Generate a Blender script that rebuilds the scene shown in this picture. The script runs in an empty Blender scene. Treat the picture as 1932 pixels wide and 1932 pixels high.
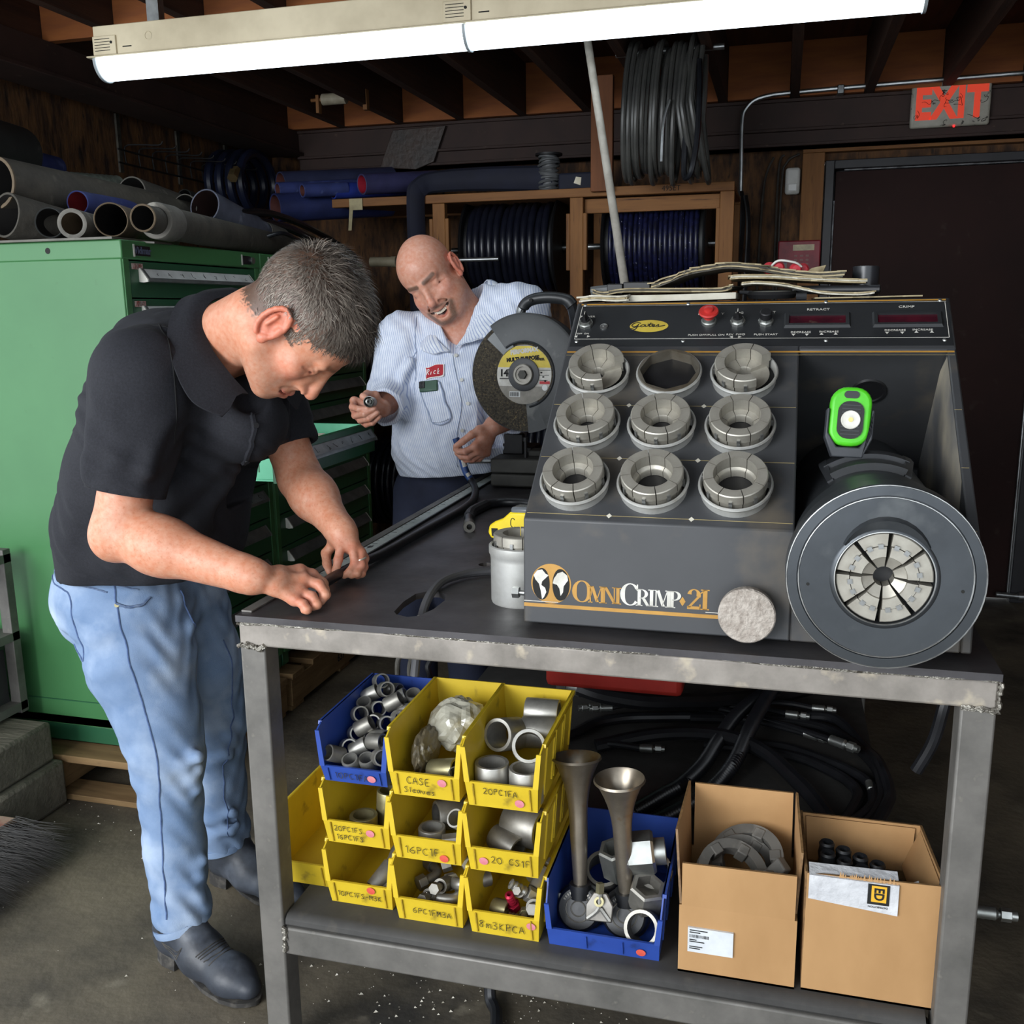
import bpy, bmesh, math, random
import numpy as np
from mathutils import Matrix, Vector, Euler
SC = bpy.context.scene; COL = SC.collection
PI = math.pi; R = math.radians
random.seed(7); RNG = np.random.default_rng(7)

# ---------- camera ----------
def srgb(h):
    h = h.lstrip('#'); v = [int(h[i:i+2], 16)/255 for i in (0, 2, 4)]
    return tuple(c/12.92 if c <= .04045 else ((c+.055)/1.055)**2.4 for c in v)
cam = bpy.data.cameras.new('camera'); cam_ob = bpy.data.objects.new('camera', cam); COL.objects.link(cam_ob)
cam.sensor_width = 36; cam.sensor_fit = 'HORIZONTAL'; cam.lens = 1834.87/1932*36
PITCH, YAW, ROLL = .203974, .268228, -.012898
_r = Vector((math.cos(YAW), math.sin(YAW), 0)); _f0 = Vector((-math.sin(YAW), math.cos(YAW), 0)); _u0 = Vector((0, 0, 1))
_f = math.cos(PITCH)*_f0-math.sin(PITCH)*_u0; _u = math.cos(PITCH)*_u0+math.sin(PITCH)*_f0
_r2 = math.cos(ROLL)*_r+math.sin(ROLL)*_u; _u2 = -math.sin(ROLL)*_r+math.cos(ROLL)*_u
_m = Matrix((_r2, _u2, -_f)).transposed().to_4x4(); _m.translation = (0, 0, 1.45); cam_ob.matrix_world = _m
cam.clip_start = .05; cam.clip_end = 60
SC.camera = cam_ob
# ---------- sky, daylight through the open shop door behind the camera, exposure ----------
w = bpy.data.worlds.new('overcast sky'); SC.world = w; w.use_nodes = True
bg = w.node_tree.nodes['Background']; bg.inputs[0].default_value = (.86, .93, 1, 1); bg.inputs[1].default_value = 2.1
def area(name, loc, target, sx, sy, power, col):
    l = bpy.data.lights.new(name, 'AREA'); l.shape = 'RECTANGLE'; l.size = sx; l.size_y = sy; l.energy = power; l.color = col
    o = bpy.data.objects.new(name, l); COL.objects.link(o); o.location = loc
    o.rotation_euler = (Vector(target)-Vector(loc)).to_track_quat('-Z', 'Y').to_euler(); return o
area('daylight_from_shop_door', (-2.6, -2.6, 2.2), (-.7, 2.0, .9), 2.6, 2.2, 230, (.95, .975, 1))
SC.view_settings.view_transform = 'Standard'; SC.view_settings.look = 'None'
SC.view_settings.gamma = 1; SC.view_settings.use_curve_mapping = False; SC.view_settings.exposure = .15

# ---------- mesh helpers ----------
def fr(v):
    return v if isinstance(v, Vector) else Vector(v)
class MB:
    def __init__(s, M=None): s.v = []; s.f = []; s.mi = []; s.M = M or Matrix(); s.cur = 0
    def add(s, vs, fs, M=None):
        T = s.M @ M if M is not None else s.M; b = len(s.v)
        s.v += [tuple(T @ fr(p)) for p in vs]; s.f += [tuple(b+i for i in f) for f in fs]; s.mi += [s.cur]*len(fs); return s
    def box(s, c, d, M=None, tx=1, ty=1):
        x, y, z = d[0]/2, d[1]/2, d[2]/2; cx, cy, cz = c
        vs = [(cx-x, cy-y, cz-z), (cx+x, cy-y, cz-z), (cx+x, cy+y, cz-z), (cx-x, cy+y, cz-z)]
        vs += [(cx-x*tx, cy-y*ty, cz+z), (cx+x*tx, cy-y*ty, cz+z), (cx+x*tx, cy+y*ty, cz+z), (cx-x*tx, cy+y*ty, cz+z)]
        return s.add(vs, [(3, 2, 1, 0), (4, 5, 6, 7), (0, 1, 5, 4), (1, 2, 6, 5), (2, 3, 7, 6), (3, 0, 4, 7)], M)
    def b2(s, lo, hi, M=None):
        return s.box([(a+b)/2 for a, b in zip(lo, hi)], [abs(b-a) for a, b in zip(lo, hi)], M)
    def prism(s, poly, h, M=None, z0=0):
        a = sum(poly[i][0]*poly[(i+1) % len(poly)][1]-poly[(i+1) % len(poly)][0]*poly[i][1] for i in range(len(poly)))
        if a < 0: poly = poly[::-1]
        n = len(poly); vs = [(p[0], p[1], z0) for p in poly]+[(p[0], p[1], z0+h) for p in poly]
        return s.add(vs, [tuple(range(n-1, -1, -1)), tuple(range(n, 2*n))]+[(i, (i+1) % n, n+(i+1) % n, n+i) for i in range(n)], M)
    def lathe(s, prof, n=24, M=None, closed=False, a0=0, a1=2*PI):
        m = len(prof); full = abs(a1-a0-2*PI) < 1e-6; k = n if full else n+1; vs = []
        for i in range(k):
            a = a0+(a1-a0)*i/n; c, q = math.cos(a), math.sin(a); vs += [(r*c, r*q, z) for r, z in prof]
        fs = []
        for i in range(n):
            j = (i+1) % k
            for t in range(m if closed else m-1):
                u = (t+1) % m; fs.append((i*m+t, j*m+t, j*m+u, i*m+u))
        return s.add(vs, fs, M)
    def cyl(s, p0, p1, r0, r1=None, n=16, caps=True):
        p0, p1 = fr(p0), fr(p1); r1 = r0 if r1 is None else r1; d = p1-p0; L = d.length
        M = d.to_track_quat('Z', 'Y').to_matrix().to_4x4(); M.translation = p0
        vs = [(r0*math.cos(2*PI*i/n), r0*math.sin(2*PI*i/n), 0) for i in range(n)]+[(r1*math.cos(2*PI*i/n), r1*math.sin(2*PI*i/n), L) for i in range(n)]
        fs = [(i, (i+1) % n, n+(i+1) % n, n+i) for i in range(n)]
        if caps: fs += [tuple(range(n-1, -1, -1)), tuple(range(n, 2*n))]
        return s.add(vs, fs, M)
    def pipe(s, p0, p1, ro, ri, n=24, bore=None):
        p0, p1 = fr(p0), fr(p1); d = p1-p0; L = d.length
        M = d.to_track_quat('Z', 'Y').to_matrix().to_4x4(); M.translation = p0
        return s.lathe([(ri, 0), (ro, 0), (ro, L), (ri, L)], n, M, closed=True)
    def tube(s, pts, r, n=8, caps=True, closed=False, ell=1, ri=None):
        pts = [fr(p) for p in pts]; m = len(pts); rs = r if hasattr(r, '__len__') else [r]*m; vs = []; prev = None
        for i, p in enumerate(pts):
            t = (pts[(i+1) % m]-pts[i-1]) if closed else (pts[min(i+1, m-1)]-pts[max(i-1, 0)])
            t = t.normalized() if t.length > 1e-9 else Vector((0, 0, 1))
            if prev is None: u = t.orthogonal().normalized()
            else: u = prev-t*prev.dot(t); u = u.normalized() if u.length > 1e-6 else t.orthogonal().normalized()
            prev = u; v = t.cross(u)
            vs += [p+rs[i]*(u*math.cos(2*PI*k/n)+v*ell*math.sin(2*PI*k/n)) for k in range(n)]
        fs = [(i*n+k, i*n+(k+1) % n, ((i+1) % m)*n+(k+1) % n, ((i+1) % m)*n+k) for i in range(m if closed else m-1) for k in range(n)]
        if caps and not closed: fs += [tuple(range(n-1, -1, -1)), tuple((m-1)*n+k for k in range(n))]
        return s.add(vs, fs)
    def grid(s, fn, nu, nv, M=None):
        vs = [fn(i/nu, j/nv) for i in range(nu+1) for j in range(nv+1)]
        return s.add(vs, [(i*(nv+1)+j, (i+1)*(nv+1)+j, (i+1)*(nv+1)+j+1, i*(nv+1)+j+1) for i in range(nu) for j in range(nv)], M)
    def mesh(s, name, mats, angle=35, off=None):
        me = bpy.data.meshes.new(name); o = fr(off) if off is not None else Vector()
        me.from_pydata([(x-o.x, y-o.y, z-o.z) for x, y, z in s.v], [], s.f)
        for m in (mats if isinstance(mats, (list, tuple)) else [mats]): me.materials.append(m)
        if any(s.mi): me.polygons.foreach_set('material_index', s.mi)
        bm = bmesh.new(); bm.from_mesh(me); bmesh.ops.recalc_face_normals(bm, faces=bm.faces[:]) if s.M.determinant() < 0 else None
        ca = R(angle)
        for f in bm.faces: f.smooth = True
        for e in bm.edges: e.smooth = len(e.link_faces) == 2 and e.calc_face_angle(9) < ca
        bm.to_mesh(me); bm.free(); return me
    def build(s, name, mats, parent=None, bevel=0, seg=2, angle=35, solid=0, world=False, fix=False):
        me = s.mesh(name, mats, angle, parent.location if (world and parent is not None) else None)
        if fix:
            bm = bmesh.new(); bm.from_mesh(me); bmesh.ops.remove_doubles(bm, verts=bm.verts[:], dist=1e-6); bmesh.ops.recalc_face_normals(bm, faces=bm.faces[:]); bm.to_mesh(me); bm.free()
        o = bpy.data.objects.new(name, me); COL.objects.link(o); o.parent = parent
        if solid: md = o.modifiers.new('s', 'SOLIDIFY'); md.thickness = solid; md.offset = 0
        if bevel: md = o.modifiers.new('b', 'BEVEL'); md.width = bevel; md.segments = seg; md.limit_method = 'ANGLE'; md.angle_limit = R(40); md.harden_normals = False
        return o
def tag(o, label=None, cat=None, group=None, kind=None):
    if label: o['label'] = label
    if cat: o['category'] = cat
    if group: o['group'] = group
    if kind: o['kind'] = kind
    return o
def thing(name, label, cat, loc=(0, 0, 0), rz=0, group=None, rot=None):
    o = bpy.data.objects.new(name, None); COL.objects.link(o); o.empty_display_size = .05; o.location = loc; o.rotation_euler = rot or (0, 0, rz)
    return tag(o, label, cat, group)
def inst(name, me, parent=None, M=None):
    o = bpy.data.objects.new(name, me); COL.objects.link(o); o.parent = parent
    if M is not None: o.matrix_local = M
    return o
def copy_tree(o, parent=None):
    c = o.copy(); COL.objects.link(c)
    if parent is not None: c.parent = parent
    for ch in list(o.children): copy_tree(ch, c)
    return c
def TRS(loc=(0, 0, 0), rot=(0, 0, 0), s=(1, 1, 1)):
    return Matrix.LocRotScale(Vector(loc), Euler(rot), Vector(s) if hasattr(s, '__len__') else Vector((s, s, s)))
def frame(o, x, y, z=None):
    x = fr(x).normalized(); y = fr(y).normalized(); z = x.cross(y) if z is None else fr(z)
    m = Matrix((x, y, z)).transposed().to_4x4(); m.translation = fr(o); return m
def spline(pts, n=8, closed=False):
    P = [np.array(p, float) for p in pts]; out = []; m = len(P)
    for i in range(m if closed else m-1):
        g = (lambda k: P[k % m]) if closed else (lambda k: P[max(0, min(m-1, k))])
        a, b, c, d = g(i-1), g(i), g(i+1), g(i+2)
        for j in range(n):
            t = j/n; out.append(tuple(.5*(2*b+(c-a)*t+(2*a-5*b+4*c-d)*t*t+(3*b-a-3*c+d)*t**3)))
    if not closed: out.append(tuple(P[-1]))
    return out

# ---------- materials ----------
_mats = {}
def mat(name, c1, c2=None, scale=6, detail=6, lo=.35, hi=.65, rough=.5, rough2=None, metal=0, bump=0, bscale=None, st=(1, 1, 1), spec=.5, c3=None, s3=30, lo3=.6, hi3=.7, emit=0, rn=.6, coat=0, sub=0, attr=None, alpha=1):
    if name in _mats: return _mats[name]
    m = bpy.data.materials.new(name); m.use_nodes = True; nt = m.node_tree; N = nt.nodes; L = nt.links; b = N['Principled BSDF']; _mats[name] = m
    def ramp(src, a, z):
        r = N.new('ShaderNodeMapRange'); r.inputs[1].default_value = a; r.inputs[2].default_value = z; L.new(src, r.inputs[0]); return r.outputs[0]
    def mix(f, a, z):
        x = N.new('ShaderNodeMix'); x.data_type = 'RGBA'; L.new(f, x.inputs[0])
        for i, q in ((6, a), (7, z)):
            if hasattr(q, 'is_linked') or hasattr(q, 'links'): L.new(q, x.inputs[i])
            else: x.inputs[i].default_value = (*srgb(q), 1)
        return x.outputs[2]
    b.inputs['Base Color'].default_value = (*srgb(c1), 1); b.inputs['Roughness'].default_value = rough; b.inputs['Metallic'].default_value = metal
    b.inputs['Specular IOR Level'].default_value = spec; b.inputs['Alpha'].default_value = alpha
    if coat: b.inputs['Coat Weight'].default_value = coat; b.inputs['Coat Roughness'].default_value = .1
    if sub: b.inputs['Subsurface Weight'].default_value = sub; b.inputs['Subsurface Radius'].default_value = (.012, .004, .002); b.inputs['Subsurface Scale'].default_value = 1
    src = None
    if attr:
        a = N.new('ShaderNodeAttribute'); a.attribute_name = attr; src = a.outputs['Color']; L.new(src, b.inputs['Base Color'])
    if c2 or bump or c3:
        tc = N.new('ShaderNodeTexCoord'); mp = N.new('ShaderNodeMapping'); mp.inputs['Scale'].default_value = st; L.new(tc.outputs['Object'], mp.inputs[0])
        nz = N.new('ShaderNodeTexNoise'); nz.inputs['Scale'].default_value = scale; nz.inputs['Detail'].default_value = detail; nz.inputs['Roughness'].default_value = rn; L.new(mp.outputs[0], nz.inputs[0])
        f = ramp(nz.outputs[0], lo, hi); col = c1
        if c2:
            if src is not None:
                x = N.new('ShaderNodeMix'); x.data_type = 'RGBA'; x.blend_type = 'MULTIPLY'; L.new(f, x.inputs[0]); L.new(src, x.inputs[6]); x.inputs[7].default_value = (*srgb(c2), 1); col = x.outputs[2]
            else: col = mix(f, c1, c2)
            if rough2 is not None:
                rr = N.new('ShaderNodeMapRange'); rr.inputs[3].default_value = rough; rr.inputs[4].default_value = rough2; L.new(f, rr.inputs[0]); L.new(rr.outputs[0], b.inputs['Roughness'])
        if c3:
            n3 = N.new('ShaderNodeTexNoise'); n3.inputs['Scale'].default_value = s3; n3.inputs['Detail'].default_value = 5; L.new(mp.outputs[0], n3.inputs[0])
            col = mix(ramp(n3.outputs[0], lo3, hi3), col, c3)
        if hasattr(col, 'links'): L.new(col, b.inputs['Base Color'])
        if bump:
            bn = N.new('ShaderNodeTexNoise'); bn.inputs['Scale'].default_value = bscale or scale*4; bn.inputs['Detail'].default_value = 5; L.new(mp.outputs[0], bn.inputs[0])
            bp = N.new('ShaderNodeBump'); bp.inputs['Strength'].default_value = bump; bp.inputs['Distance'].default_value = .01; L.new(bn.outputs[0], bp.inputs['Height']); L.new(bp.outputs[0], b.inputs['Normal'])
    if emit: b.inputs['Emission Color'].default_value = (*srgb(c1), 1); b.inputs['Emission Strength'].default_value = emit
    return m

# ---------- lettering ----------
_tm = {}
def text(s, size, M, m, parent, bold=0, ext=.0004, align='CENTER', shear=0, sp=1, sx=1, name='lettering'):
    c = bpy.data.curves.new('t', 'FONT'); c.body = s; c.size = size; c.extrude = ext; c.align_x = align; c.align_y = 'CENTER'; c.offset = bold; c.shear = shear; c.space_character = sp; c.resolution_u = 3
    o = bpy.data.objects.new('t', c); me = bpy.data.meshes.new_from_object(o); bpy.data.objects.remove(o); bpy.data.curves.remove(c)
    me.materials.append(m); me.transform(M @ Matrix.Diagonal((sx, 1, 1, 1))); q = bpy.data.objects.new(name, me); COL.objects.link(q); q.parent = parent; return q
# strokes on a 4 x 6 grid, for marker handwriting
STK = {'0': [[(2,6),(.5,4.6),(.4,2),(1.6,0),(3.2,1),(3.6,3.6),(2.6,5.8),(2,6)]], '1': [[(1,5),(2,6),(2,0)]], '2': [[(.4,5),(1.8,6),(3.2,5),(2.6,3),(.4,0),(3.6,.1)]],
 '3': [[(.5,5.6),(2.4,6),(3,4.6),(1.4,3.2),(3.2,2.4),(3,.6),(1.4,-.1),(.4,.6)]], '6': [[(3,6),(1,4),(.4,1.6),(1.6,0),(3.2,.8),(2.8,2.6),(1,2.4)]],
 '8': [[(3,5.2),(1.8,6),(.8,4.8),(2.8,2),(2,0),(.6,1),(1.4,2.8),(3.2,4.6),(3,5.2)]], 'P': [[(.8,0),(.8,6)],[(.6,5.8),(3,5.6),(3.2,3.6),(.9,3)]],
 'C': [[(3.4,5),(2.2,6),(.6,4.4),(.5,1.6),(2,0),(3.4,.8)]], 'F': [[(.8,0),(.8,6),(3.4,6)],[(.8,3.2),(2.8,3.3)]], 'A': [[(.2,0),(1.9,6),(3.6,0)],[(.9,2.2),(3,2.2)]],
 'S': [[(3.2,5.2),(2,6),(.8,4.8),(2.8,2.6),(2.8,.8),(1.4,0),(.4,.8)]], 'E': [[(3.2,6),(.8,6),(.8,0),(3.3,0)],[(.8,3),(2.6,3.1)]], 'M': [[(.3,0),(.6,6),(2,2.6),(3.4,6),(3.7,0)]],
 'K': [[(.8,0),(.8,6)],[(3.3,6),(.9,2.8),(3.5,0)]], 'm': [[(.4,0),(.5,3.4),(1.4,3.6),(2,0)],[(2,2.6),(2.8,3.6),(3.6,3),(3.7,0)]], 'l': [[(1.8,6),(1.6,0)]],
 'e': [[(.5,2),(3,2.2),(2.2,3.6),(.8,3),(.6,.8),(2,0),(3.3,.6)]], 'a': [[(3,3.2),(1.2,3.6),(.5,1.4),(1.6,0),(3,3.2),(3.2,0)]], 'v': [[(.4,3.6),(1.8,0),(3.4,3.6)]], '-': [[(.8,2.8),(2.8,2.9)]], '.': [[(1.6,0),(1.9,.1)]], 'I': [[(2,6),(2,0)],[(1,6),(3,6)],[(1,0),(3,0)]],
 'G': [[(3.6,5.2),(2.4,6),(.6,4),(.6,1.2),(2,0),(3.4,1),(3.4,2.6),(2.2,2.6)]], 't': [[(1.8,5),(1.6,.8),(2.4,0),(3.2,.5)],[(.6,3.6),(3,3.7)]], 's': [[(2.8,3),(1.6,3.6),(.8,2.8),(2.6,1),(1.6,0),(.4,.4)]], 'R': [[(.6,0),(1,6)],[(.4,5.6),(2.8,6),(3,4),(1,3)],[(1.4,3),(3.4,0)]], 'i': [[(1.6,3.4),(1.4,0)],[(1.9,4.9),(2,5.1)]], 'c': [[(2.8,3),(1.6,3.6),(.6,1.8),(1.4,0),(2.8,.6)]], 'k': [[(1,6),(.8,0)],[(2.8,3.4),(1,1.6),(3,0)]]}
def scrawl(s, h, M, m, parent, w=.0012, jit=.06, adv=4.6, slant=0, name='lettering', rnd=None):
    rr = rnd or random.Random(len(s)*7+ord(s[0])); mb = MB(M); x = 0; u = h/6
    for ch in s:
        if ch in STK:
            dy = rr.uniform(-.3, .3)
            for st in STK[ch]:
                pts = [(u*(x+px+slant*py+rr.uniform(-jit, jit)*3), u*(py+dy+rr.uniform(-jit, jit)*3)) for px, py in st]
                pts = [(p[0], p[1], 0) for p in spline(pts, 3)] if len(pts) > 2 else [(p[0], p[1], 0) for p in pts]
                vs = []; n = len(pts)
                for i, p in enumerate(pts):
                    a, b = pts[max(i-1, 0)], pts[min(i+1, n-1)]; d = Vector((b[0]-a[0], b[1]-a[1], 0)); d = d.normalized() if d.length else Vector((1, 0, 0)); q = Vector((-d.y, d.x, 0))*w/2
                    vs += [fr(p)+q, fr(p)-q]
                mb.add(vs, [(2*i, 2*i+1, 2*i+3, 2*i+2) for i in range(n-1)])
        x += adv if ch not in '.lI1' else adv*.75
    o = mb.build(name, m, parent, fix=False); return o
# ================= setting =================
m_floor = mat('floor concrete', '#675e4e', '#26231e', 2.2, 8, .38, .66, .62, .85, bump=.25, bscale=40, c3='#857d6c', s3=9, lo3=.62, hi3=.85)
m_osb = mat('strand board', '#2c1a0e', '#6b4826', 26, 8, .36, .68, .8, st=(1, 1, .28), bump=.3, bscale=60, c3='#1d120a', s3=45, lo3=.58, hi3=.7)
m_joist = mat('old dark joist', '#4a2c1b', '#2f1b11', 5, 6, .3, .7, .8, st=(8, .5, 8), bump=.2)
m_orange = mat('orange plywood', '#9a5a28', '#7d4420', 4, 6, .3, .7, .75, st=(1, 1, 7))
m_beam = mat('brown painted beam', '#3c2822', '#2a1b17', 6, 6, .3, .7, .7, c3='#5b4a40', s3=28, lo3=.66, hi3=.8)
m_deck = mat('ceiling deck', '#6a3c1d', '#4f2b15', 5, 6, .3, .7, .85, st=(6, .6, 1))
m_lumber = mat('lumber', '#8b5f33', '#6b4423', 4, 7, .3, .7, .75, st=(7, 7, .6), c3='#4a2c16', s3=12, lo3=.62, hi3=.75)
m_lumbery = mat('lumber lengthwise', '#8b5f33', '#6b4423', 4, 7, .3, .7, .75, st=(.6, 7, 7), c3='#4a2c16', s3=12, lo3=.62, hi3=.75)
m_door = mat('brown door', '#2b1714', '#1e100e', 1.5, 6, .35, .7, .7, spec=.2, c3='#3b322c', s3=14, lo3=.66, hi3=.85)
m_black = mat('black paint', '#121214', '#1c1c1e', 12, 5, .4, .7, .5)
m_rub = mat('black rubber', '#17181b', '#232529', 18, 5, .4, .7, .5)
m_rubg = mat('glossy black hose', '#131418', '#1f2126', 25, 5, .4, .7, .32)
m_bluehose = mat('blue silicone hose', '#37427a', '#2a3360', 12, 5, .4, .7, .6, c3='#525d8c', s3=30)
m_zinc = mat('zinc plated', '#b4b6b3', '#868883', 14, 6, .35, .7, .34, .5, metal=.9)
m_steelb = mat('bright conduit', '#b9bcbd', '#7d8080', 10, 5, .35, .7, .35, metal=.9)
m_white = mat('white plastic', '#d9d9d4', '#bdbcb4', 9, 5, .4, .7, .5)
m_paper = mat('paper', '#d8d2bf', '#b5aa8e', 14, 6, .4, .75, .85)
m_ink = mat('black ink', '#151513', rough=.8)

def struct(o): o['kind'] = 'structure'; return o
struct(MB().b2((-4.5, -3, -.1), (3.5, 5.3, 0)).build('floor', m_floor))
# back wall around the door opening
wb = MB(); wb.b2((-2.9, 5.2, 0), (.17, 5.3, 2.7)).b2((.17, 5.2, 2.14), (1.22, 5.3, 2.7)).b2((1.22, 5.2, 0), (2.3, 5.3, 2.7))
struct(wb.build('wall_back', m_osb))
struct(MB().b2((-2.9, 2.15, 0), (-2.8, 5.2, 2.7)).build('wall_left', m_osb))
struct(MB().b2((2.2, -.6, 0), (2.3, 5.2, 2.7)).build('wall_right_unseen', m_osb))  # out of view, added to keep the back of the shop dark
ceil = struct(MB().b2((-2.9, -.9, 2.64), (2.3, 5.3, 2.72)).build('ceiling', m_deck))
jm = MB().b2((-.04, -.88, 2.402), (0, 5.18, 2.64)).mesh('joist', m_joist); bm_ = MB().b2((.003, -.018, 2.402), (.282, .018, 2.638)).mesh('blocking', m_orange)
for k in range(-1, 14):
    x = -2.24+.325*k
    inst('joist', jm, ceil, TRS((x, 0, 0), (0, 0, 0)))
    if x < 1.9:
        for y in (3.12+.04*(k % 2), 4.97, 1.3): inst('blocking', bm_, ceil, TRS((x, y, 0)))
# beams
bb = MB().b2((-2.53, 5.0, 2.19), (2.2, 5.12, 2.40)).b2((-2.53, 4.985, 2.385), (2.2, 5.12, 2.40)).b2((-2.53, 4.985, 2.19), (2.2, 5.12, 2.203)).b2((-2.53, 4.975, 2.255), (2.2, 5.0, 2.268))
struct(bb.build('trim_1', m_beam, bevel=.002))
struct(MB().b2((-2.68, 2.15, 2.29), (-2.53, 5.12, 2.40)).b2((-2.70, 2.15, 2.275), (-2.50, 5.0, 2.29)).build('trim_2', m_beam, bevel=.003))
# bent dark plate patched on the back beam
pl = MB(); pl.prism([(-2.06, 2.19), (-1.98, 2.372), (-1.69, 2.378), (-1.76, 2.205), (-1.86, 2.172)], .012, frame((0, 4.985, 0), (1, 0, 0), (0, 0, 1)))
struct(pl.build('trim_3', mat('dark patch plate', '#2c2826', '#3a2a22', 9, 5, bump=.3), bevel=.003))
# wood around the door
struct(MB().b2((.065, 5.13, 0), (.168, 5.2, 2.175)).build('trim_4', m_lumber, bevel=.003))
struct(MB().b2((.065, 5.14, 2.177), (2.2, 5.2, 2.215)).build('trim_5', m_lumbery, bevel=.003))
d = struct(thing('door_1', None, None, (.68, 5.2, 0)))
fm = MB().b2((.172, 5.12, 0), (.214, 5.26, 2.135)).b2((1.148, 5.12, 0), (1.21, 5.26, 2.135)).b2((.214, 5.12, 2.095), (1.148, 5.26, 2.135))
fm.b2((.214, 5.20, 0), (.232, 5.23, 2.095)).b2((.214, 5.2, 2.075), (1.148, 5.23, 2.095))
fm.build('door_frame', mat('door frame', '#17171a', '#222126', 10), d, bevel=.003, world=True)
MB().b2((.222, 5.15, .012), (1.14, 5.195, 2.085)).build('door_leaf', m_door, d, bevel=.002, world=True)
MB().b2((.216, 5.140, .01), (.2225, 5.147, 1.95)).b2((.26, 5.14, 2.088), (1.13, 5.146, 2.0935)).build('weather_strip', mat('worn edge', '#77787a', '#3a3a3c', 20, metal=.6), d, world=True)
dk = MB().cyl((1.137, 5.13, .02), (1.137, 5.13, 1.5), .006).cyl((1.08, 5.10, .045), (1.18, 5.10, .04), .013)
dk.cyl((1.18, 5.10, .04), (1.21, 5.10, .04), .022); dk.build('foot_bolt', m_steelb, d, world=True)
# crumbs of grit swept about the floor and shelf
g = MB(); rr = random.Random(3)
def grit(x, y, z, s): g.add([(x+s*rr.uniform(.5, 1)*a, y+s*rr.uniform(.5, 1)*b, z+c*s*.7) for a, b, c in ((1, 0, 0), (-.5, .9, 0), (-.6, -.8, 0), (0, 0, 1))], [(0, 1, 3), (1, 2, 3), (2, 0, 3), (2, 1, 0)])
for i in range(760):
    a = rr.random()
    if i < 640: x, y = rr.gauss(-.55, .28), rr.gauss(1.78, .2)
    elif i < 690: x, y = rr.gauss(-1.95, .16), rr.gauss(2.2, .08)
    else: x, y = rr.uniform(-2, .3), rr.uniform(1.5, 2.6)
    grit(x, y, 0, .0014+.0048*a*a*a)
tag(g.build('floor_grit', mat('pale grit', '#cfcabb', '#8d8676', 30)), 'pale crumbs and grit scattered on the dark concrete floor', 'grit', kind='stuff')

# ---------- things on the back wall and beam ----------
t = thing('exit_sign', 'white EXIT sign with worn red letters under the conduit', 'sign', (.685, 4.985, 2.232))
MB().b2((-.165, -.03, 0), (.165, 0, .2)).build('sign_body', mat('dirty white sign', '#b5b2a6', '#8f8b7e', 7, 8, .4, .7, c3='#3b3731', s3=26, lo3=.66, hi3=.69), t, bevel=.012, seg=3)
text('EXIT', .178, frame((0, -.0305, .094), (1, 0, 0), (0, 0, 1)), mat('exit red', '#e8452a', emit=.35), t, bold=.009, sx=.74, sp=1.12)
MB().cyl((.02, -.028, -.004), (.02, -.028, .004), .004).build('status_light', mat('red led', '#ff2020', emit=3), t)
for k in range(16):
    a = rr.uniform(-.15, .15); b = rr.uniform(.01, .19); pts = [(a, -.033, b)]
    for q in range(6): a += rr.uniform(-.022, .022); b += rr.uniform(-.018, .018); pts.append((max(-.16, min(.16, a)), -.034, max(.0, min(.2, b))))
    MB().tube(spline(pts, 3), .0009, 4).build('cobweb', m_ink, t) if k < 12 else None
t = thing('lock_box', 'worn white cardboard lock box on edge above exit sign', 'box', (.568, 4.99, 2.402))
MB().b2((-.075, -.005, 0), (.075, .085, .2)).build('carton', mat('white carton worn', '#b9b19d', '#8d8470', 8, 8, .4, .7, c3='#3b3328', s3=30, lo3=.63, hi3=.68), t, bevel=.003)
text('SCHLAGE', .042, frame((.022, -.0056, .098), (0, 0, -1), (1, 0, 0)), m_ink, t, bold=.0012)
t = thing('electrical_conduit', 'bright metal conduit bending along the beam to exit sign', 'conduit', (-.21, 4.94, 2.0))
cp = spline([(-.213, 4.94, 1.95), (-.214, 4.94, 2.1), (-.216, 4.94, 2.29), (-.2, 4.94, 2.36), (-.125, 4.94, 2.405), (.1, 4.94, 2.418), (.9, 4.94, 2.431), (1.1, 4.95, 2.436), (1.5, 4.95, 2.48)], 6)
MB().tube(cp, .0105, 10).build('tube', m_steelb, t, world=True)
for x in (.2,): MB().b2((x, 4.926, 2.395), (x+.03, 4.985, 2.434)).build('clamp', m_steelb, t, bevel=.004, world=True)
t = thing('hanging_strap', 'long black strap hanging below the end of the conduit', 'strap', (-.21, 4.93, 1.2))
MB().tube(spline([(-.213, 4.93, 1.99), (-.2, 4.92, 1.85), (-.212, 4.92, 1.6), (-.21, 4.93, 1.2)], 6), .018, 8, ell=.5).tube(spline([(-.19, 4.93, 1.97), (-.17, 4.92, 1.8), (-.185, 4.92, 1.3)], 6), .014, 8, ell=.5).build('webbing', m_rub, t, world=True)
t = thing('motion_sensor', 'small white motion sensor on the wall above red keypad', 'sensor', (.022, 5.2, 1.99))
MB().b2((-.034, -.05, 0), (.036, 0, .125)).build('housing', m_white, t, bevel=.014, seg=3)
MB().b2((-.02, -.053, .015), (.022, -.045, .05)).build('lens', mat('sensor lens', '#efefec', rough=.25), t, bevel=.008)
t = thing('wall_keypad', 'red alarm keypad with small display beside the door', 'keypad', (.068, 5.13, 1.62))
MB().b2((-.1, -.03, 0), (.1, 0, .148)).build('housing', mat('keypad red', '#8e2733', '#6f1c28', 14), t, bevel=.006)
MB().b2((-.03, -.0315, .1), (.07, -.029, .128)).build('display', mat('keypad display', '#b8a878', '#877b58', 20, rough=.3), t)
kk = MB().b2((-.007, -.0045, -.0045), (.007, .003, .0045)).mesh('key', mat('key grey', '#9a6a62', '#7c4c48', 20))
for i in range(4):
    for j in range(3): inst('key', kk, t, TRS((-.015+.027*j+(.0), -.03, .075-.02*i)))
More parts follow.
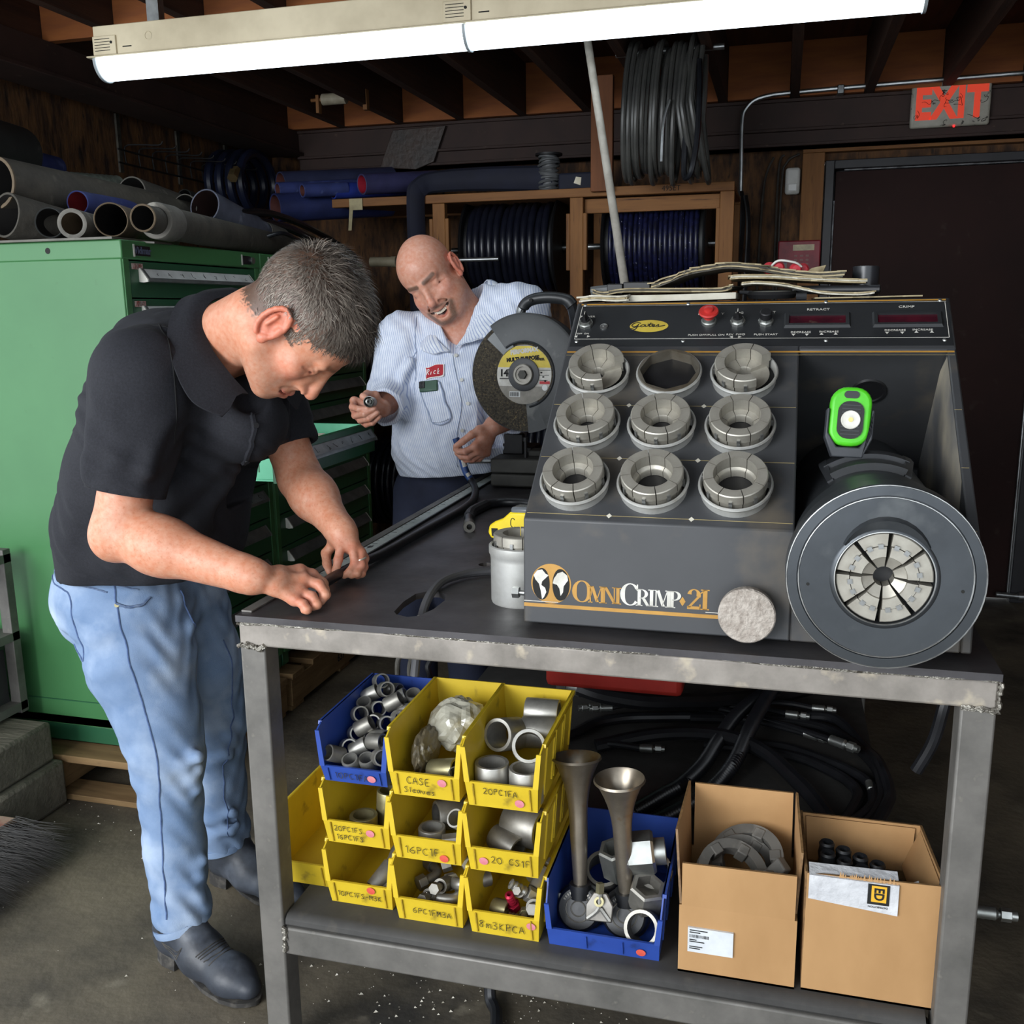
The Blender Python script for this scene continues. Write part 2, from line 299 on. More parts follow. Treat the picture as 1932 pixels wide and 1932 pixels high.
MB().b2((-.085, -.0315, .02), (-.055, -.029, .045)).build('badge', mat('badge blue', '#2f4a80', '#b8a05a', 40), t)
t = thing('wall_cables', 'thin grey cables running down wall left of door post', 'cable', (0, 5.18, 1.2))
for pts in ([(-.07, 5.18, 2.17), (-.11, 5.18, 2.05), (-.125, 5.18, 1.7), (-.13, 5.18, 1.1)], [(-.02, 5.18, 2.18), (-.045, 5.18, 2.1), (-.047, 5.18, 1.6), (-.05, 5.18, 1.1)], [(.05, 5.18, 2.18), (-.01, 5.18, 2.14), (-.03, 5.18, 2.0), (-.034, 5.18, 1.2)]):
    MB().tube(spline(pts, 5), .006, 7).build('cable', mat('cable grey', '#4f4a43', '#2f2c28', 9), t, world=True)

# ---------- fluorescent fixture ----------
t = thing('fluorescent_light', 'long two-tube fluorescent fixture with glowing lens below joists', 'light', (-.86, 2.75, 2.4))
m_enam = mat('cream enamel', '#cfc3a6', '#a3967a', 3, 5, .4, .75, .4)
h = MB(); h.b2((-1.17, -.04, -.185), (1.17, .05, -.1)).b2((-1.19, -.055, -.19), (1.18, .06, -.185)); h.build('housing', m_enam, t, bevel=.003)
for x0, x1 in ((-1.16, -.006), (.006, 1.16)):
    prof = [(-.05, -.19)]+[(-.05*math.cos(a), -.195-.052*math.sin(a)) for a in np.linspace(0, PI, 14)]+[(.05, -.19)]
    mb = MB(); vs = [(x0, p[0]+.0, p[1]) for p in prof]+[(x1, p[0], p[1]) for p in prof]; n = len(prof)
    mb.add(vs, [(i, i+1, n+i+1, n+i) for i in range(n-1)]+[tuple(range(n)), tuple(range(2*n-1, n-1, -1))])
    mb.build('lens', mat('lit lens', '#e8f6ff', emit=4.0, rough=.3), t, fix=True)
for x in (-1.168, -.004, 1.16):
    c = MB(); prof = [(.056*math.cos(a), -.193-.058*math.sin(a)) for a in np.linspace(0, PI, 14)]
    vs = [(x, *p) for p in prof]+[(x+.008, *p) for p in prof]; n = len(prof)
    c.add(vs, [(i, i+1, n+i+1, n+i) for i in range(n-1)]+[tuple(range(n)), tuple(range(2*n-1, n-1, -1))]); c.build('end_cap', mat('lens end', '#9fa6aa', '#70777a', 9), t, fix=True)
for x in (-1.14, -.03, ):
    v = MB().b2((x-.03, -.046, -.183), (x+.05, -.039, -.13))
    v.build('end_plate', m_enam, t, bevel=.002); q = MB()
    for i in range(5): q.b2((x-.022, -.0475, -.172+.008*i), (x+.03, -.0455, -.1705+.008*i))
    q.b2((x+.07, -.0415, -.165), (x+.1, -.0395, -.162)); q.cyl((x+.035, -.048, -.15), (x+.035, -.045, -.15), .004); q.build('louver', m_ink, t)['kind'] = 'stuff'
MB().lathe([(.010, 0), (.011, .001), (.013, 0)], 16, TRS((-.98, -.0405, -.14), (PI/2, 0, 0))).build('knockout', m_enam, t)
for x in (-1.0, .9): MB().b2((x, -.01, -.1), (x+.04, .02, .0)).build('hanger', m_steelb, t)
# ================= steel work table =================
m_plate = mat('mill scale plate', '#565456', '#363435', 5, 8, .35, .7, .42, .6, metal=.55, c3='#4f4740', s3=8, lo3=.6, hi3=.8, bump=.08, bscale=30)
m_tube = mat('worn steel tube', '#99928a', '#6f6a63', 9, 8, .35, .68, .5, .7, metal=.25, c3='#b9ad98', s3=26, lo3=.6, hi3=.8, bump=.1)
m_leg = mat('steel leg', '#74716c', '#575551', 10, 8, .35, .68, .5, .65, metal=.3, c3='#847f76', s3=40, lo3=.64, hi3=.8)
m_shelf = mat('dusty shelf plate', '#4b4a48', '#373635', 6, 8, .35, .7, .6, .8, metal=.35, c3='#54504a', s3=22, lo3=.6, hi3=.8)
m_weld = mat('weld bead', '#a9a59b', '#5c574f', 60, 4, .4, .65, .4, metal=.8, bump=.5)
TX0, TX1, TY0, TY1, TZ = -.927, .334, 1.484, 3.40, .92
tb = thing('work_table', 'heavy welded steel work table with lower shelf under the crimping machine', 'table', (-.3, 2.44, 0))
slot = [(-.655,1.57),(-.645,1.555),(-.62,1.545),(-.602,1.556),(-.59,1.60),(-.588,1.655),(-.597,1.692),(-.618,1.709),(-.64,1.706),(-.657,1.685),(-.661,1.63)]
hole = [(-.588+.0165*math.cos(a), 1.925+.0165*math.sin(a)) for a in np.linspace(0, 2*PI, 14, endpoint=False)]
outer = [(TX0, TY0), (TX1, TY0), (TX1, TY1), (TX0, TY1)]
def plate_with_holes(z0, z1, outer, holes):
    bm = bmesh.new(); loops = []
    for lp in [outer]+holes:
        vs = [bm.verts.new((x, y, z1)) for x, y in lp]; loops.append([bm.edges.new((vs[i], vs[(i+1) % len(vs)])) for i in range(len(vs))])
    r = bmesh.ops.triangle_fill(bm, use_beauty=True, use_dissolve=True, edges=[e for l in loops for e in l])
    fs = [f for f in bm.faces]
    for f in fs:
        if f.normal.z < 0: f.normal_flip()
    ex = bmesh.ops.extrude_face_region(bm, geom=fs); vs = [v for v in ex['geom'] if isinstance(v, bmesh.types.BMVert)]
    for v in vs: v.co.z = z0
    bmesh.ops.recalc_face_normals(bm, faces=bm.faces[:])
    me = bpy.data.meshes.new('plate'); bm.to_mesh(me); bm.free(); return me
me = plate_with_holes(.908, TZ, outer, [slot, hole]); me.transform(Matrix.Translation((.3, -2.44, 0))); me.materials.append(m_plate); inst('tabletop', me, tb)
def bar(name, lo, hi, m, bev=.004): return MB().b2(lo, hi).build(name, m, tb, bevel=bev, world=True)
bar('apron', (TX0+.003, TY0+.004, .862), (TX1-.003, TY0+.054, .907), m_tube)
bar('apron', (TX0+.003, TY1-.054, .862), (TX1-.003, TY1-.004, .907), m_tube)
bar('apron', (TX0+.003, TY0+.054, .862), (TX0+.053, TY1-.054, .907), m_tube); bar('apron', (TX1-.053, TY0+.054, .862), (TX1-.003, TY1-.054, .907), m_tube)
for x in (TX0+.003, TX1-.053):
    for y in (TY0+.004, TY1-.054): bar('leg', (x, y, 0), (x+.05, y+.05, .861), m_leg)
bar('shelf_rail', (TX0+.053, TY0+.004, .24), (TX1-.053, TY0+.054, .297), m_leg); bar('shelf_rail', (TX0+.053, TY1-.054, .24), (TX1-.053, TY1-.004, .297), m_leg)
# shelf sheet with a rolled front lip
prof = [(1.495, .2975), (1.489, .305), (1.490, .314), (1.497, .321), (1.508, .3235), (3.33, .3235), (3.33, .2975)]
MB().prism(prof, TX1-TX0-.12, frame((TX0+.057, 0, 0), (0, 1, 0), (0, 0, 1), (1, 0, 0))).build('shelf_sheet', m_shelf, tb, world=True, fix=True)
def weld(pts, r, n=26):
    mb = MB(); P = spline(pts, 6); q = random.Random(len(pts)); rs = [r*q.uniform(.6, 1.35) for _ in P]; mb.tube([(a+q.uniform(-r, r)*.4, b, c+q.uniform(-r, r)*.5) for a, b, c in P], rs, 6); mb.build('weld_bead', m_weld, tb, world=True)
weld([(TX0+.002, TY0+.002, .862), (TX0+.02, TY0+.001, .863), (TX0+.035, TY0+.001, .862), (TX0+.053, TY0+.002, .861)], .0055)
weld([(TX1-.053, TY0+.002, .863), (TX1-.03, TY0+.001, .862), (TX1-.002, TY0+.002, .861)], .005)
weld([(TX1-.002, TY0+.002, .862), (TX1-.002, TY0+.001, .885), (TX1-.002, TY0+.002, .905)], .004)
weld([(TX0+.002, TY0+.002, .905), (-.7, TY0+.003, .908), (-.4, TY0+.002, .908), (0, TY0+.002, .908), (TX1-.003, TY0+.002, .908)], .0025)
weld([(TX0+.054, TY0+.003, .245), (TX0+.056, TY0+.001, .27), (TX0+.054, TY0+.003, .297)], .005)
MB().b2((TX0+.001, TY0+.02, TZ), (TX0+.022, TY1, TZ+.004)).build('edge_bar', m_leg, tb, bevel=.001, world=True)
# measuring tape strip along the left edge
tape = MB().b2((-.9025, 1.66, TZ), (-.868, 3.05, TZ+.003)).build('measuring_strip', mat('worn white strip', '#c3cac6', '#8f9893', 10, 8, .4, .72, .55, c3='#2b2d2d', s3=44, lo3=.68, hi3=.72, st=(1, .35, 1)), tb, bevel=.001, world=True)
tk = MB()
for i in range(44): y = 1.68+.03*i; tk.b2((-.9025, y, TZ+.003), (-.9025+(.016 if i % 4 == 0 else .008), y+.0012, TZ+.0034))
tag(tk.build('graduation', m_ink, tb, world=True), kind='stuff')
MB().b2((-.868, 1.62, TZ), (-.8635, 3.05, TZ+.006)).build('strip_edge', m_black, tb, world=True)
# ================= crimping machine =================
m_mach = mat('charcoal enamel', '#404143', '#37383a', 4, 8, .3, .7, .42, .55, c3='#7a6d58', s3=7, lo3=.55, hi3=.95)
m_machb = mat('dark enamel', '#27292b', '#1f2022', 6, 7, .35, .7, .45, c3='#46433d', s3=10, lo3=.66, hi3=.9)
m_head = mat('black oxide steel', '#565a5e', '#3a3d40', 3.5, 8, .35, .7, .3, .5, metal=.75, c3='#686b6c', s3=14, lo3=.62, hi3=.85, bump=.04)
m_rim = mat('worn bright edge', '#b9bab8', '#6a6b6b', 20, 6, .4, .7, .35, metal=.9)
m_die = mat('die steel', '#aeaa9f', '#7f796e', 14, 7, .35, .7, .42, .6, metal=.55, c3='#5a4f3e', s3=18, lo3=.6, hi3=.85)
m_can = mat('die canister alloy', '#d2d2ce', '#aaa9a3', 16, 7, .35, .7, .38, .55, metal=.6, c3='#8a7a5d', s3=14, lo3=.62, hi3=.85)
m_gold = mat('gold print', '#b98a3c', '#a67a32', 20, rough=.5)
m_pale = mat('pale gold print', '#b5a473', '#9a8a60', 25, rough=.5)
m_print = mat('white print', '#d7d5cd', '#b9b6ac', 30, rough=.6)
mc = thing('crimping_machine', 'large charcoal hydraulic hose crimping machine with die rack and round head', 'machine', (-.054, 1.9, .92))
XL, XR = -.405, .300
yz = lambda x: frame((x, 0, 0), (0, 1, 0), (0, 0, 1), (1, 0, 0))
hs = MB()
hs.prism([(1.54, .928), (1.545, 1.108), (1.885, 1.374), (2.0, 1.463), (2.30, 1.463), (2.30, .928)], .033-XL, yz(XL))
hs.prism([(1.885, 1.374), (2.0, 1.463), (2.30, 1.463), (2.30, .928), (2.14, .928), (2.14, 1.12), (1.94, 1.332), (1.885, 1.366)], XR-.033, yz(.033))
hs.prism([(1.54, .928), (1.545, 1.108), (1.885, 1.374), (1.95, 1.374), (2.14, 1.2), (2.14, .928)], XR-.284, yz(.284))
hs.prism([(1.54, .928), (1.542, 1.0), (1.66, 1.04), (2.14, 1.04), (2.14, .928)], .251, yz(.033))
hs.build('housing', m_mach, mc, bevel=.003, world=True)
# dusty slanted cheek inside the tool bay, lightened in colour to look lit
MB().add([(.2836, 1.872, 1.362), (.2836, 1.94, 1.331), (.2836, 2.135, 1.122), (.2836, 2.135, 1.042), (.2836, 1.64, 1.042), (.2836, 1.64, 1.178)], [(0, 1, 2, 3, 4, 5)]).build('bay_cheek', mat('dusty lit-tone bay wall', '#6f7072', '#55575a', 6, 7, .35, .7, .5, c3='#b5ac98', s3=6, lo3=.42, hi3=.7), mc, world=True)
MB().lathe([(.0, .0006), (.026, .0006), (.027, .004), (.031, .004), (.033, .0)], 24, frame((.166, 1.977, 1.2915), (1, 0, 0), (0, -.67, .74))).build('knockout_ring', m_black, mc, world=True)
MB().box((-.054, 1.92, .924), (.66, .7, .007)).build('base_gasket', m_black, mc, world=True)
# slanted rack face and control panel frames
e1 = Vector((0, .34, .266)).normalized(); n1 = Vector((1, 0, 0)).cross(e1); A = Vector((XL, 1.545, 1.108))
S = lambda x, v, h=0: Vector((x, A.y, A.z))+e1*v+n1*h
FS = lambda x, v, h=0: frame(S(x, v, h), (1, 0, 0), e1, n1)
e2 = Vector((0, .115, .089)).normalized(); n2 = Vector((1, 0, 0)).cross(e2); B = Vector((XL, 1.885, 1.374))
P2 = lambda x, v, h=0: Vector((x, B.y, B.z))+e2*v+n2*h
F2 = lambda x, v, h=0: frame(P2(x, v, h), (1, 0, 0), e2, n2)
FF = lambda x, z, h=0: frame((x, 1.5405-(z-.928)*-.0278-h-.0006, z), (1, 0, 0), (0, .0278, 1))
def line(F, x0, v0, x1, v1, wd, m, name='pinstripe', h=.0006):
    d = Vector((x1-x0, v1-v0)); q = Vector((-d.y, d.x)).normalized()*wd/2
    M = F(0, 0, h); MB(M).add([(x0+q.x, v0+q.y, 0), (x0-q.x, v0-q.y, 0), (x1-q.x, v1-q.y, 0), (x1+q.x, v1+q.y, 0)], [(0, 1, 2, 3)]).build(name, m, mc, world=True)
for v in (.0135, .144, .277): line(FS, XL+.004, v, .030, v, .0011, m_pale); line(FS, .2845, v, XR-.004, v, .0011, m_pale)
line(FS, XL+.004, .4155, XR-.004, .4155, .001, m_pale); line(FS, XL+.004, .4245, XR-.004, .4245, .0042, m_gold)
for v in (.0135, .144, .277):
    for x in (-.2615, -.1275): MB(FS(x, v, .0008)).add([(-.0048, 0, 0), (0, -.0052, 0), (.0048, 0, 0), (0, .0052, 0)], [(0, 1, 2, 3)]).build('diamond_mark', mat('diamond print', '#cfcabb', rough=.5), mc, world=True)
cpn = MB(); vs = [P2(x, v, .0012) for x, v in ((XL+.006, .009), (XR-.004, .009), (XR-.004, .1445), (XL+.006, .1445))]; lo = [P2(x, v, -.001) for x, v in ((XL+.006, .009), (XR-.004, .009), (XR-.004, .1445), (XL+.006, .1445))]
cpn.add(vs+lo, [(0, 1, 2, 3), (0, 4, 5, 1), (1, 5, 6, 2), (2, 6, 7, 3), (3, 7, 4, 0)]).build('control_panel', m_machb, mc, world=True)
line(F2, XL+.01, .1385, XR-.008, .1385, .0042, m_gold, h=.002); line(F2, XL+.012, .1335, XR-.008, .1335, .0008, m_print, h=.002)
for a in ((XL+.013, .03, XR-.010, .03), (XL+.013, .03, XL+.013, .131), (XR-.010, .03, XR-.010, .131)): line(F2, *a, .0012, m_print, h=.002)
for x in (XL+.018, -.18, .08, XR-.018):
    for v in (.0235, .137): MB(F2(x, v, .0015)).lathe([(0, .002), (.0025, .0018), (.004, 0)], 12).build('panel_screw', m_zinc, mc, world=True)
def switch(x, v, kind):
    mb = MB(F2(x, v, .001)); mb.lathe([(.0145, 0), (.0145, .006), (.013, .0075), (.0115, .0075), (.0115, .012), (.0095, .013), (0, .013)], 8 if kind != 'red' else 20); o = mb.build('switch_collar', m_zinc, mc, world=True)
    k = MB(F2(x, v, .014))
    if kind == 'knob': k.lathe([(.0095, 0), (.009, .004), (0, .004)], 16).box((0, 0, .008), (.0055, .019, .012), tx=.7, ty=.9); c = m_black
    elif kind == 'red': k.lathe([(.0095, 0), (.0095, .008), (.017, .010), (.019, .0135), (.0175, .0165), (.0095, .017), (.009, .0205), (.0075, .0215), (0, .0215)], 24); c = mat('emergency red', '#c23430', '#a52824', 12, rough=.4)
    else: k.lathe([(.0115, 0), (.0115, .012), (.010, .0135), (0, .0135)], 20); c = m_black
    q = k.build('button' if kind != 'knob' else 'selector_knob', c, mc, world=True)
    if kind == 'knob': MB(F2(x, v, .0285)).box((0, .004, 0), (.0012, .009, .0006)).build('pointer', m_print, mc, world=True)
switch(-.376, .074, 'knob'); switch(-.1355, .078, 'red'); switch(-.0812, .077, 'knob'); switch(-.029, .077, 'push')
MB(F2(-.339, .067, .001)).lathe([(.008, 0), (.008, .003), (.005, .004), (.004, .0035), (0, .006)], 16).build('indicator_lamp', m_rim, mc, world=True)
def disp(x0, x1):
    y0, y1 = .060, .103; f = MB(F2(0, 0, .0012)); o = [(x0, y0), (x1, y0), (x1, y1), (x0, y1)]; i = [(x0+.009, y0+.009), (x1-.009, y0+.009), (x1-.009, y1-.008), (x0+.009, y1-.008)]
    for z, a in ((.0, .0),): pass
    vs = [(*p, 0) for p in o]+[(p[0]+(.003 if k in (0, 3) else -.003), p[1]+(.003 if k < 2 else -.003), .005) for k, p in enumerate(o)]+[(*p, .0045) for p in i]+[(*p, .0008) for p in i]
    f.add(vs, [(a*4+k, a*4+(k+1) % 4, a*4+4+(k+1) % 4, a*4+4+k) for a in range(3) for k in range(4)]); f.build('display_bezel', m_machb, mc, world=True)
    MB(F2(0, 0, .0021)).add([(*p, 0) for p in i], [(0, 1, 2, 3)]).build('display', mat('dark red display', '#4a1420', '#31101a', 30, 6, rough=.3, c3='#5a4a40', s3=60, lo3=.62, hi3=.8), mc, world=True)
disp(.004, .124); disp(.162, .283)
for s, x, v, h in (('POWER', -.376, .099, .0075), ('OFF  ON', -.378, .046, .0055), ('JOG', -.0795, .106, .0075), ('START', -.026, .1065, .0085), ('RETRACT', .066, .1135, .0085), ('CRIMP', .223, .1185, .0085), ('PUSH OFF/PULL ON', -.138, .040, .0068), ('REV  FWD', -.083, .041, .0068), ('PUSH START', -.028, .0405, .0068), ('DECREASE', .035, .0465, .0068), ('INCREASE', .085, .0475, .0068), ('DECREASE', .200, .0505, .0068), ('INCREASE', .247, .0515, .0068), ('Y', -.111, .104, .008), ('E', -.156, .104, .008)):
    o = text(s, h, F2(x, v, .0022), m_print, mc, ext=.0002, sx=1.15); o.data.transform(Matrix.Translation(-mc.location))
tri = MB(F2(0, 0, .0022))
for x, v, d in ((-.390, .038, 0), (-.366, .038, 1), (-.09, .034, 0), (-.076, .034, 1), (.022, .040, 3), (.046, .040, 3), (.072, .041, 2), (.097, .041, 2), (.186, .044, 3), (.212, .044, 3), (.236, .045, 2), (.262, .045, 2)):
    a = (PI, 0, PI/2, -PI/2)[d]; q = .0042; tri.add([(x+q*math.cos(a+k), v+q*math.sin(a+k), 0) for k in (0, 2.1, -2.1)], [(0, 1, 2)])
tag(tri.build('arrow_marks', m_print, mc, world=True), kind='stuff')
# round badge with script lettering
ob = MB(F2(-.2503, .069, .0016)); ob.add([(.0375*math.cos(a), .0185*math.sin(a), 0) for a in np.linspace(0, 2*PI, 40, endpoint=False)], [tuple(range(40))]); ob.build('badge', mat('badge gold', '#c9b24a', '#b39c3c', 20, rough=.45), mc, world=True)
gs = [[(-2.2,1.3),(-2.9,1.7),(-3.9,1.2),(-4.3,.1),(-3.6,-.5),(-2.8,.3),(-2.7,.9),(-2.9,-.6),(-3.4,-1.9),(-4.6,-1.9),(-3.6,-.9),(-2.2,-.3)],[(-.9,.4),(-1.5,.6),(-2.1,-.1),(-1.7,-.5),(-1,.1),(-.8,.5),(-1,-.3),(-.5,-.3),(0,.4)],[(.4,1.6),(.1,.2),(.1,-.4),(.6,-.3)],[(-.4,.8),(1,.9)],[(.6,-.1),(1.3,0),(1.4,.5),(1,.5),(.8,-.1),(1.1,-.5),(1.7,-.3)],[(1.7,-.3),(2.4,.7),(2.3,.1),(2.5,-.4),(1.9,-.6)],[(2.6,-.3),(3.4,-.1),(4,.2)]]
mb = MB(F2(-.2503, .069, .0022)); k = .0078
for stt in gs:
    pts = spline([(p[0]*k, p[1]*k*.75, 0) for p in stt], 4); mb.tube(pts, .0009, 4)
mb.build('script_lettering', m_ink, mc, world=True)
# ---- maker's name on the lower front, engraved-serif capitals ----
def serif(ch, M, m, h, parent):
    mb = MB(M); T, t = .19*h, .055*h
    def rect(x0, y0, x1, y1): mb.add([(x0, y0, 0), (x1, y0, 0), (x1, y1, 0), (x0, y1, 0)], [(0, 1, 2, 3)])
    def stem(x, y0=0, y1=h, wd=T, s=.1*h): rect(x, y0, x+wd, y1); rect(x-s, y0, x+wd+s, y0+t); rect(x-s, y1-t, x+wd+s, y1)
    def diag(x0, y0, x1, y1, wd): mb.add([(x0, y0, 0), (x0+wd, y0, 0), (x1+wd, y1, 0), (x1, y1, 0)], [(0, 1, 2, 3)])
    def arc(cx, cy, rx, ry, a0, a1, thick, thin, n=22):
        vs = []
        for i in range(n+1):
            a = a0+(a1-a0)*i/n; q = thin+(thick-thin)*abs(math.cos(a))**1.3; vs += [(cx+rx*math.cos(a), cy+ry*math.sin(a), 0), (cx+(rx-q)*math.cos(a), cy+(ry-q*.75)*math.sin(a), 0)]
        mb.add(vs, [(2*i, 2*i+1, 2*i+3, 2*i+2) for i in range(n)])
    if ch == 'O': arc(.45*h, .5*h, .46*h, .52*h, 0, 2*PI, T*1.15, t); wd = .92*h
    elif ch == 'C': arc(.45*h, .5*h, .46*h, .52*h, .7, 2*PI-.75, T*1.15, t); rect(.74*h, .68*h, .8*h, .98*h); wd = .86*h
    elif ch == 'M': stem(.08*h, wd=t*1.3); stem(.74*h); diag(.12*h, h, .44*h, .05*h, T); diag(.44*h, .05*h, .74*h, h, t); wd = 1.02*h
    elif ch == 'N': stem(.08*h, wd=t*1.3); stem(.66*h, wd=t*1.3); diag(.66*h-.02*h, 0, .06*h, h, T); wd = .86*h
    elif ch == 'I': stem(.1*h); wd = .4*h
    elif ch in 'RP':
        stem(.1*h); arc(.3*h, .72*h, .4*h, .28*h, -PI/2, PI/2, T, t); rect(.2*h, h-t, .32*h, h); rect(.2*h, .44*h, .32*h, .44*h+t); wd = .74*h
        if ch == 'R': diag(.62*h, 0, .34*h, .46*h, T); rect(.6*h, 0, .92*h, t); wd = .86*h
    elif ch == '2': arc(.32*h, .7*h, .32*h, .3*h, -.35, PI*.95, T*1.1, t); diag(.0*h, .08*h, .46*h, .62*h, T*.75); rect(0, 0, .64*h, .15*h); rect(.58*h, 0, .64*h, .26*h); wd = .72*h
    elif ch == '1': stem(.14*h, wd=T*1.1); diag(.0*h, .8*h, .2*h, h, t*1.6); wd = .48*h
    mb.build('letter_'+ch.lower() if ch.isalpha() else 'numeral', m, parent, world=True); return wd
x = -.3205; zb = .9705; hx = {'O': .036}
for i, (ch, m) in enumerate([(c, m_gold) for c in 'OMNI']+[(c, m_print) for c in 'CRIMP']+[('*', m_gold)]+[(c, m_gold) for c in '21']):
    if ch == '*':
        MB(FF(x+.005, zb+.012, .0004)).add([(-.005, 0, 0), (0, -.008, 0), (.005, 0, 0), (0, .008, 0)], [(0, 1, 2, 3)]).build('diamond_mark', m_gold, mc, world=True); x += .0125; continue
    h = .0365 if i in (0, 4) else (.034 if ch in '21' else .0285)
    x += serif(ch, FF(x, zb, .0004), m, h, mc)*.80+.0006
line(FF, XL+.001, .9605, -.03, .9605, .0062, m_gold, h=.0003); line(FF, XL+.001, .9672, -.345, .9672, .0012, m_print, h=.0003); line(FF, -.10, .9672, -.05, .9672, .0012, m_print, h=.0003)
gl = FF(-.357, .9985, .0003); MB(gl).add([(.0345*math.cos(a), .0345*math.sin(a), 0) for a in np.linspace(0, 2*PI, 44, endpoint=False)], [tuple(range(44))]).build('globe_badge', m_gold, mc, world=True)
for sx in (-1, 1):
    M2 = gl @ Matrix.Translation((sx*.0155, -.001, .0003)); MB(M2).add([(.0165*math.cos(a)*(1 if sx*math.cos(a) > 0 else .8), .0275*math.sin(a)*1.0, 0) for a in np.linspace(0, 2*PI, 30, endpoint=False)], [tuple(range(30))]).build('globe_shade', m_ink, mc, world=True)
    M3 = M2 @ Matrix.Translation((0, 0, .0003))
    lands = ([(-14, 14), (-8, 22), (0, 24), (6, 17), (11, 15), (5, 9), (0, 4), (-1, -2), (5, -6), (7, -13), (3, -22), (0, -25), (-2, -12), (-5, 0), (-11, 7)], [(-10, 10), (-12, 2), (-5, 0), (-1, -6), (1, -18), (5, -12), (6, -2), (10, 4), (13, 8), (12, 16), (4, 22), (-4, 19)])[0 if sx < 0 else 1]
    MB(M3).add([(a*.00105, b*.00105, 0) for a, b in lands], [tuple(range(len(lands)))]).build('globe_land', m_print, mc, world=True)
# round return knob on the front
kn = MB(frame((-.034, 1.542, .977), (1, 0, 0), (0, 0, 1), (0, -1, 0))); kn.lathe([(.030, 0), (.030, .02), (.0435, .022), (.0445, .025), (.0445, .038), (.0425, .0405), (0, .041)], 40)
kn.build('round_knob', mat('frosted knob', '#b5aca2', '#998f85', 60, 4, .4, .65, .75, bump=.5, bscale=160, metal=.2), mc, world=True)
MB().cyl((-.405, 1.60, .962), (-.43, 1.60, .962), .005).cyl((-.428, 1.60, .962), (-.440, 1.60, .962), .0105, n=6).build('side_bolt', m_zinc, mc, world=True)
# ---- crimp head ----
HC = Vector((.155, 0, 1.073)); HM = frame((HC.x, 1.425, HC.z), (1, 0, 0), (0, 0, 1), (0, -1, 0))
hd = MB(HM); hd.lathe([(.119, -.71), (.119, -.14), (.126, -.138), (.1265, -.045), (.1345, -.040), (.1352, -.036), (.1352, .004), (.133, .0068)], 64); hd.build('head_barrel', m_head, mc, world=True)
hf = MB(HM); hf.lathe([(.133, .0068), (.1195, .0075), (.1188, .0050), (.1172, .0050), (.1164, .0078), (.074, .0078), (.072, .010), (.0685, .0108), (.0668, .0095), (.0664, -.06)], 64); hf.build('head_face', m_head, mc, world=True)
for r0, z in ((.1334, .0066), (.1168, .0078), (.0675, .0104)):
    MB(HM).tube([(r0*math.cos(a), r0*math.sin(a), z) for a in np.linspace(0, 2*PI, 64, endpoint=False)], .0011, 6, closed=True).build('bright_rim', m_rim, mc, world=True)
MB(HM).lathe([(.0664, -.03), (0, -.03)], 40).build('bore_back', m_black, mc, world=True)
bp = MB(HM); pts = []
for i in range(13):
    a = PI*(.22+.56*i/12); pts += [(.0700*math.cos(a), .0700*math.sin(a), .0095), ((.0735+.0105*math.sin(PI*i/12))*math.cos(a), (.0735+.0105*math.sin(PI*i/12))*math.sin(a), .0125), ((.0755+.014*math.sin(PI*i/12))*math.cos(a), (.0755+.014*math.sin(PI*i/12))*math.sin(a), .0078)]
bp.add(pts, [(3*i+j, 3*i+j+1, 3*i+4+j, 3*i+3+j) for i in range(12) for j in range(2)]); bp.build('bore_flare', m_head, mc, world=True)
def sector(r0, r1, z0, z1, a0, a1, n=8, prof=None):
    mb = MB(); P = prof or [(r0, z0), (r1, z0), (r1, z1), (r0, z1)]; mb.lathe(P, n, a0=a0, a1=a1, closed=True); m = len(P)
    mb.f += [tuple(range(m)), tuple(n*m+k for k in range(m-1, -1, -1))]; mb.mi += [0, 0]; return mb
gap = R(3.0)
jaw = sector(0, 0, 0, 0, gap, PI/4-gap, 6, [(.047, -.03), (.0655, -.03), (.0655, .004), (.064, .0055), (.047, .0055)]).mesh('jaw', m_die)
die = sector(0, 0, 0, 0, gap*1.4, PI/4-gap*1.4, 6, [(.0145, -.03), (.046, -.03), (.046, .0075), (.031, .0075), (.030, .004), (.0145, -.004)]).mesh('jaw_die', m_die)
T0 = Matrix.Translation(-mc.location)
for k in range(8):
    M = T0 @ HM @ Matrix.Rotation(k*PI/4+R(40), 4, 'Z'); inst('jaw', jaw, mc, M); inst('jaw_die', die, mc, M)
    nt = MB().b2((.043, -.0035, .0075), (.050, .0035, .0092)); q = nt.mesh('key', m_rim); inst('jaw_key', q, mc, M @ Matrix.Rotation(R(14), 4, 'Z')); inst('jaw_key', q, mc, M @ Matrix.Rotation(R(33), 4, 'Z'))
for a in (R(-7), R(188)): MB(HM).cyl((.104*math.cos(a), .104*math.sin(a), .0076), (.104*math.cos(a), .104*math.sin(a), .0082), .0025, n=12).build('pin_hole', m_ink, mc, world=True)
lt = MB(HM); lt.lathe([(.127, -.31), (.139, -.31), (.1405, -.295), (.139, -.262), (.127, -.262)], 24, closed=True, a0=R(66), a1=R(124)); lt.build('head_latch', mat('latch grey', '#2e3033', '#222427', 8, 5, rough=.4), mc, world=True)
for a, ww in ((R(124), .1), (R(66), .1)): MB(HM).add([((.118+h)*math.cos(a+d), (.118+h)*math.sin(a+d), z) for d in (-.05, .05) for h, z in ((0, -.31), (.0225, -.31), (.0225, -.27), (.004, -.215), (0, -.215))], [(0, 1, 2, 3, 4), (9, 8, 7, 6, 5)]+[(k, 5+k, 5+(k+1) % 5, (k+1) % 5) for k in range(5)]).build('latch_arm', mat('latch grey', '#2e3033'), mc, world=True, fix=True)
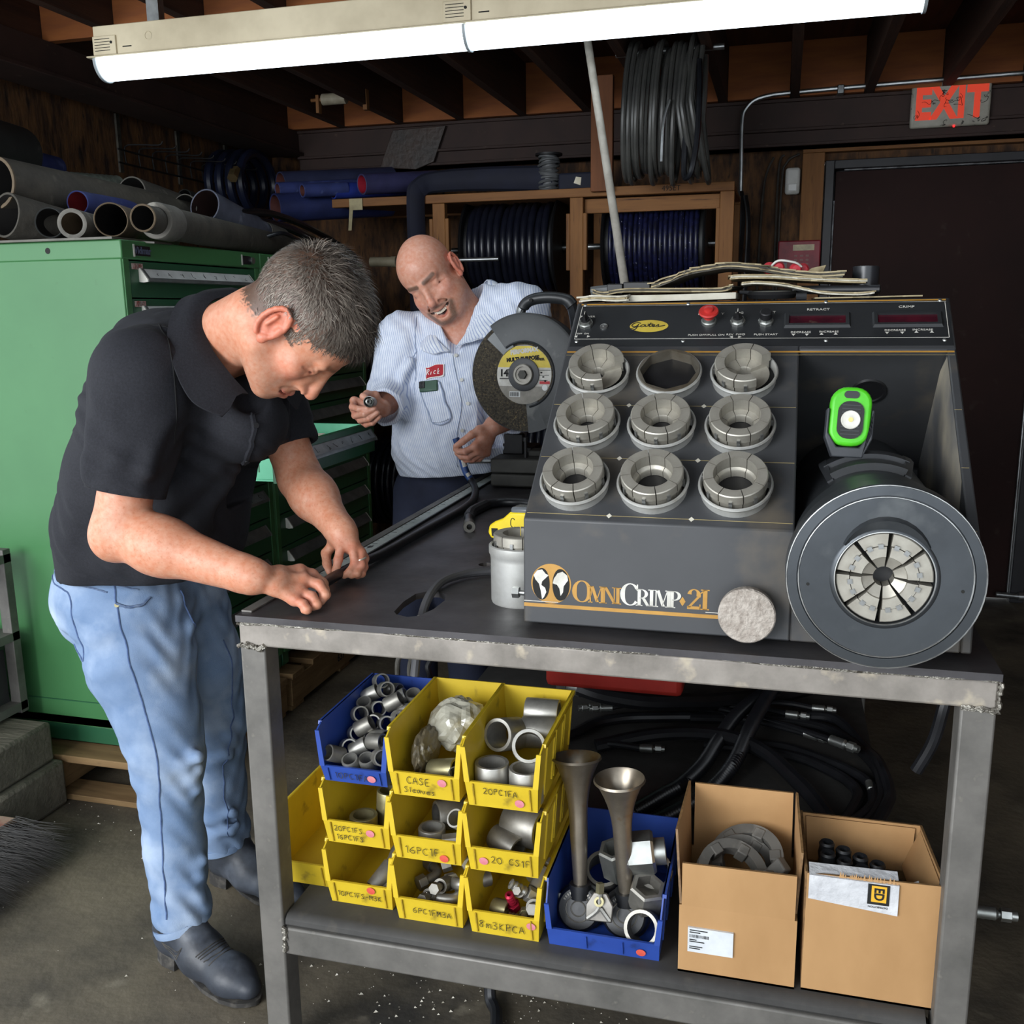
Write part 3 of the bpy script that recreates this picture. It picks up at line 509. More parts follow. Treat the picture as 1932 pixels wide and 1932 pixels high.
lt = MB(HM); lt.lathe([(.119, -.262), (.131, -.262), (.132, -.255), (.131, -.215), (.119, -.215)], 24, closed=True, a0=R(68), a1=R(122)); lt.build('latch_strap', m_machb, mc, world=True)

# ---- die sets parked in the rack (things of their own) ----
def die_set_meshes(rin, key):
    rc = max(.0345, rin+.0055); segm = sector(0, 0, 0, 0, R(1.0), PI/4-R(1.0), 6, [(rin, -.008), (.0485, -.008), (.0485, .012), (.0515, .0135), (.0515, .030), (.050, .0315), (rc, .0315), (rc-.001, .010), (rin+.002, .007), (rin, .004)]).mesh('die_segment_'+key, m_die); return segm
can = MB().lathe([(.053, -.01), (.0565, -.008), (.0555, .006), (.0555, .012), (.0585, .0145), (.060, .0175), (.0585, .0205), (.0565, .021), (.0545, .0185), (.0535, .006), (.0535, -.01)], 48).mesh('canister', m_can)
key = MB().b2((.0505, -.0028, .008), (.0545, .0028, .021)).mesh('key', m_rim)
rows = {0: 'bottom row', 1: 'middle row', 2: 'top row'}; cols = {0: 'at the left end', 1: 'in the centre', 2: 'at the right end'}
RIN = {(0,0): .0235, (1,0): .027, (2,0): .030, (0,1): .0155, (1,1): .0185, (2,1): .022, (0,2): .009, (2,2): .0125}
for r_ in range(3):
    for c_ in range(3):
        x, v = (-.3275, -.1955, -.0615)[c_], (.077, .2135, .3475)[r_]; M = FS(x, v, .0015)
        nm = 'die_set' if (c_, r_) != (1, 2) else 'empty_die_canister'
        t = thing(nm, '', 'die set' if nm == 'die_set' else 'canister', group='die sets parked in the machine rack' if nm == 'die_set' else None); t.matrix_local = M
        t['label'] = f"steel die set {cols[c_]} of the {rows[r_]} on the rack" if nm == 'die_set' else 'empty scalloped die canister in the middle of the top row'
        q = R(7*c_+11*r_); inst('canister', can, t, Matrix.Rotation(q, 4, 'Z'))
        if nm != 'die_set':
            sc = MB(); n = 96; vs = []
            for i in range(n):
                a = 2*PI*i/n; rr_ = .0525-.0035*abs(math.sin(4*a)); vs += [(rr_*math.cos(a), rr_*math.sin(a), .0235), (rr_*math.cos(a), rr_*math.sin(a), -.05), (.0555*math.cos(a), .0555*math.sin(a), .0235), (.0562*math.cos(a), .0562*math.sin(a), .018)]
            sc.add(vs, [f for i in range(n) for j in [(i+1) % n] for f in ((i*4+1, j*4+1, j*4, i*4), (i*4, j*4, j*4+2, i*4+2), (i*4+2, j*4+2, j*4+3, i*4+3))]); sc.build('scalloped_wall', mat('browned steel', '#8d887d', '#6b5f4c', 12, 6, .35, .7, .4, metal=.7), t)
            MB().lathe([(.054, .0022), (0, .0022)], 32).build('canister_floor', m_black, t); continue
        MB().lathe([(.0535, .0022), (0, .0022)], 32).build('canister_floor', m_black, t)
        sm = die_set_meshes(RIN[(c_, r_)], f'{c_}{r_}')
        miss = {(0, 2): (6, 7), (2, 2): (6, 7)}.get((c_, r_), ())
        for k in range(8):
            if k in miss: continue
            Mk = Matrix.Translation((0, 0, .011)) @ Matrix.Rotation(k*PI/4+q*.5+R(10), 4, 'Z'); inst('die_segment', sm, t, Mk); inst('die_key', key, t, Mk @ Matrix.Rotation(PI/8, 4, 'Z') @ Matrix.Translation((-.0005, 0, .0)))
        if miss:
            MB().lathe([(.0445, .0125), (.0125, .0115), (.011, .002)], 32).build('inner_cone', m_die, t)
# ================= green drawer cabinets =================
m_grn = mat('green enamel', '#457a4b', '#3d7044', 2.5, 6, .3, .7, .38, c3='#365f38', s3=24, lo3=.68, hi3=.85)
m_grnd = mat('shaded green enamel', '#2c5f41', '#26543a', 4, 6, .3, .7, .36)  # same enamel, darkened as shade for drawer fronts turned from the daylight
m_mint = mat('mint tray', '#5db78f', '#4da37c', 8, 5, .35, .7, .4)
m_rail = mat('pull aluminium', '#8d9190', '#6a6e6e', 12, 6, .35, .7, .4, metal=.6)
m_lab = mat('white label strip', '#d4d6d4', '#b6b9b8', 16, 6, .4, .75, .6)
m_cap = mat('white pull cap', '#dddcd4', '#c4c2b8', 12, 4, .4, .7, .5)
m_lock = mat('black lock plate', '#15151a', '#26242a', 30, 4, .4, .7, .35)
CX, CB, CT = -1.75, .205, 1.655
def cabinet(name, label, y0, y1, rows, labelled, openrow=None):
    c = thing(name, label, 'cabinet', (-2.1, (y0+y1)/2, .145)); Bx = lambda n, lo, hi, m, bev=.002: MB().b2(lo, hi).build(n, m, c, bevel=bev, world=True)
    Bx('side_panel', (-2.46, y0, CB), (CX-.002, y0+.02, CT-.05), m_grn, .003); Bx('side_panel', (-2.46, y1-.02, CB), (CX-.002, y1, CT-.05), m_grn, .003); Bx('back_panel', (-2.46, y0+.02, CB), (-2.44, y1-.02, CT-.05), m_grn)
    Bx('top_panel', (-2.465, y0-.002, CT-.052), (CX+.003, y1+.002, CT), m_grn, .004)
    Bx('bottom_panel', (-2.46, y0, CB-.0), (CX-.004, y1, CB+.03), m_grn)
    bsm = MB(); bsm.b2((-2.44, y0+.003, .15), (CX-.01, y0+.05, CB)).b2((-2.44, y1-.05, .15), (CX-.01, y1-.003, CB)).b2((-2.44, y0+.05, .175), (CX-.03, y1-.05, CB)); bsm.build('base', m_grnd, c, bevel=.002, world=True)
    for y in (y0+.004, y1-.030): Bx('front_post', (CX-.03, y, CB), (CX+.001, y+.026, CT-.05), m_grn)
    Bx('inner_dark', (-2.42, y0+.022, CB+.03), (CX-.06, y1-.022, CT-.06), m_black)
    ya, yb = y0+.032, y1-.032; z = CT-.054; pull_mesh = {}
    prof = [(0, .017), (.004, .017), (.026, -.012), (.027, -.019), (.012, -.021), (0, -.019)]
    for i, hh in enumerate(rows):
        zt, zb = z-.002, z-hh+.002; z -= hh; ox = .42 if i == openrow else 0; X = CX+ox
        dr = MB().b2((X-.02, ya, zb), (X-.001, yb, zt)).build('drawer', m_grnd, c, bevel=.002, world=True)
        pl_ = MB().prism(prof, (yb-ya)-.09, frame((X-.001, ya+.045, zt-.038), (1, 0, 0), (0, 0, 1), (0, -1, 0))); pl_ = MB()
        ys, ye = ya+.045, yb-.045; n = len(prof)
        vs = [(X-.001+p[0], ys, zt-.036+p[1]) for p in prof]+[(X-.001+p[0], ye, zt-.036+p[1]) for p in prof]
        pl_.add(vs, [(k, (k+1) % n, n+(k+1) % n, n+k) for k in range(n)]+[tuple(range(n-1, -1, -1)), tuple(range(n, 2*n))]); pm = pl_.build('drawer_pull', m_rail, dr, world=False, fix=True); pm.location = -c.location
        q = lambda y, u, h=.0008: (X-.001+.004+.022*u+h*.8, y, zt-.036+.017-.029*u+h*.6)
        if i in labelled:
            lb = MB().add([q(ys+.012, .06), q(ye-.006, .06), q(ye-.006, .9), q(ys+.012, .9)], [(3, 2, 1, 0)]).build('label_strip', m_lab if labelled[i] == 2 else mat('grey label strip', '#8d9092', '#6f7274', 14, 6), dr); lb.location = -c.location
            rr_ = random.Random(i); mk = MB()
            for k in range(9):
                y = ys+.05+(ye-ys-.1)*(k+rr_.uniform(-.2, .2))/8; P = [(y+rr_.uniform(-.008, .008), rr_.uniform(.2, .8)) for _ in range(4)]
                mk.tube([q(a, b, .0014) for a, b in P], .0006, 3)
            mk = mk.build('lettering', m_ink, dr); mk.location = -c.location; mk['kind'] = 'stuff'
        for y, d in ((ys, -.006), (ye, .006)):
            e = MB(); vs = [(X-.001+p[0]*1.04, y, zt-.036+p[1]*1.05) for p in prof]+[(X-.001+p[0]*1.04, y+d, zt-.036+p[1]*1.05) for p in prof]
            e.add(vs, [(k, (k+1) % n, n+(k+1) % n, n+k) for k in range(n)]+[tuple(range(n)), tuple(range(2*n-1, n-1, -1))]); e = e.build('pull_cap', m_cap if (i < 3 or openrow is None) else m_rail, dr, fix=True); e.location = -c.location
        if i < 2 and openrow is not None:
            s = MB().b2((X, ya+.008, zt-.022), (X+.001, ya+.058, zt-.006)).build('sticker', mat('red edged sticker', '#c8bfb8', '#a04a40', 60, 3), dr); s.location = -c.location
            s = scrawl('52I82', .011, frame((X+.0014, ya+.012, zt-.019), (0, 1, 0), (0, 0, 1)), m_ink, dr, w=.0012); s.location = -c.location
        if ox:
            tr = MB(); tr.b2((CX-.05, ya+.012, zb+.004), (X-.02, yb-.012, zb+.01)).b2((CX-.05, ya+.012, zb+.01), (X-.02, ya+.02, zt-.006)).b2((CX-.05, yb-.02, zb+.01), (X-.02, yb-.012, zt-.006))
            tr.b2((X-.03, ya+.02, zb+.01), (X-.02, yb-.02, zt-.004)); tr = tr.build('tray', m_mint, dr, bevel=.001); tr.location = -c.location
            for k in range(1, 7):
                y = ya+.02+(yb-ya-.04)*k/7; d_ = MB().b2((CX-.05, y-.0015, zb+.01), (X-.03, y+.0015, zt-.03)).build('divider', m_mint, dr); d_.location = -c.location
            for k in range(1, 4):
                x_ = CX+(.42)*k/4; d_ = MB().b2((x_-.0015, ya+.02, zb+.01), (x_+.0015, yb-.02, zt-.036)).build('divider', m_mint, dr); d_.location = -c.location
            sl = MB()
            for k in range(7): sl.b2((CX+.02+.055*k, ya+.0112, zb+.03), (CX+.024+.055*k, ya+.0125, zt-.02))
            sl = sl.build('side_slot', m_grnd, dr); sl.location = -c.location; sl['kind'] = 'stuff'
    return c
rows1 = [.103]*5+[.103, .125, .125, .125, .13, .13, .13]; rows2 = [.100, .100, .100, .1, .1, .125, .125, .125, .125, .125, .17]
c1 = cabinet('drawer_cabinet', 'green steel drawer cabinet with its middle drawer pulled open', 2.37, 3.11, rows1, {0: 2, 1: 2, 5: 1, 6: 1, 7: 1}, 5)
c2 = cabinet('drawer_cabinet', 'green steel drawer cabinet behind the bending man, all drawers shut', 3.118, 3.985, rows2, {0: 1})
def plate(c, y, z, w, redk=0):
    p = MB().b2((CX, y, z-.014), (CX+.004, y+w, z+.014)).build('name_plate' if not redk else 'lock_plate', m_lock, c, bevel=.001, world=True); q = MB().b2((CX, y-.006, z-.017), (CX+.005, y, z+.017)).build('plate_edge', m_cap, c, world=True)
    if redk: MB().cyl((CX+.002, y+w+.008, z), (CX+.009, y+w+.008, z), .011, n=16).build('lock_barrel', m_zinc, c, world=True); 
plate(c1, 2.425, 1.628, .072); o = text('Vidmar', .026, frame((CX+.0045, 2.461, 1.628), (0, 1, 0), (0, 0, 1)), mat('blue grey print', '#5a6078', rough=.5), c1, bold=.0008); o.data.transform(Matrix.Translation(-c1.location))
plate(c1, 2.998, 1.628, .055, 1); plate(c2, 3.175, 1.628, .05); plate(c2, 3.86, 1.628, .05, 1)
MB().cyl((-1.985, 2.369, 1.63), (-1.985, 2.3675, 1.63), .0085, n=16).build('bolt_hole', m_ink, c1, world=True)
MB().b2((-2.455, 2.3675, .285), (CX-.006, 2.369, .288)).build('side_seam', m_grnd, c1, world=True)
# small things lying in the open drawer
rr = random.Random(11)
for k in range(7):
    y, x = 2.46+.088*k+rr.uniform(-.01, .01), -1.40-rr.choice((0, .1, .2))
    t = thing('drawer_fitting', f'small steel fitting in the open tray, number {k+1} along', 'fitting', (x, y, 1.008), rr.uniform(0, 6), 'fittings in the open drawer tray')
    t['label'] = 'small steel fitting lying in the open mint drawer tray'; MB().cyl((-.02, 0, .013), (.012, 0, .013), .012, n=6).cyl((.012, 0, .013), (.026, 0, .013), .008, n=10).build('body', m_zinc, t)
for k, (x, y) in enumerate(((-1.42, 2.45), (-1.44, 2.82), (-1.6, 2.6))):
    t = thing('paper_slip', ['white paper slip at the near end of the open tray', 'white paper slip in the middle of the open tray', 'white paper slip at the back of the open tray'][k], 'paper', (x, y, 1.07), .2*k); MB().b2((-.04, -.03, 0), (.04, .03, .001)).build('sheet', m_paper, t)

# ---------- pallets under the cabinets ----------
m_pal = mat('pallet wood', '#8a6f4a', '#6b5233', 5, 7, .3, .7, .8, st=(8, 1, 8), c3='#3f3222', s3=14, lo3=.62, hi3=.8)
m_palx = mat('pallet board wood', '#8a6f4a', '#6b5233', 5, 7, .3, .7, .8, st=(1, 8, 8), c3='#3f3222', s3=14, lo3=.62, hi3=.8)
for y0, y1, lab in ((2.285, 3.02, 'worn wooden pallet under the open-drawer cabinet, marked 63'), (3.06, 3.99, 'worn wooden pallet under the farther green cabinet')):
    t = thing('pallet', lab, 'pallet', (-2.1, (y0+y1)/2, 0))
    for x in (-2.5, -2.13, -1.74): MB().b2((x, y0, .018), (x+.045, y1, .122)).build('stringer', m_pal, t, bevel=.003, world=True)
    y = y0
    while y+.1 <= y1+.01: MB().b2((-2.51, y, .122), (-1.69, y+.098, .145)).build('deck_board', m_palx, t, bevel=.003, world=True); y += .128 if y0 < 2.5 else .166
    for y in (y0, (y0+y1)/2-.05, y1-.1): MB().b2((-2.5, y, 0), (-1.7, y+.095, .018)).build('bottom_board', m_palx, t, bevel=.002, world=True)
    o = text('63' if y0 < 2.5 else '637', .045, frame((-1.6945, y0+.42, .066), (0, 1, 0), (0, 0, 1)), m_ink, t, bold=.001); o.data.transform(Matrix.Translation(-t.location))

# ---------- cut hoses piled on the cabinets ----------
m_hg = mat('grey brown hose', '#4e4a42', '#3a3732', 14, 7, .35, .7, .8, c3='#6b675c', s3=20, lo3=.62, hi3=.8, bump=.2)
m_hl = mat('light worn hose', '#6e6b64', '#55534d', 16, 7, .35, .7, .8, c3='#86837a', s3=24, bump=.2)
m_hd = mat('dark rubber hose', '#2e302f', '#212322', 10, 7, .35, .7, .7, c3='#474845', s3=18, lo3=.64, hi3=.8)
m_hin = mat('hose bore', '#141211', '#1d1a18', 12, 4, .4, .7, .8)
m_hbr = mat('brown hose wall', '#6b5c48', '#4f4334', 14, 6, .35, .7, .8)
m_red = mat('red silicone bore', '#8c2a30', '#6b1f26', 8, 4, .4, .7, .7)
def hose(name, lab, p0, p1, r, wall=.006, m=None, bore=None, ext=1.0, grp=None, rib=0, sag=0, cat='hose', edge=None):
    p0, p1 = fr(p0), fr(p1); p1 = p0+(p1-p0)*ext; t = thing(name, lab, cat, tuple(p0), group=grp); d = (p1-p0); L = d.length; n = 30
    M = d.to_track_quat('Z', 'Y').to_matrix().to_4x4()
    prof = [(r-wall, .0), (r-wall*.5, -.002), (r, .0)]; k = max(2, int(L/.012)) if rib else 6
    for i in range(k+1):
        prof.append((r*(1-(.06 if (rib and i % 2) else 0)), .002+(L-.002)*i/k))
    prof.append((r-wall, L))
    MB(M).lathe(prof, n).build('wall', m or m_hg, t, angle=50)
    MB(M).lathe([(r-wall, 0), (r-wall-.0005, L*.98), (0, L*.98)], n).build('bore', bore or m_hin, t, angle=50)
    if edge: MB(M).lathe([(r-wall-.0005, -.001), (r-wall*.5, -.003), (r+.0005, -.001), (r+.0005, .004)], n).build('cut_edge', edge, t, angle=50)
    return t
hose('hose_offcut', 'thick dark hose end at the top of the pile by the wall', (-2.55, 2.945, 1.995), (-2.5, 2.6, 2.0), .093, .01, m_hd, ext=1.3)
hose('hose_offcut', 'short pale blue hose end beside the thick dark one', (-2.6, 3.19, 1.985), (-2.57, 3.0, 1.985), .041, .005, m_bluehose)
hose('hose_offcut', 'large grey brown hose across the top of the pile', (-2.2, 2.44, 1.83), (-2.15, 2.952, 1.806), .074, .008, m_hg, ext=1.75, edge=m_hbr)
hose('ribbed_hose', 'pale green ribbed hose behind the large grey brown one', (-2.45, 3.33, 1.93), (-2.5, 2.9, 1.905), .04, .004, mat('pale ribbed hose', '#8a9288', '#5e655d', 40, 3), rib=1)
hose('hose_offcut', 'torn black-mouthed hose high on the pile, right of ribbed hose', (-2.3, 3.205, 1.885), (-2.3, 3.452, 1.858), .061, .005, m_hl, ext=1.9)
hose('hose_offcut', 'grey hose with wide black mouth lowest at the pile end', (-2.141, 2.40, 1.735), (-2.1, 2.558, 1.705), .064, .006, m_hg, ext=2.2)
hose('hose_offcut', 'dark thin-walled hose end between two grey mouths', (-2.012, 2.42, 1.711), (-2.1, 2.75, 1.703), .043, .004, m_hd, ext=1.4)
hose('hose_offcut', 'thick pale-walled brown hose mouth on the cabinet edge', (-1.922, 2.40, 1.704), (-2.0, 2.658, 1.70), .041, .011, m_hl, m_hbr, ext=2)
hose('hose_offcut', 'blue hose with a rust red bore lying on the front mouths', (-2.055, 2.60, 1.785), (-2.1, 2.882, 1.79), .035, .004, m_bluehose, m_red, ext=1.6)
hose('hose_offcut', 'oval brown hose mouth left of the long sleeved hose', (-1.817, 2.43, 1.713), (-2.0, 2.875, 1.72), .047, .004, m_hbr, ext=1.5)
t = hose('long_hose', 'long grey brown hose with a pale sleeve along cabinet front edge', (-1.70, 2.41, 1.712), (-1.86, 3.545, 1.697), .037, .004, m_hg, edge=m_hbr)
M = (fr((-1.86, 3.545, 1.697))-fr((-1.70, 2.41, 1.712))).to_track_quat('Z', 'Y').to_matrix().to_4x4(); MB(M).lathe([(.038, .07), (.049, .072), (.051, .075), (.051, .16), (.049, .165), (.037, .18)], 30).build('sleeve', m_hl, t); MB(M).lathe([(.037, .12), (.046, .17), (.046, 1.1), (.036, 1.12)], 24).build('outer_jacket', m_hg, t)
hose('hose_offcut', 'frayed black-mouthed hose end beside the big blue grey hose', (-2.05, 3.15, 1.82), (-2.05, 3.3, 1.80), .049, .004, m_hl, ext=1.5, rib=1)
hose('hose_offcut', 'thin ring of hose showing behind the big blue grey hose', (-2.3, 3.54, 1.905), (-2.3, 3.7, 1.89), .033, .004, m_hd)
hose('hose_offcut', 'big blue grey hose with wide dark brown mouth', (-1.95, 3.12, 1.82), (-1.93, 3.406, 1.752), .060, .005, mat('blue grey hose', '#5d6170', '#4a4d59', 14, 6, c3='#767a88', s3=22), mat('dark brown bore', '#33211e', '#1f1413', 10), ext=1.45)
hose('hose_offcut', 'small grey hose ring at right end of the pile', (-1.9, 3.43, 1.755), (-1.9, 3.56, 1.74), .038, .003, m_hl)
for k, P in enumerate(([(-1.95, 3.1, 1.76), (-1.9, 3.22, 1.80), (-1.9, 3.45, 1.825), (-1.9, 3.70, 1.81), (-1.9, 3.987, 1.765), (-1.88, 4.198, 1.70), (-1.95, 4.3, 1.69)], [(-1.95, 3.15, 1.74), (-1.9, 3.327, 1.785), (-1.9, 3.61, 1.781), (-1.88, 3.88, 1.728), (-1.88, 4.16, 1.685)], [(-1.98, 3.2, 1.72), (-1.9, 3.36, 1.76), (-1.9, 3.69, 1.737), (-1.88, 3.927, 1.698), (-1.86, 4.1, 1.675)], [(-2.0, 3.2, 1.77), (-1.96, 3.45, 1.80), (-1.95, 3.75, 1.79), (-1.95, 4.05, 1.74), (-2, 4.3, 1.69)], [(-1.82, 3.2, 1.70), (-1.74, 3.263, 1.732), (-1.735, 3.381, 1.712), (-1.735, 3.505, 1.672), (-1.735, 3.614, 1.625), (-1.737, 3.73, 1.56)])):
    t = thing('thin_hose', ['glossy black hose arching highest over the cabinet end', 'second glossy black hose under the highest arch', 'lowest black hose lying along the cabinet top end', 'black hose behind the others at the cabinet end', 'thin black hose drooping over the cabinet front'][k], 'hose', P[0]); MB().tube(spline(P, 8), .013 if k < 4 else .0075, 10).build('tube', m_rubg, t, world=True)
t = thing('cardboard_scrap', 'torn cardboard scrap lying under the hose mouths on the cabinet', 'cardboard', (-1.95, 2.5, CT)); MB().b2((-.35, -.15, 0), (.19, .1, .006)).box((.14, .0, .012), (.16, .12, .005), TRS(rot=(.03, .06, .2))).build('sheet', mat('grey card', '#5f5c52', '#45423b', 12), t)

# ================= hose reel rack at the back =================
rk = thing('reel_rack', 'rough lumber rack holding black hose reels at the back wall', 'rack', (-.9, 4.6, 0))
L_ = lambda n, lo, hi, m=m_lumber: MB().b2(lo, hi).build(n, m, rk, bevel=.003, world=True)
for x in (-1.535, -.905, -.268):
    for y in (4.30, 4.86): L_('post', (x, y, 0), (x+.058, y+.04, 1.925))
L_('top_rail', (-2.02, 4.29, 1.925), (-.21, 4.33, 1.962), m_lumbery); L_('top_rail', (-2.02, 4.86, 1.925), (-.21, 4.9, 1.962), m_lumbery)
L_('shelf_board', (-2.02, 4.33, 1.935), (-.21, 4.86, 1.955), m_lumbery); L_('header', (-.847, 4.335, 1.86), (-.27, 4.36, 1.92), m_lumbery)
L_('brace', (-2.0, 4.3, .20), (-.21, 4.34, .24), m_lumbery)
for x in (-1.552, -1.477, -.922, -.847, -.283):
    for z in (1.62, .62): L_('axle_cleat', (x, 4.3, z), (x+.017, 4.33, z+.24))
o = text('495ET', .03, frame((-.47, 4.289, 1.944), (1, 0, 0), (0, 0, 1)), m_ink, rk); o.data.transform(Matrix.Translation(-rk.location))
m_reel = mat('reel black', '#0d0e10', '#16171a', 10, 5, .4, .7, .5); m_reelh = mat('reel hose black', '#121420', '#1a1c26', 22, 5, .4, .7, .3)
def reel(x0, x1, z, R_, lab, m=m_reelh, rh=.016, y=4.58):
    t = thing('hose_reel', lab, 'reel', ((x0+x1)/2, y, z)); h = (x1-x0)/2; Mx = Matrix.Rotation(PI/2, 4, 'Y')
    for sgn in (-1, 1): MB(Matrix.Translation((sgn*h, 0, 0)) @ Mx).lathe([(.03, -.006), (R_*.97, -.006), (R_, 0), (R_*.97, .006), (.03, .006)], 40).build('flange', m_reel, t)
    MB().cyl((-h-.11, 0, 0), (h+.11, 0, 0), .014, n=14).build('axle', m_steelb, t)
    n = int((2*h-.03)/(2*rh)); w_ = MB()
    for i in range(n):
        x = -h+.02+rh+i*2*rh; Rr = R_*.84-(.012 if (i*7) % 5 == 0 else 0); M = Matrix.Translation((x, 0, 0)) @ Mx; w_.lathe([(Rr+rh*math.cos(a), rh*math.sin(a)) for a in np.linspace(-PI/2, PI/2, 7)], 40, M)
    w_ = w_.build('hose_winding', m, t); w_['kind'] = 'stuff'; MB(Mx).lathe([(R_*.8, -h), (R_*.8, h)], 32).build('drum', m_reel, t); return t
m_reelb = mat('blue-black reel hose', '#171a3c', '#0f1020', 60, 4, .45, .6, .35, c3='#8f93a8', s3=90, lo3=.68, hi3=.72)
reel(-1.43, -1.0, 1.735, .235, 'black hose reel in the middle bay, top row'); reel(-.775, -.335, 1.735, .235, 'black and blue reel in the right bay, top row', m_reelb, .011)
reel(-2.08, -1.66, 1.16, .24, 'black hose reel behind the green cabinets, upper one', y=4.62); reel(-2.08, -1.66, .6, .25, 'black hose reel behind green cabinets near the floor', y=4.62); reel(-1.43, -1.0, .80, .25, 'low black hose reel in the middle bay'); reel(-.775, -.335, .80, .25, 'low black hose reel in the right bay')
t = thing('white_axle', 'steel axle bar with a white plastic end cap beside cabinet', 'bar', (-1.75, 4.2, 1.672)); MB().cyl((-1.80, 4.2, 1.674), (-1.68, 4.2, 1.672), .021, n=16).cyl((-1.70, 4.2, 1.672), (-1.675, 4.2, 1.672), .024, n=16).build('end_cap', mat('yellowed cap', '#a39a82', '#857c66', 10), t, world=True); MB().cyl((-1.68, 4.2, 1.672), (-1.2, 4.2, 1.672), .009, n=12).build('bar', m_steelb, t, world=True)
def lay(lab, p0, p1, r, m, bore, name='silicone_hose'): return hose(name, lab, p0, p1, r, .007, m, bore, grp=None)
m_bore = mat('dusky red bore', '#6a3f3a', '#4c2d2a', 10); m_bh2 = mat('bright blue hose', '#2c3f9a', '#22307a', 12)
lay('wide dull blue hose end at the left of the stacked blue hoses', (-2.305, 4.35, 2.047), (-1.933, 4.818, 2.111), 0.058, mat('dull blue hose', '#343957', '#282c44', 12), m_bore)
lay('long blue hose over the two short blue hoses', (-2.27, 4.25, 2.012), (-1.836, 4.796, 2.084), 0.032, m_bluehose, m_bore)
lay('small blue hose in front with an orange brown mouth', (-2.12, 4.2, 1.995), (-1.984, 4.372, 2.017), 0.031, m_bluehose, m_bore)
lay('bright blue hose joining behind the small front hose', (-2.03, 4.33, 2.003), (-1.720, 4.720, 2.053), 0.036, m_bh2, m_bore)
lay('widest blue hose below the others with a brown mouth', (-2.26, 4.2, 1.925), (-1.888, 4.668, 1.978), 0.064, mat('mid blue hose', '#303a6c', '#252c52', 12), m_bore)
lay('blue hose with bright red mouth at right of the stack', (-1.862, 4.28, 2.02), (-1.614, 4.592, 2.062), 0.046, mat('dusk blue hose', '#3f3f66', '#30304e', 12), mat('bright red bore', '#a52436', '#84182a', 8))
t = thing('tape_strip', 'pale torn tape strip dangling from the rack rail end', 'tape', (-1.9, 4.285, 1.93)); MB().b2((-.03, -.003, -.02), (.035, 0, .03)).add([(-.028, -.004, -.0), (-.01, -.004, 0), (-.02, -.012, -.11), (-.036, -.012, -.11)], [(0, 1, 2, 3)]).build('tape', mat('yellowed tape', '#a89c72', '#8a7f5c', 18), t)
m_navy = mat('dark navy cloth', '#12162a', '#0d1020', 12, 5, .35, .7, .8)
t = thing('layflat_hose', 'flat navy hose lying on the rack and hanging down at its end', 'hose', (-1.5, 4.45, 1.962))
P = spline([(-1.60, 4.27, 1.2), (-1.60, 4.27, 1.6), (-1.60, 4.265, 1.93), (-1.585, 4.28, 1.99), (-1.52, 4.32, 2.02), (-1.3, 4.38, 2.03), (-1.0, 4.4, 2.02)], 6); MB().tube(P, [.045]*(len(P)-14)+[.045+.012*(i/13) for i in range(14)], 10, ell=.6).build('tube', m_navy, t, world=True)
t = thing('wire_spool', 'small spool of grey wire standing on the rack top', 'spool', (-1.02, 4.4, 1.962))
for z in (0, .155): MB().lathe([(0, z), (.06, z), (.06, z+.008), (0, z+.008)], 24).build('flange', m_black, t)
ww = MB(); ww.lathe([(.035, .008), (.035, .155)], 20)
for i in range(11): ww.tube([((.04+.003*(i % 3))*math.cos(a), (.04+.003*(i % 3))*math.sin(a), .018+.0125*i+.008*math.sin(a+i)) for a in np.linspace(0, 2*PI, 20, endpoint=False)], .006, 6, closed=True)
q = ww.build('wire_winding', mat('grey wire', '#5d5f60', '#46484a', 20), t); q['kind'] = 'stuff'
t = thing('dark_case', 'small dark case with torn white sticker on rack top', 'case', (-.88, 4.42, 1.962)); MB().b2((-.09, -.06, 0), (.09, .08, .075)).build('case', m_navy, t, bevel=.01); MB().add([(-.02, -.0615, .03), (.01, -.0615, .02), (.014, -.0615, .052), (-.01, -.0615, .056)], [(0, 1, 2, 3)]).build('sticker', m_paper, t)
t = thing('upright_board', 'brown board nailed upright over the rack rail', 'board', (-.757, 4.27, 1.94)); MB().b2((-.805+.757, -.02, 0), (.045, .015, .46)).build('board', mat('brown board', '#7b4a29', '#5f371d', 5, 7, .3, .7, .75, st=(7, 7, .7)), t, bevel=.003)
# bundle of hose hung from a joist
t = thing('hung_hose_bundle', 'large bundle of grey hose loops hung from the joists', 'hose bundle', (-.456, 4.0, 2.1)); rr = random.Random(5)
for k in range(17):
    x = -.60+.0165*k+rr.uniform(-.004, .004); a1, zc, hz, hy = rr.uniform(-.1, .1), 2.19+rr.uniform(-.012, .012), .235+rr.uniform(-.02, .02), .17+rr.uniform(-.02, .02)
    pts = [(x+.03*(math.sin(a)*.4)+(.05 if k > 11 else 0)*(math.sin(a) < 0)*(-math.sin(a)), 4.0+hy*math.cos(a), zc+hz*math.sin(a)) for a in np.linspace(0, 2*PI, 30, endpoint=False)]
    MB().tube(pts, .0105, 8, closed=True).build('loop', mat('grey hung hose', '#4b4b48', '#3a3a39', 10, 5, .4, .7, .35), t, world=True)
MB().tube(spline([(-.33, 3.86, 2.34), (-.325, 3.82, 2.1), (-.34, 3.8, 1.96), (-.36, 3.82, 1.925), (-.375, 3.84, 1.96), (-.37, 3.86, 2.2)], 6), .011, 8).build('loop', m_rubg, t, world=True)
MB().tube(spline([(-.43, 3.82, 2.2), (-.45, 3.81, 2.12), (-.455, 3.81, 1.985)], 6), .006, 8).build('tail', m_steelb, t, world=True)
MB().cyl((-.66, 4.0, 2.412), (-.25, 4.0, 2.412), .012, n=12).build('hanger_bar', m_steelb, t, world=True)
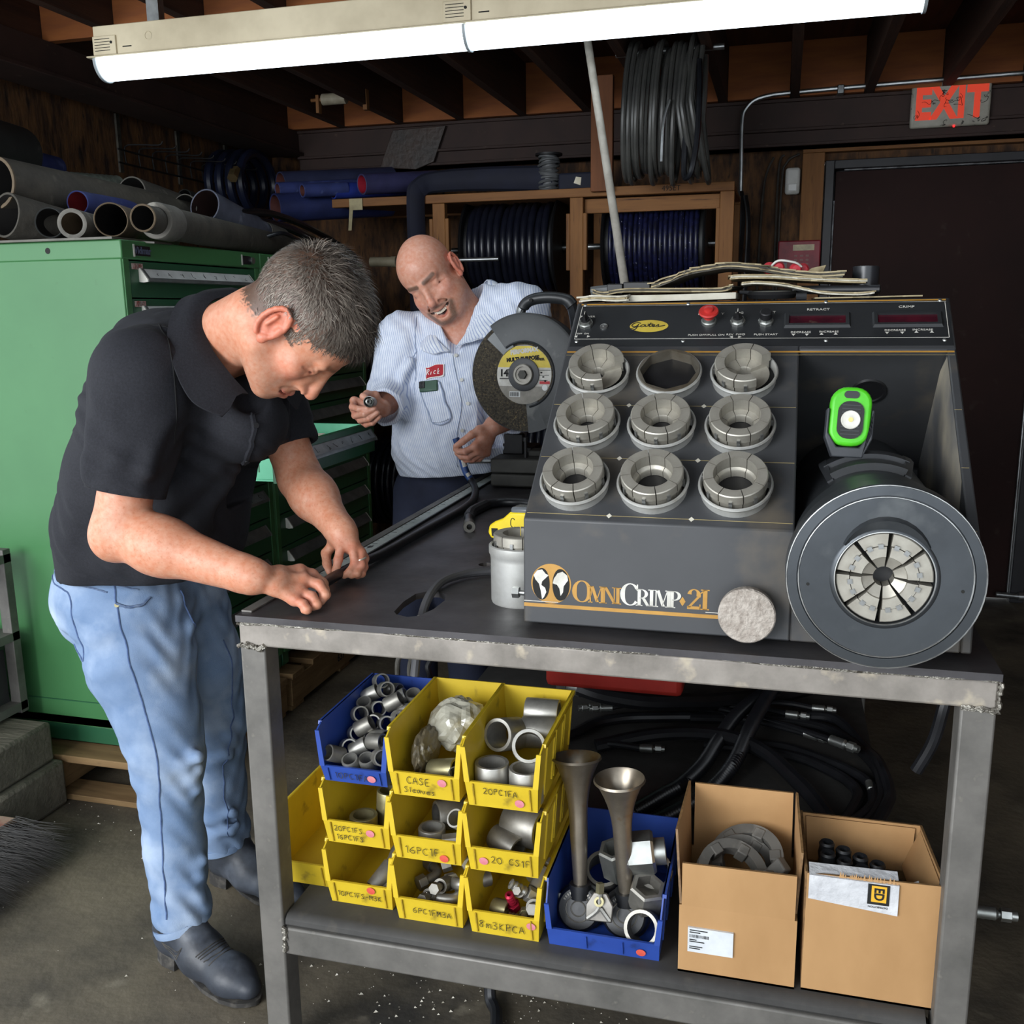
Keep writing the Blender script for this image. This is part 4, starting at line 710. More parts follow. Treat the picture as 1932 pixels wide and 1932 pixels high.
t = thing('leaning_pole', 'long bare metal pole leaning from behind the machine to the lamp', 'pole', (-.26, 2.33, .93)); MB().cyl((-.262, 2.325, .935), (-.595, 3.05, 2.27), .0115, n=14).build('pole', mat('weathered pole', '#9a958b', '#78736a', 14, 6, .4, .7, .55), t, world=True)
t = thing('paper_roll', 'pale paper roll tucked on a bracket between joists', 'roll', (-2.06, 4.55, 2.43)); MB().cyl((-2.14, 4.5, 2.44), (-2.02, 4.5, 2.44), .026, n=18).build('roll', mat('pale roll', '#aaa18c', '#8f8672', 14), t, world=True); MB().cyl((-2.2, 4.5, 2.44), (-1.93, 4.5, 2.44), .008, n=10).build('rod', m_lumber, t, world=True); MB().b2((-2.17, 4.485, 2.38), (-2.155, 4.515, 2.46)).build('bracket', m_lumber, t, world=True); MB().b2((-1.93, 4.485, 2.38), (-1.91, 4.515, 2.47)).build('bracket', m_lumber, t, world=True)
# wire hooks on the left wall and the coil hung in the corner
t = thing('wire_hook_rack', 'black wire hook rack on the left strand board wall', 'rack', (-2.795, 4.25, 2.1))
for z in (2.10, 2.155): MB().cyl((-2.79, 3.82, z), (-2.79, 4.72, z-.01), .004, n=6).build('rail', m_black, t, world=True)
for y in (3.84, 4.28, 4.7): MB().b2((-2.8, y-.012, 2.06), (-2.79, y+.012, 2.30)).build('slotted_upright', mat('slotted strip', '#55524b', '#3a3833', 30, metal=.5), t, world=True)
for k in range(9):
    y = 3.87+.1*k; MB().tube(spline([(-2.79, y, 2.1), (-2.79, y, 2.17), (-2.72, y, 2.175), (-2.62, y, 2.168), (-2.60, y, 2.182)], 3), .0035, 6).build('hook', m_black, t, world=True)
t = thing('corner_hose_coil', 'dark blue hose coil with brass fitting hung in the corner', 'hose', (-2.65, 4.62, 2.08))
for k in range(4):
    pts = [(-2.74+.052*k, 4.60+.17*math.cos(a)+.01*k, 2.09+.15*math.sin(a)) for a in np.linspace(0, 2*PI, 30, endpoint=False)]; MB().tube(pts, .022, 8, closed=True).build('loop', mat('dark blue gloss hose', '#1a2036', '#131828', 12, rough=.35), t, world=True)
MB().cyl((-2.58, 4.43, 2.14), (-2.575, 4.40, 2.11), .02, n=6).cyl((-2.577, 4.40, 2.12), (-2.57, 4.37, 2.09), .026, n=6).build('fitting', mat('brass', '#a8926a', '#83704c', 14, metal=.8, rough=.4), t, world=True)
# ---------- bottom left corner things ----------
t = thing('shelf_unit', 'dark steel shelf unit at the left edge with a red tag', 'shelf', (-2.2, 1.98, .27)); MB().b2((-2.215, 1.97, .27), (-2.18, 2.0, .78)).build('post', m_leg, t, world=True, bevel=.002); MB().b2((-2.215, 2.28, .27), (-2.18, 2.31, .78)).build('post', m_leg, t, world=True, bevel=.002)
for z in (.28, .5, .74): MB().b2((-2.6, 1.97, z), (-2.18, 2.31, z+.025)).build('shelf', m_leg, t, world=True)
MB().b2((-2.45, 2.0, .305), (-2.22, 2.28, .47)).build('backing_box', m_hd, t, world=True)
MB().b2((-2.21, 1.9675, .525), (-2.185, 1.9695, .575)).build('tag', mat('red white tag', '#c9c4c0', '#a03038', 40, 2), t, world=True)
t = thing('timber_block', 'weathered grey timber block under the steel shelf, upper one', 'timber', (-2.2, 2.1, .16)); MB().b2((-2.65, 1.95, .145), (-2.055, 2.255, .268)).build('timber', mat('weathered timber', '#6a6558', '#4b473d', 4, 8, .3, .7, .85, st=(1, 6, 6), bump=.4), t, bevel=.01, world=True)
t = thing('timber_block', 'broad weathered timber block on the floor under the upper block', 'timber', (-2.2, 2.1, 0)); MB().b2((-2.65, 1.94, 0), (-2.035, 2.27, .143)).build('timber', mat('weathered timber', '#6a6558'), t, bevel=.012, world=True)
t = thing('push_broom', 'push broom with black bristles lying by the timber blocks', 'broom', (-1.85, 1.85, 0))
bh = MB(); bh.b2((-2.02, 1.35, .075), (-1.955, 1.985, .115)); bh.build('broom_head', mat('worn red wood', '#7d4a3c', '#9a8b78', 9, 6, .4, .65, .8), t, bevel=.006, world=True)
br = MB(); rr = random.Random(9)
for i in range(2600):
    y = rr.uniform(1.35, 1.985); z = rr.uniform(.06, .118); x0 = -1.96; a = rr.uniform(.12, .185); e = (x0+a+rr.uniform(-.01, .01), y+rr.uniform(-.03, .03)+.01, max(.002, z*(.55 if rr.random() < .6 else 1)+rr.uniform(-.05, .005))); q = .0011
    br.add([(x0, y-q, z), (x0, y+q, z), (x0, y, z+q), e], [(0, 1, 3), (1, 2, 3), (2, 0, 3)])
tag(br.build('bristles', mat('bristle black', '#1b1916', '#2d2924', 30), t, world=True), kind='stuff')
# ================= parts bins on the lower shelf =================
m_yel = mat('yellow bin plastic', '#d0b32a', '#c2a424', 10, 6, .35, .7, .45, c3='#6b5a26', s3=20, lo3=.63, hi3=.78)
m_blu = mat('blue bin plastic', '#2c4a9c', '#26418c', 10, 6, .35, .7, .42, c3='#1b2548', s3=20, lo3=.64, hi3=.8)
m_fer = mat('ferrule steel', '#b4b2ab', '#8b8983', 22, 6, .35, .7, .4, .5, metal=.75)
m_ferd = mat('dull ferrule steel', '#8f8c84', '#6b6862', 22, 6, .35, .7, .45, metal=.7)
m_ferg = mat('brassy ferrule', '#a39c78', '#7d7658', 22, 6, .35, .7, .42, metal=.75)
m_pink = mat('pink dot', '#d58a93', '#c9737d', 40); m_redd = mat('red dot', '#d95f50', '#c9503f', 40); m_mark = mat('marker ink', '#1c1a14', '#4a4420', 70, 4, .45, .7, .8)
def hexa(mb, a, b):  # bottom quad, top quad
    mb.add(list(a)+list(b), [(3, 2, 1, 0), (4, 5, 6, 7), (0, 1, 5, 4), (1, 2, 6, 5), (2, 3, 7, 6), (3, 0, 4, 7)])
def bin_shell(W, D, H, lip, inset=.0095, th=.0028, fy=.010, side0=None):
    mb = MB(); s0 = side0 or H*.92; wi = inset
    hexa(mb, [(wi, fy, 0), (W-wi, fy, 0), (W-wi, D-.004, 0), (wi, D-.004, 0)], [(wi, fy, th), (W-wi, fy, th), (W-wi, D-.004, th), (wi, D-.004, th)])
    for s in (0, 1):
        X = (lambda x: x) if s == 0 else (lambda x: W-x)
        at = lambda z: wi*(1-z/H)
        poly = [(fy, 0), (0, lip), (0, s0), (.022, H), (D, H), (D-.004, 0)]
        vs = [(X(at(z)), y, z) for y, z in poly]+[(X(at(z)+th), y, z) for y, z in poly]; n = len(poly)
        f = [tuple(range(n)), tuple(range(2*n-1, n-1, -1))]+[(k, n+k, n+(k+1) % n, (k+1) % n) for k in range(n)]; mb.add(vs, f if s == 0 else [q[::-1] for q in f])
        # stiff front flange and top rim
        hexa(mb, [(X(at(lip)-.0005), -.0035, lip*.98), (X(at(lip)+.0095), -.0035, lip*.98), (X(at(lip)+.0095), 0, lip*.98), (X(at(lip)-.0005), 0, lip*.98)], [(X(-.0005), -.0035, s0), (X(.0080), -.0035, s0), (X(.0080), .0, s0), (X(-.0005), .0, s0)])
        hexa(mb, [(X(-.004), .018, H-.006), (X(.003), .018, H-.006), (X(.003), D, H-.006), (X(-.004), D, H-.006)], [(X(-.004), .02, H), (X(.003), .02, H), (X(.003), D, H), (X(-.004), D, H)])
        for k in range(3):   # raised frames on the outside wall
            y0 = .045+.075*k; z0, z1 = .018, H-.022; x0, x1 = at(z0), at(z1)
            for (ya, za, yb, zb) in ((y0, z0, y0+.005, z1), (y0+.06, z0, y0+.065, z1), (y0, z1, y0+.065, z1+.005)):
                hexa(mb, [(X(at(za)-.003), ya, za), (X(at(za)+.001), ya, za), (X(at(za)+.001), yb, za), (X(at(za)-.003), yb, za)], [(X(at(zb)-.003), ya, zb), (X(at(zb)+.001), ya, zb), (X(at(zb)+.001), yb, zb), (X(at(zb)-.003), yb, zb)])
    hexa(mb, [(wi, D-.007, 0), (W-wi, D-.007, 0), (W-wi, D-.004, 0), (wi, D-.004, 0)], [(0, D-.003, H), (W, D-.003, H), (W, D, H), (0, D, H)])
    a = wi*(1-lip/H)
    hexa(mb, [(wi, fy, 0), (W-wi, fy, 0), (W-wi, fy+th, 0), (wi, fy+th, 0)], [(a, -.002, lip), (W-a, -.002, lip), (W-a, .003, lip), (a, .003, lip)])
    return mb
def lipM(W, lip, fy=.010, wi=.0095):
    return frame((W/2, (fy-.002)/2-.0012, lip/2), (1, 0, 0), Vector((0, -(fy+.002), lip)).normalized())
yb = bin_shell(.146, .275, .127, .052).mesh('bin_shell', m_yel); bb_ = bin_shell(.146, .275, .115, .036).mesh('bin_shell', m_blu)
rg = MB(); 
for s in (-1, 1): rg.box((s*.051, .0, .0008), (.0022, .046, .003))
rg1 = MB().box((0, 0, .0008), (.0022, .046, .003)).mesh('ridge', mat('dirty yellow edge', '#8a7424', '#c0a02a', 30))
rg2 = MB().box((0, 0, .0008), (.0022, .030, .003)).mesh('ridge', m_blu)
dot = MB().add([(.0085*math.cos(a), .0085*math.sin(a), 0) for a in np.linspace(0, 2*PI, 20, endpoint=False)], [tuple(range(20))])
dotp, dotr = dot.mesh('dot_sticker', m_pink), dot.mesh('dot_sticker', m_redd)
def make_bin(lab, loc, lines, dpos, red=False, blue=False, grp=True, rz=0):
    t = thing('parts_bin', lab, 'bin', loc, rz, group='stacked parts bins'); W, lip = .146, (.036 if blue else .052)
    inst('bin_shell', bb_ if blue else yb, t); M = lipM(W, lip)
    for s in (-1, 1): inst('ridge', rg2 if blue else rg1, t, M @ Matrix.Translation((s*.052, 0, 0)))
    n = len(lines); hh = .0155 if n == 1 else .0135
    for i, (s, h, x0, y0) in enumerate(lines): scrawl(s, h, M @ TRS((x0, y0, .0016), (0, 0, -.02)), m_mark, t, w=.0013)
    if dpos: inst('dot_sticker', dotr if red else dotp, t, M @ Matrix.Translation((*dpos, .0018)))
    return t
Z0, ZP = .3237, .128
XC = (-.812, -.6635, -.517); YF = (1.545, 1.525, 1.520)
bins = {}
bins['BL'] = make_bin('yellow bin marked 10PC1FS, bottom of the left stack', (XC[0], YF[0], Z0), [('10PC1FS-M3K', .0115, -.047, -.006)], (.025, .017), red=True)
bins['ML'] = make_bin('yellow bin marked 20PC1FS 16PC1FS, middle of left stack', (XC[0], YF[0], Z0+ZP), [('20PC1FS', .0115, -.046, .006), ('16PC1FS', .0115, -.044, -.015)], (.028, .008))
bins['TL'] = make_bin('blue bin marked 10PC1FA, topmost of the left stack', (XC[0], YF[0], Z0+2*ZP), [('10PC1FA', .014, -.040, -.007)], (.035, -.001), blue=True)
bins['BM'] = make_bin('yellow bin marked 6PC1FM3A, bottom of the middle stack', (XC[1], YF[1], Z0), [('6PC1FM3A', .013, -.032, -.004)], None)
bins['MM'] = make_bin('yellow bin marked 16PC1F, middle of the middle stack', (XC[1], YF[1], Z0+ZP), [('16PC1F', .0165, -.044, -.010)], (.032, -.013), red=True)
bins['TM'] = make_bin('yellow bin marked case sleeves, topmost of middle stack', (XC[1], YF[1], Z0+2*ZP), [('CASE', .015, -.034, .004), ('Sleaves', .012, -.042, -.016)], (.034, .013))
bins['BR'] = make_bin('yellow bin marked 8M3KPCA, bottom of the right stack', (XC[2], YF[2], Z0), [('8m3KPCA', .0165, -.048, -.009)], (.052, .011))
bins['MR'] = make_bin('yellow bin marked 20CS1F, middle of the right stack', (XC[2], YF[2], Z0+ZP), [('20 CS1F', .0145, -.022, -.002)], (-.036, -.001))
bins['TR'] = make_bin('yellow bin marked 20PC1FA, topmost of the right stack', (XC[2], YF[2], Z0+2*ZP), [('20PC1FA', .0125, -.034, .005)], (.032, -.009))
make_bin('empty yellow bin at the left beside the lowest stacked bin', (-.962, 1.585, Z0), [], None)
# ---- fittings ----
def ferrule_mesh(r, L, m, th=.12):
    mb = MB(); ri = r*(1-th); k = max(5, int(L/.005)); prof = [(ri, 0), (r*.97, 0), (r, .002), (r, L-.002), (r*.97, L)]+[(ri if i % 2 else ri*.95, L*(1-i/k)) for i in range(k)]
    mb.lathe(prof, 28, closed=True); return mb.mesh('ferrule', m, 50)
_fm = {}
def ferrule(b, x, y, z, r, L, d, lab, m=None, grp=None, th=.17):
    m = m or m_fer; key = (round(r, 4), round(L, 4), m.name, th)
    if key not in _fm: _fm[key] = ferrule_mesh(r, L, m, th)
    o = inst('ferrule', _fm[key]); B_ = b.location if b is not None else Vector(); dd = Vector(d).normalized()
    M = dd.to_track_quat('Z', 'Y').to_matrix().to_4x4(); M.translation = B_+Vector((x, y, z))-dd*L/2; o.matrix_world = M; return tag(o, lab, 'ferrule', grp)
U = (0, 0, 1); b = bins['TR']; r, L = .0315, .064
ferrule(b, .042, .048, .036, r, L, U, 'upright bright ferrule at the front left of bin 20PC1FA')
ferrule(b, .108, .042, .036, r, L, U, 'upright ferrule at the front right of bin 20PC1FA')
ferrule(b, .097, .105, .078, r, L, (.25, -1, .55), 'threaded ferrule facing forward, lying atop the bin 20PC1FA pair')
ferrule(b, .045, .145, .080, r, .07, (-.35, -1, .35), 'ferrule tipped to the left behind the facing one, 20PC1FA')
ferrule(b, .098, .185, .072, .031, .066, (1, .1, .03), 'ferrule lying sideways on top at the back of bin 20PC1FA')
ferrule(b, .092, .235, .090, .029, .066, (1, .05, .0), 'rearmost sideways ferrule in the bin 20PC1FA')
b = bins['ML']; ferrule(b, .062, .058, .020, .0275, .034, U, 'short ring ferrule standing in front in bin 20PC1FS 16PC1FS', m_ferg, th=.22)
ferrule(b, .098, .105, .036, .0265, .066, (.05, .05, 1), 'taller brassy ferrule standing behind the short ring', m_ferg)
b = bins['MM']; ferrule(b, .062, .060, .022, .026, .038, U, 'bright ring ferrule standing upright in bin 16PC1F', th=.2)
ferrule(b, .085, .125, .036, .029, .075, (-.8, -.6, .1), 'dull ferrule lying at the back of bin 16PC1F', m_ferd)
ferrule(b, .122, .085, .042, .018, .085, (-.25, -.7, .6), 'slim ferrule leaning at the right of bin 16PC1F')
t = thing('hex_fitting', 'chunky hex fitting at the front right of bin 16PC1F', 'fitting', tuple(b.location+Vector((.112, .045, .020))), .3); MB().cyl((-.022, 0, 0), (.02, 0, .004), .019, n=6).build('body', m_fer, t, bevel=.001)
b = bins['MR']; ferrule(b, .092, .10, .048, .039, .075, (1, -.35, .06), 'big grey ferrule lying sideways in bin 20CS1F', m_ferd)
ferrule(b, .062, .066, .028, .024, .06, (1, -.55, -.12), 'smaller ferrule lying at the left in bin 20CS1F', m_ferd)
ferrule(b, .102, .032, .018, .014, .05, (1, .1, 0), 'thin sleeve at the front right of bin 20CS1F')
b = bins['BL']; ferrule(b, .098, .058, .036, .0185, .055, (.45, .8, .6), 'dull ferrule tilted up at the right of bin 10PC1FS', m_ferd)
ferrule(b, .126, .040, .026, .0165, .055, (.5, .8, .35), 'bright ferrule against the right wall of bin 10PC1FS')
ferrule(b, .108, .13, .050, .021, .05, (.1, .6, .5), 'rear ferrule half hidden at the back of bin 10PC1FS', m_ferd)
# heap of small ferrules in the blue bin
b = bins['TL']; rr = random.Random(4)
for i in range(26):
    row = i//4; x = .028+.030*(i % 4)+rr.uniform(-.006, .006); y = .030+.034*row+rr.uniform(-.007, .007); z = .030+.066*min(1, row/5)+(.018 if i % 3 == 0 else 0)
    d = rr.choice([(0, -.5, 1), (1, -.3, .2), (.6, -.8, .4), (-.5, -.8, .5), (.2, -1, .3), (.9, .2, .5)])
    ferrule(b, x, y, z, .0158, .034, d, 'small threaded steel ferrule in the blue bin heap', m_fer if i % 3 else m_ferd, 'small ferrules heaped in the blue bin', .16)
def fitting(name, lab, loc, d, s=1, m=None, kind=0, grp=None):
    dd = Vector(d).normalized(); t = thing(name, lab, 'fitting', loc, group=grp); t.rotation_euler = dd.to_track_quat('X', 'Z').to_euler(); m = m or m_fer
    if kind == 0:
        MB().cyl((-.01*s, 0, 0), (.006*s, 0, 0), .0125*s, n=6).build('hex_nut', m, t, bevel=.0006); k = MB()
        k.lathe([(.0001, .006*s)]+[((.0085 if i % 2 else .0068)*s, (.008+.004*i)*s) for i in range(8)]+[(.004*s, .038*s), (.0035*s, .01*s)], 16, Matrix.Rotation(PI/2, 4, 'Y')); k.build('barb', m, t)
    elif kind == 1:
        MB().tube(spline([(-.022*s, 0, 0), (-.004*s, 0, 0), (.008*s, .004*s, 0), (.013*s, .014*s, 0), (.013*s, .03*s, 0)], 5), .0085*s, 14).build('bend', m, t)
        MB().cyl((-.034*s, 0, 0), (-.018*s, 0, 0), .0135*s, n=6).build('hex_nut', m, t, bevel=.0006); MB().pipe((.013*s, .026*s, 0), (.013*s, .05*s, 0), .0125*s, .009*s, 18).build('ferrule_end', m, t)
    else:
        MB().pipe((-.02*s, 0, 0), (.02*s, 0, 0), .012*s, .008*s, 18).build('shell', m, t); MB().cyl((.018*s, 0, 0), (.036*s, 0, 0), .006*s, n=12).build('stem', m, t); MB().cyl((.03*s, 0, 0), (.042*s, 0, 0), .0095*s, n=6).build('hex_nut', m, t, bevel=.0005)
    return t
def inb(b, x, y, z): return tuple(bins[b].location+Vector((x, y, z)))
for k, (x, y, z, d, s, kd, m, lab) in enumerate([(.066, .045, .022, (-.2, -1, .25), 1.15, 2, m_ferd, 'dull swivel fitting pointing forward at left of bin 6PC1FM3A'), (.085, .060, .034, (-.15, -1, .35), 1.2, 2, m_ferd, 'dull fitting facing forward beside its twin in bin 6PC1FM3A'), (.112, .055, .040, (.5, -.6, .3), 1.25, 1, m_fer, 'bent elbow fitting at the right of bin 6PC1FM3A'), (.075, .10, .052, (.9, .4, .25), 1.2, 0, m_ferd, 'barbed fitting lying across the bin 6PC1FM3A heap'), (.118, .10, .060, (.7, .6, .4), 1.1, 0, m_fer, 'barbed fitting at the back right of bin 6PC1FM3A'), (.05, .085, .030, (.6, .7, .1), 1.1, 1, m_ferd, 'elbow fitting at the left back of bin 6PC1FM3A'), (.10, .032, .020, (1, -.1, .05), 1.2, 1, m_fer, 'elbow fitting right behind the lip of bin 6PC1FM3A')]):
    fitting('hose_fitting', lab, inb('BM', x*.92, y+.022, z+.004), d, s, m, kd)
m_an = mat('red anodised', '#b52440', '#961a33', 20, metal=.6, rough=.35)
for k, (x, y, z, d, s, kd, m, lab) in enumerate([(.085, .040, .030, (-.1, -.5, .9), 1.0, 0, m_an, 'red anodised fitting standing in bin 8M3KPCA'), (.095, .060, .045, (.0, -.8, .6), .9, 2, m_ferd, 'dark ferrule fitting pointing forward behind the red one'), (.115, .058, .045, (-.8, -.3, .6), 1.2, 0, m_fer, 'barbed silver fitting rising right of the red one'), (.128, .095, .055, (.3, .8, .4), 1.1, 2, m_fer, 'silver swivel fitting at the right wall of bin 8M3KPCA'), (.13, .045, .034, (.1, -.9, .4), 1.2, 2, m_ferd, 'dull swivel fitting in the front right corner of bin 8M3KPCA'), (.112, .03, .022, (.2, -1, .1), .9, 0, m_ferg, 'small brassy barb at the front of bin 8M3KPCA'), (.07, .028, .016, (.9, -.3, .1), .9, 0, m_ferg, 'brassy barb lying low by the lip of bin 8M3KPCA'), (.066, .115, .060, (.7, -.5, .35), 1.2, 2, m_ferg, 'brassy swivel fitting at the back of bin 8M3KPCA')]):
    fitting('hose_fitting', lab, inb('BR', x*.9, y+.018, z+.004), d, s, m, kd)
ferrule(bins['BR'], .056, .050, .028, .0175, .034, (1, -.35, .15), 'short brass ferrule lying at the left in bin 8M3KPCA', m_ferg); ferrule(bins['BR'], .105, .125, .06, .014, .04, (.6, -.6, .5), 'bright ferrule at the back of bin 8M3KPCA')
# middle top bin: plastic bags and oddments
def crumple(name, lab, loc, sc, seed, m, rz=0, parts='film'):
    bm = bmesh.new(); bmesh.ops.create_icosphere(bm, subdivisions=4, radius=1); g_ = np.random.default_rng(seed); D_ = [(Vector(g_.normal(size=3)).normalized(), g_.uniform(-.25, .35), g_.uniform(4, 9)) for _ in range(26)]
    for v in bm.verts:
        n = v.co.normalized(); a = 0
        for d_, am, kk in D_: a += am*abs(math.sin(kk*n.dot(d_)))*.28
        v.co = n*(1+a*.8)
    me = bpy.data.meshes.new(name); bm.to_mesh(me); bm.free(); me.transform(Matrix.Diagonal((*sc, 1))); me.materials.append(m)
    t = thing(name, lab, 'bag', loc, rz); inst(parts, me, t); return t
m_film = mat('clear plastic film', '#b9b6a6', '#8d8a7c', 14, 5, .35, .7, .22, spec=.7, c3='#d8d6c9', s3=25)
crumple('plastic_bag', 'crumpled clear plastic bag at the back of case sleeves bin', inb('TM', .082, .175, .075), (.05, .055, .042), 3, m_film); crumple('plastic_bag', 'dusty plastic bag slumped along left wall of case sleeves bin', inb('TM', .042, .095, .052), (.02, .05, .04), 8, mat('dusty film', '#6f6652', '#4d4636', 14, 5, rough=.4, c3='#97907c'))
ferrule(bins['TM'], .090, .060, .032, .022, .055, (1, -.2, .25), 'dull brass sleeve lying in the case sleeves bin', m_ferg); ferrule(bins['TM'], .066, .030, .022, .016, .008, (.4, -.5, .8), 'thin washer ring at front of the case sleeves bin', m_fer, th=.4)
ferrule(bins['TM'], .118, .040, .034, .012, .03, (.2, -.6, .8), 'small chromed sleeve at right wall of case sleeves bin', m_zinc)
# wide blue bin with the two air horns
t = thing('wide_bin', 'wide blue bin holding horns and large hex fittings', 'bin', (-.3665, 1.520, Z0)); bin_shell(.210, .29, .125, .040, inset=.006, side0=.088).build('bin_shell', m_blu, t)
M = lipM(.21, .040, wi=.006)
for x in (-.03, .035): inst('ridge', rg2, t, M @ Matrix.Translation((x, 0, 0)))
inst('dot_sticker', dotr, t, M @ Matrix.Translation((.068, -.003, .0018))); WB = t
m_horn = mat('tarnished horn', '#a3998a', '#6f675b', 9, 7, .35, .7, .3, .45, metal=.85, c3='#8a6d4a', s3=20); m_hb = mat('horn base black', '#26272a', '#1a1b1d', 14, 5, rough=.4)
def horn(lab, bx, by, bz, tx, ty, tz, rb):
    t = thing('air_horn', lab, 'horn', (bx, by, bz)); B_, T_ = Vector((bx, by, bz)), Vector((tx, ty, tz)); d = T_-B_; L = d.length; M = (Matrix.Translation(B_) @ d.to_track_quat('Z', 'Y').to_matrix().to_4x4())
    prof = [(.012+.0006*i, L*i/12*.72) for i in range(9)]; z8 = prof[-1][1]
    for i in range(1, 9): u = i/8; prof.append((.0168+(rb-.0168)*u**2.6, z8+(L-z8)*u))
    MB(M).lathe(prof+[(rb+.002, L-.001), (rb, L+.003)]+[(max(.002, r_-.0022), z_) for r_, z_ in prof[::-1][:7]], 32).build('bell', m_horn, t, world=True)
    MB().cyl(B_+Vector((0, 0, -.005)), B_+d*.08, .022, .020, n=20).build('collar', m_hb, t, world=True)
    dm = frame(B_+Vector((0, -.012, -.022)), (1, 0, 0), (0, .45, .9)); k = MB(dm); k.lathe([(.042, -.03), (.046, -.024), (.046, -.016), (.042, -.012), (.042, .0), (.038, .010), (.036, .012), (0, .013)], 32); k.build('sound_chamber', m_hb, t, world=True)
    for rr_ in (.012, .022): MB(dm).lathe([(rr_, .0135), (rr_+.0012, .0142), (rr_+.0024, .0135)], 28).build('ring_mark', m_ferd, t, world=True)
    o = MB(dm); o.lathe([(.0275, .0137), (.0275, .0143)], 8)
    for k_ in range(11):
        a = R(150-k_*11); o2 = dm @ TRS((.029*math.cos(a), .029*math.sin(a), .0132), (0, 0, a-PI/2)); q = text('AIR HORN 12'[k_], .0065, o2, m_ferd, t, ext=.0001) if 'AIR HORN 12'[k_] != ' ' and False else None
    lg = MB(dm)
    for k_ in range(13):
        if k_ == 8: continue
        a = R(152-k_*9.5); c_, s_ = math.cos(a), math.sin(a); lg.add([(x*s_*1.0+(.028+y)*c_, -x*c_+(.028+y)*s_, .0136) for x, y in ((-.0012, 0), (.0012, 0), (.0012, .0042), (-.0012, .0042))], [(0, 1, 2, 3)])
    q = lg.build('dial_lettering', m_ferd, t, world=True); q['kind'] = 'stuff'
    for a in (R(20), R(160), R(265)): MB(dm).cyl((.043*math.cos(a), .043*math.sin(a), -.014), (.043*math.cos(a), .043*math.sin(a), -.009), .005, n=10).build('screw', m_zinc, t, world=True)
horn('tarnished air horn with wide bell standing nearer the cardboard box', -.232, 1.600, .388, -.2465, 1.600, .625, .045)
horn('darker air horn standing beside the stacked yellow bins', -.318, 1.605, .384, -.334, 1.645, .636, .045)
t = thing('horn_bracket', 'ribbed cast bracket lying between the two horn bases', 'bracket', (-.273, 1.556, .395)); M = frame((0, 0, 0), (1, 0, .05), (0, .35, .93)); k = MB(M); k.prism([(-.024, -.024), (.024, -.024), (.025, .004), (.012, .026), (-.012, .026), (-.025, .004)], .006)
k.build('plate', mat('cast bracket', '#8b8780', '#5d5a55', 14, metal=.8, rough=.4), t, bevel=.002); MB(M).tube(spline([(-.02, -.02, .006), (0, 0, .009), (0, .03, .012)], 4), .004, 6).tube(spline([(.02, -.02, .006), (.003, 0, .009)], 4), .004, 6).build('rib', m_fer, t); MB(M).pipe((0, .012, .006), (0, .012, .014), .009, .005, 14).build('boss', m_ferg, t); MB(M).cyl((0, .026, .01), (0, .044, .012), .0075, n=4).build('lug', m_ferg, t)
def hexfit(lab, loc, d, r, L, m=None, stub=0):
    t = thing('hex_fitting', lab, 'fitting', loc); t.rotation_euler = Vector(d).normalized().to_track_quat('Z', 'Y').to_euler(); MB().lathe([(0, 0), (r*.9, 0), (r, r*.12), (r, L-r*.12), (r*.9, L), (r*.7, L), (r*.66, L*.4), (0, L*.4)], 6).build('hex_body', m or m_fer, t, angle=20)
    if stub: MB().pipe((0, 0, -stub), (0, 0, .002), r*.62, r*.5, 22).build('stub', m or m_fer, t)
hexfit('large zinc hex union leaning behind the nearer horn stem', (-.185, 1.63, .475), (-1, -.15, -.15), .039, .052, m_zinc, .02)
hexfit('large hex fitting standing between the horn stems', (-.252, 1.655, .405), (-.15, -.25, 1), .032, .065, m_zinc)
hexfit('dull hex fitting upright in front right of the wide blue bin', (-.197, 1.60, .385), (.15, -.3, 1), .034, .05, m_ferd)
ferrule(None, -.193, 1.565, .362, .032, .06, (-.1, -.8, .45), 'dark threaded ferrule lying in the front right corner of the wide bin', m_ferd); ferrule(None, -.188, 1.65, .42, .034, .055, (.1, -.7, .6), 'grey ferrule ring behind the upright hex fitting', m_ferd); ferrule(None, -.288, 1.68, .385, .035, .06, (.1, -.6, .7), 'dark ferrule between the horns at the back of the wide bin', m_ferd)
ferrule(None, -.222, 1.62, .362, .03, .06, (.8, -.5, .2), 'worn ferrule under the nearer horn stem', m_ferd)

# ================= cardboard boxes =================
m_card = mat('corrugated card', '#b0895c', '#9f794e', 5, 7, .35, .7, .85, st=(1, 1, .5), c3='#5d4a34', s3=7, lo3=.68, hi3=.85); m_cardi = mat('card inside', '#b0895c', '#9c764b', 5, 6, .35, .7, .85, c3='#4e4234', s3=12, lo3=.66, hi3=.8); m_cardc = mat('card cut edge', '#8a6a45', '#6b5134', 90, 2)
def panel(name, t, quad, th=.004, m=None, flute=True):
    q = [fr(p) for p in quad]; n = (q[1]-q[0]).cross(q[3]-q[0]).normalized()*th; mb = MB(); vs = q+[p+n for p in q]
    mb.cur = 0; mb.add(vs, [(0, 1, 2, 3), (7, 6, 5, 4)]); mb.cur = 1; mb.add(vs, [(0, 4, 5, 1), (1, 5, 6, 2), (2, 6, 7, 3), (3, 7, 4, 0)])
    return mb.build(name, [m or m_card, m_cardc], t, world=True, fix=True)
t = thing('cardboard_box', 'open cardboard box with tall raised flaps full of grey couplings', 'box', (-.03, 1.61, Z0)); x0, x1, y0, y1, z0, z1 = -.128, .066, 1.513, 1.712, Z0, .452
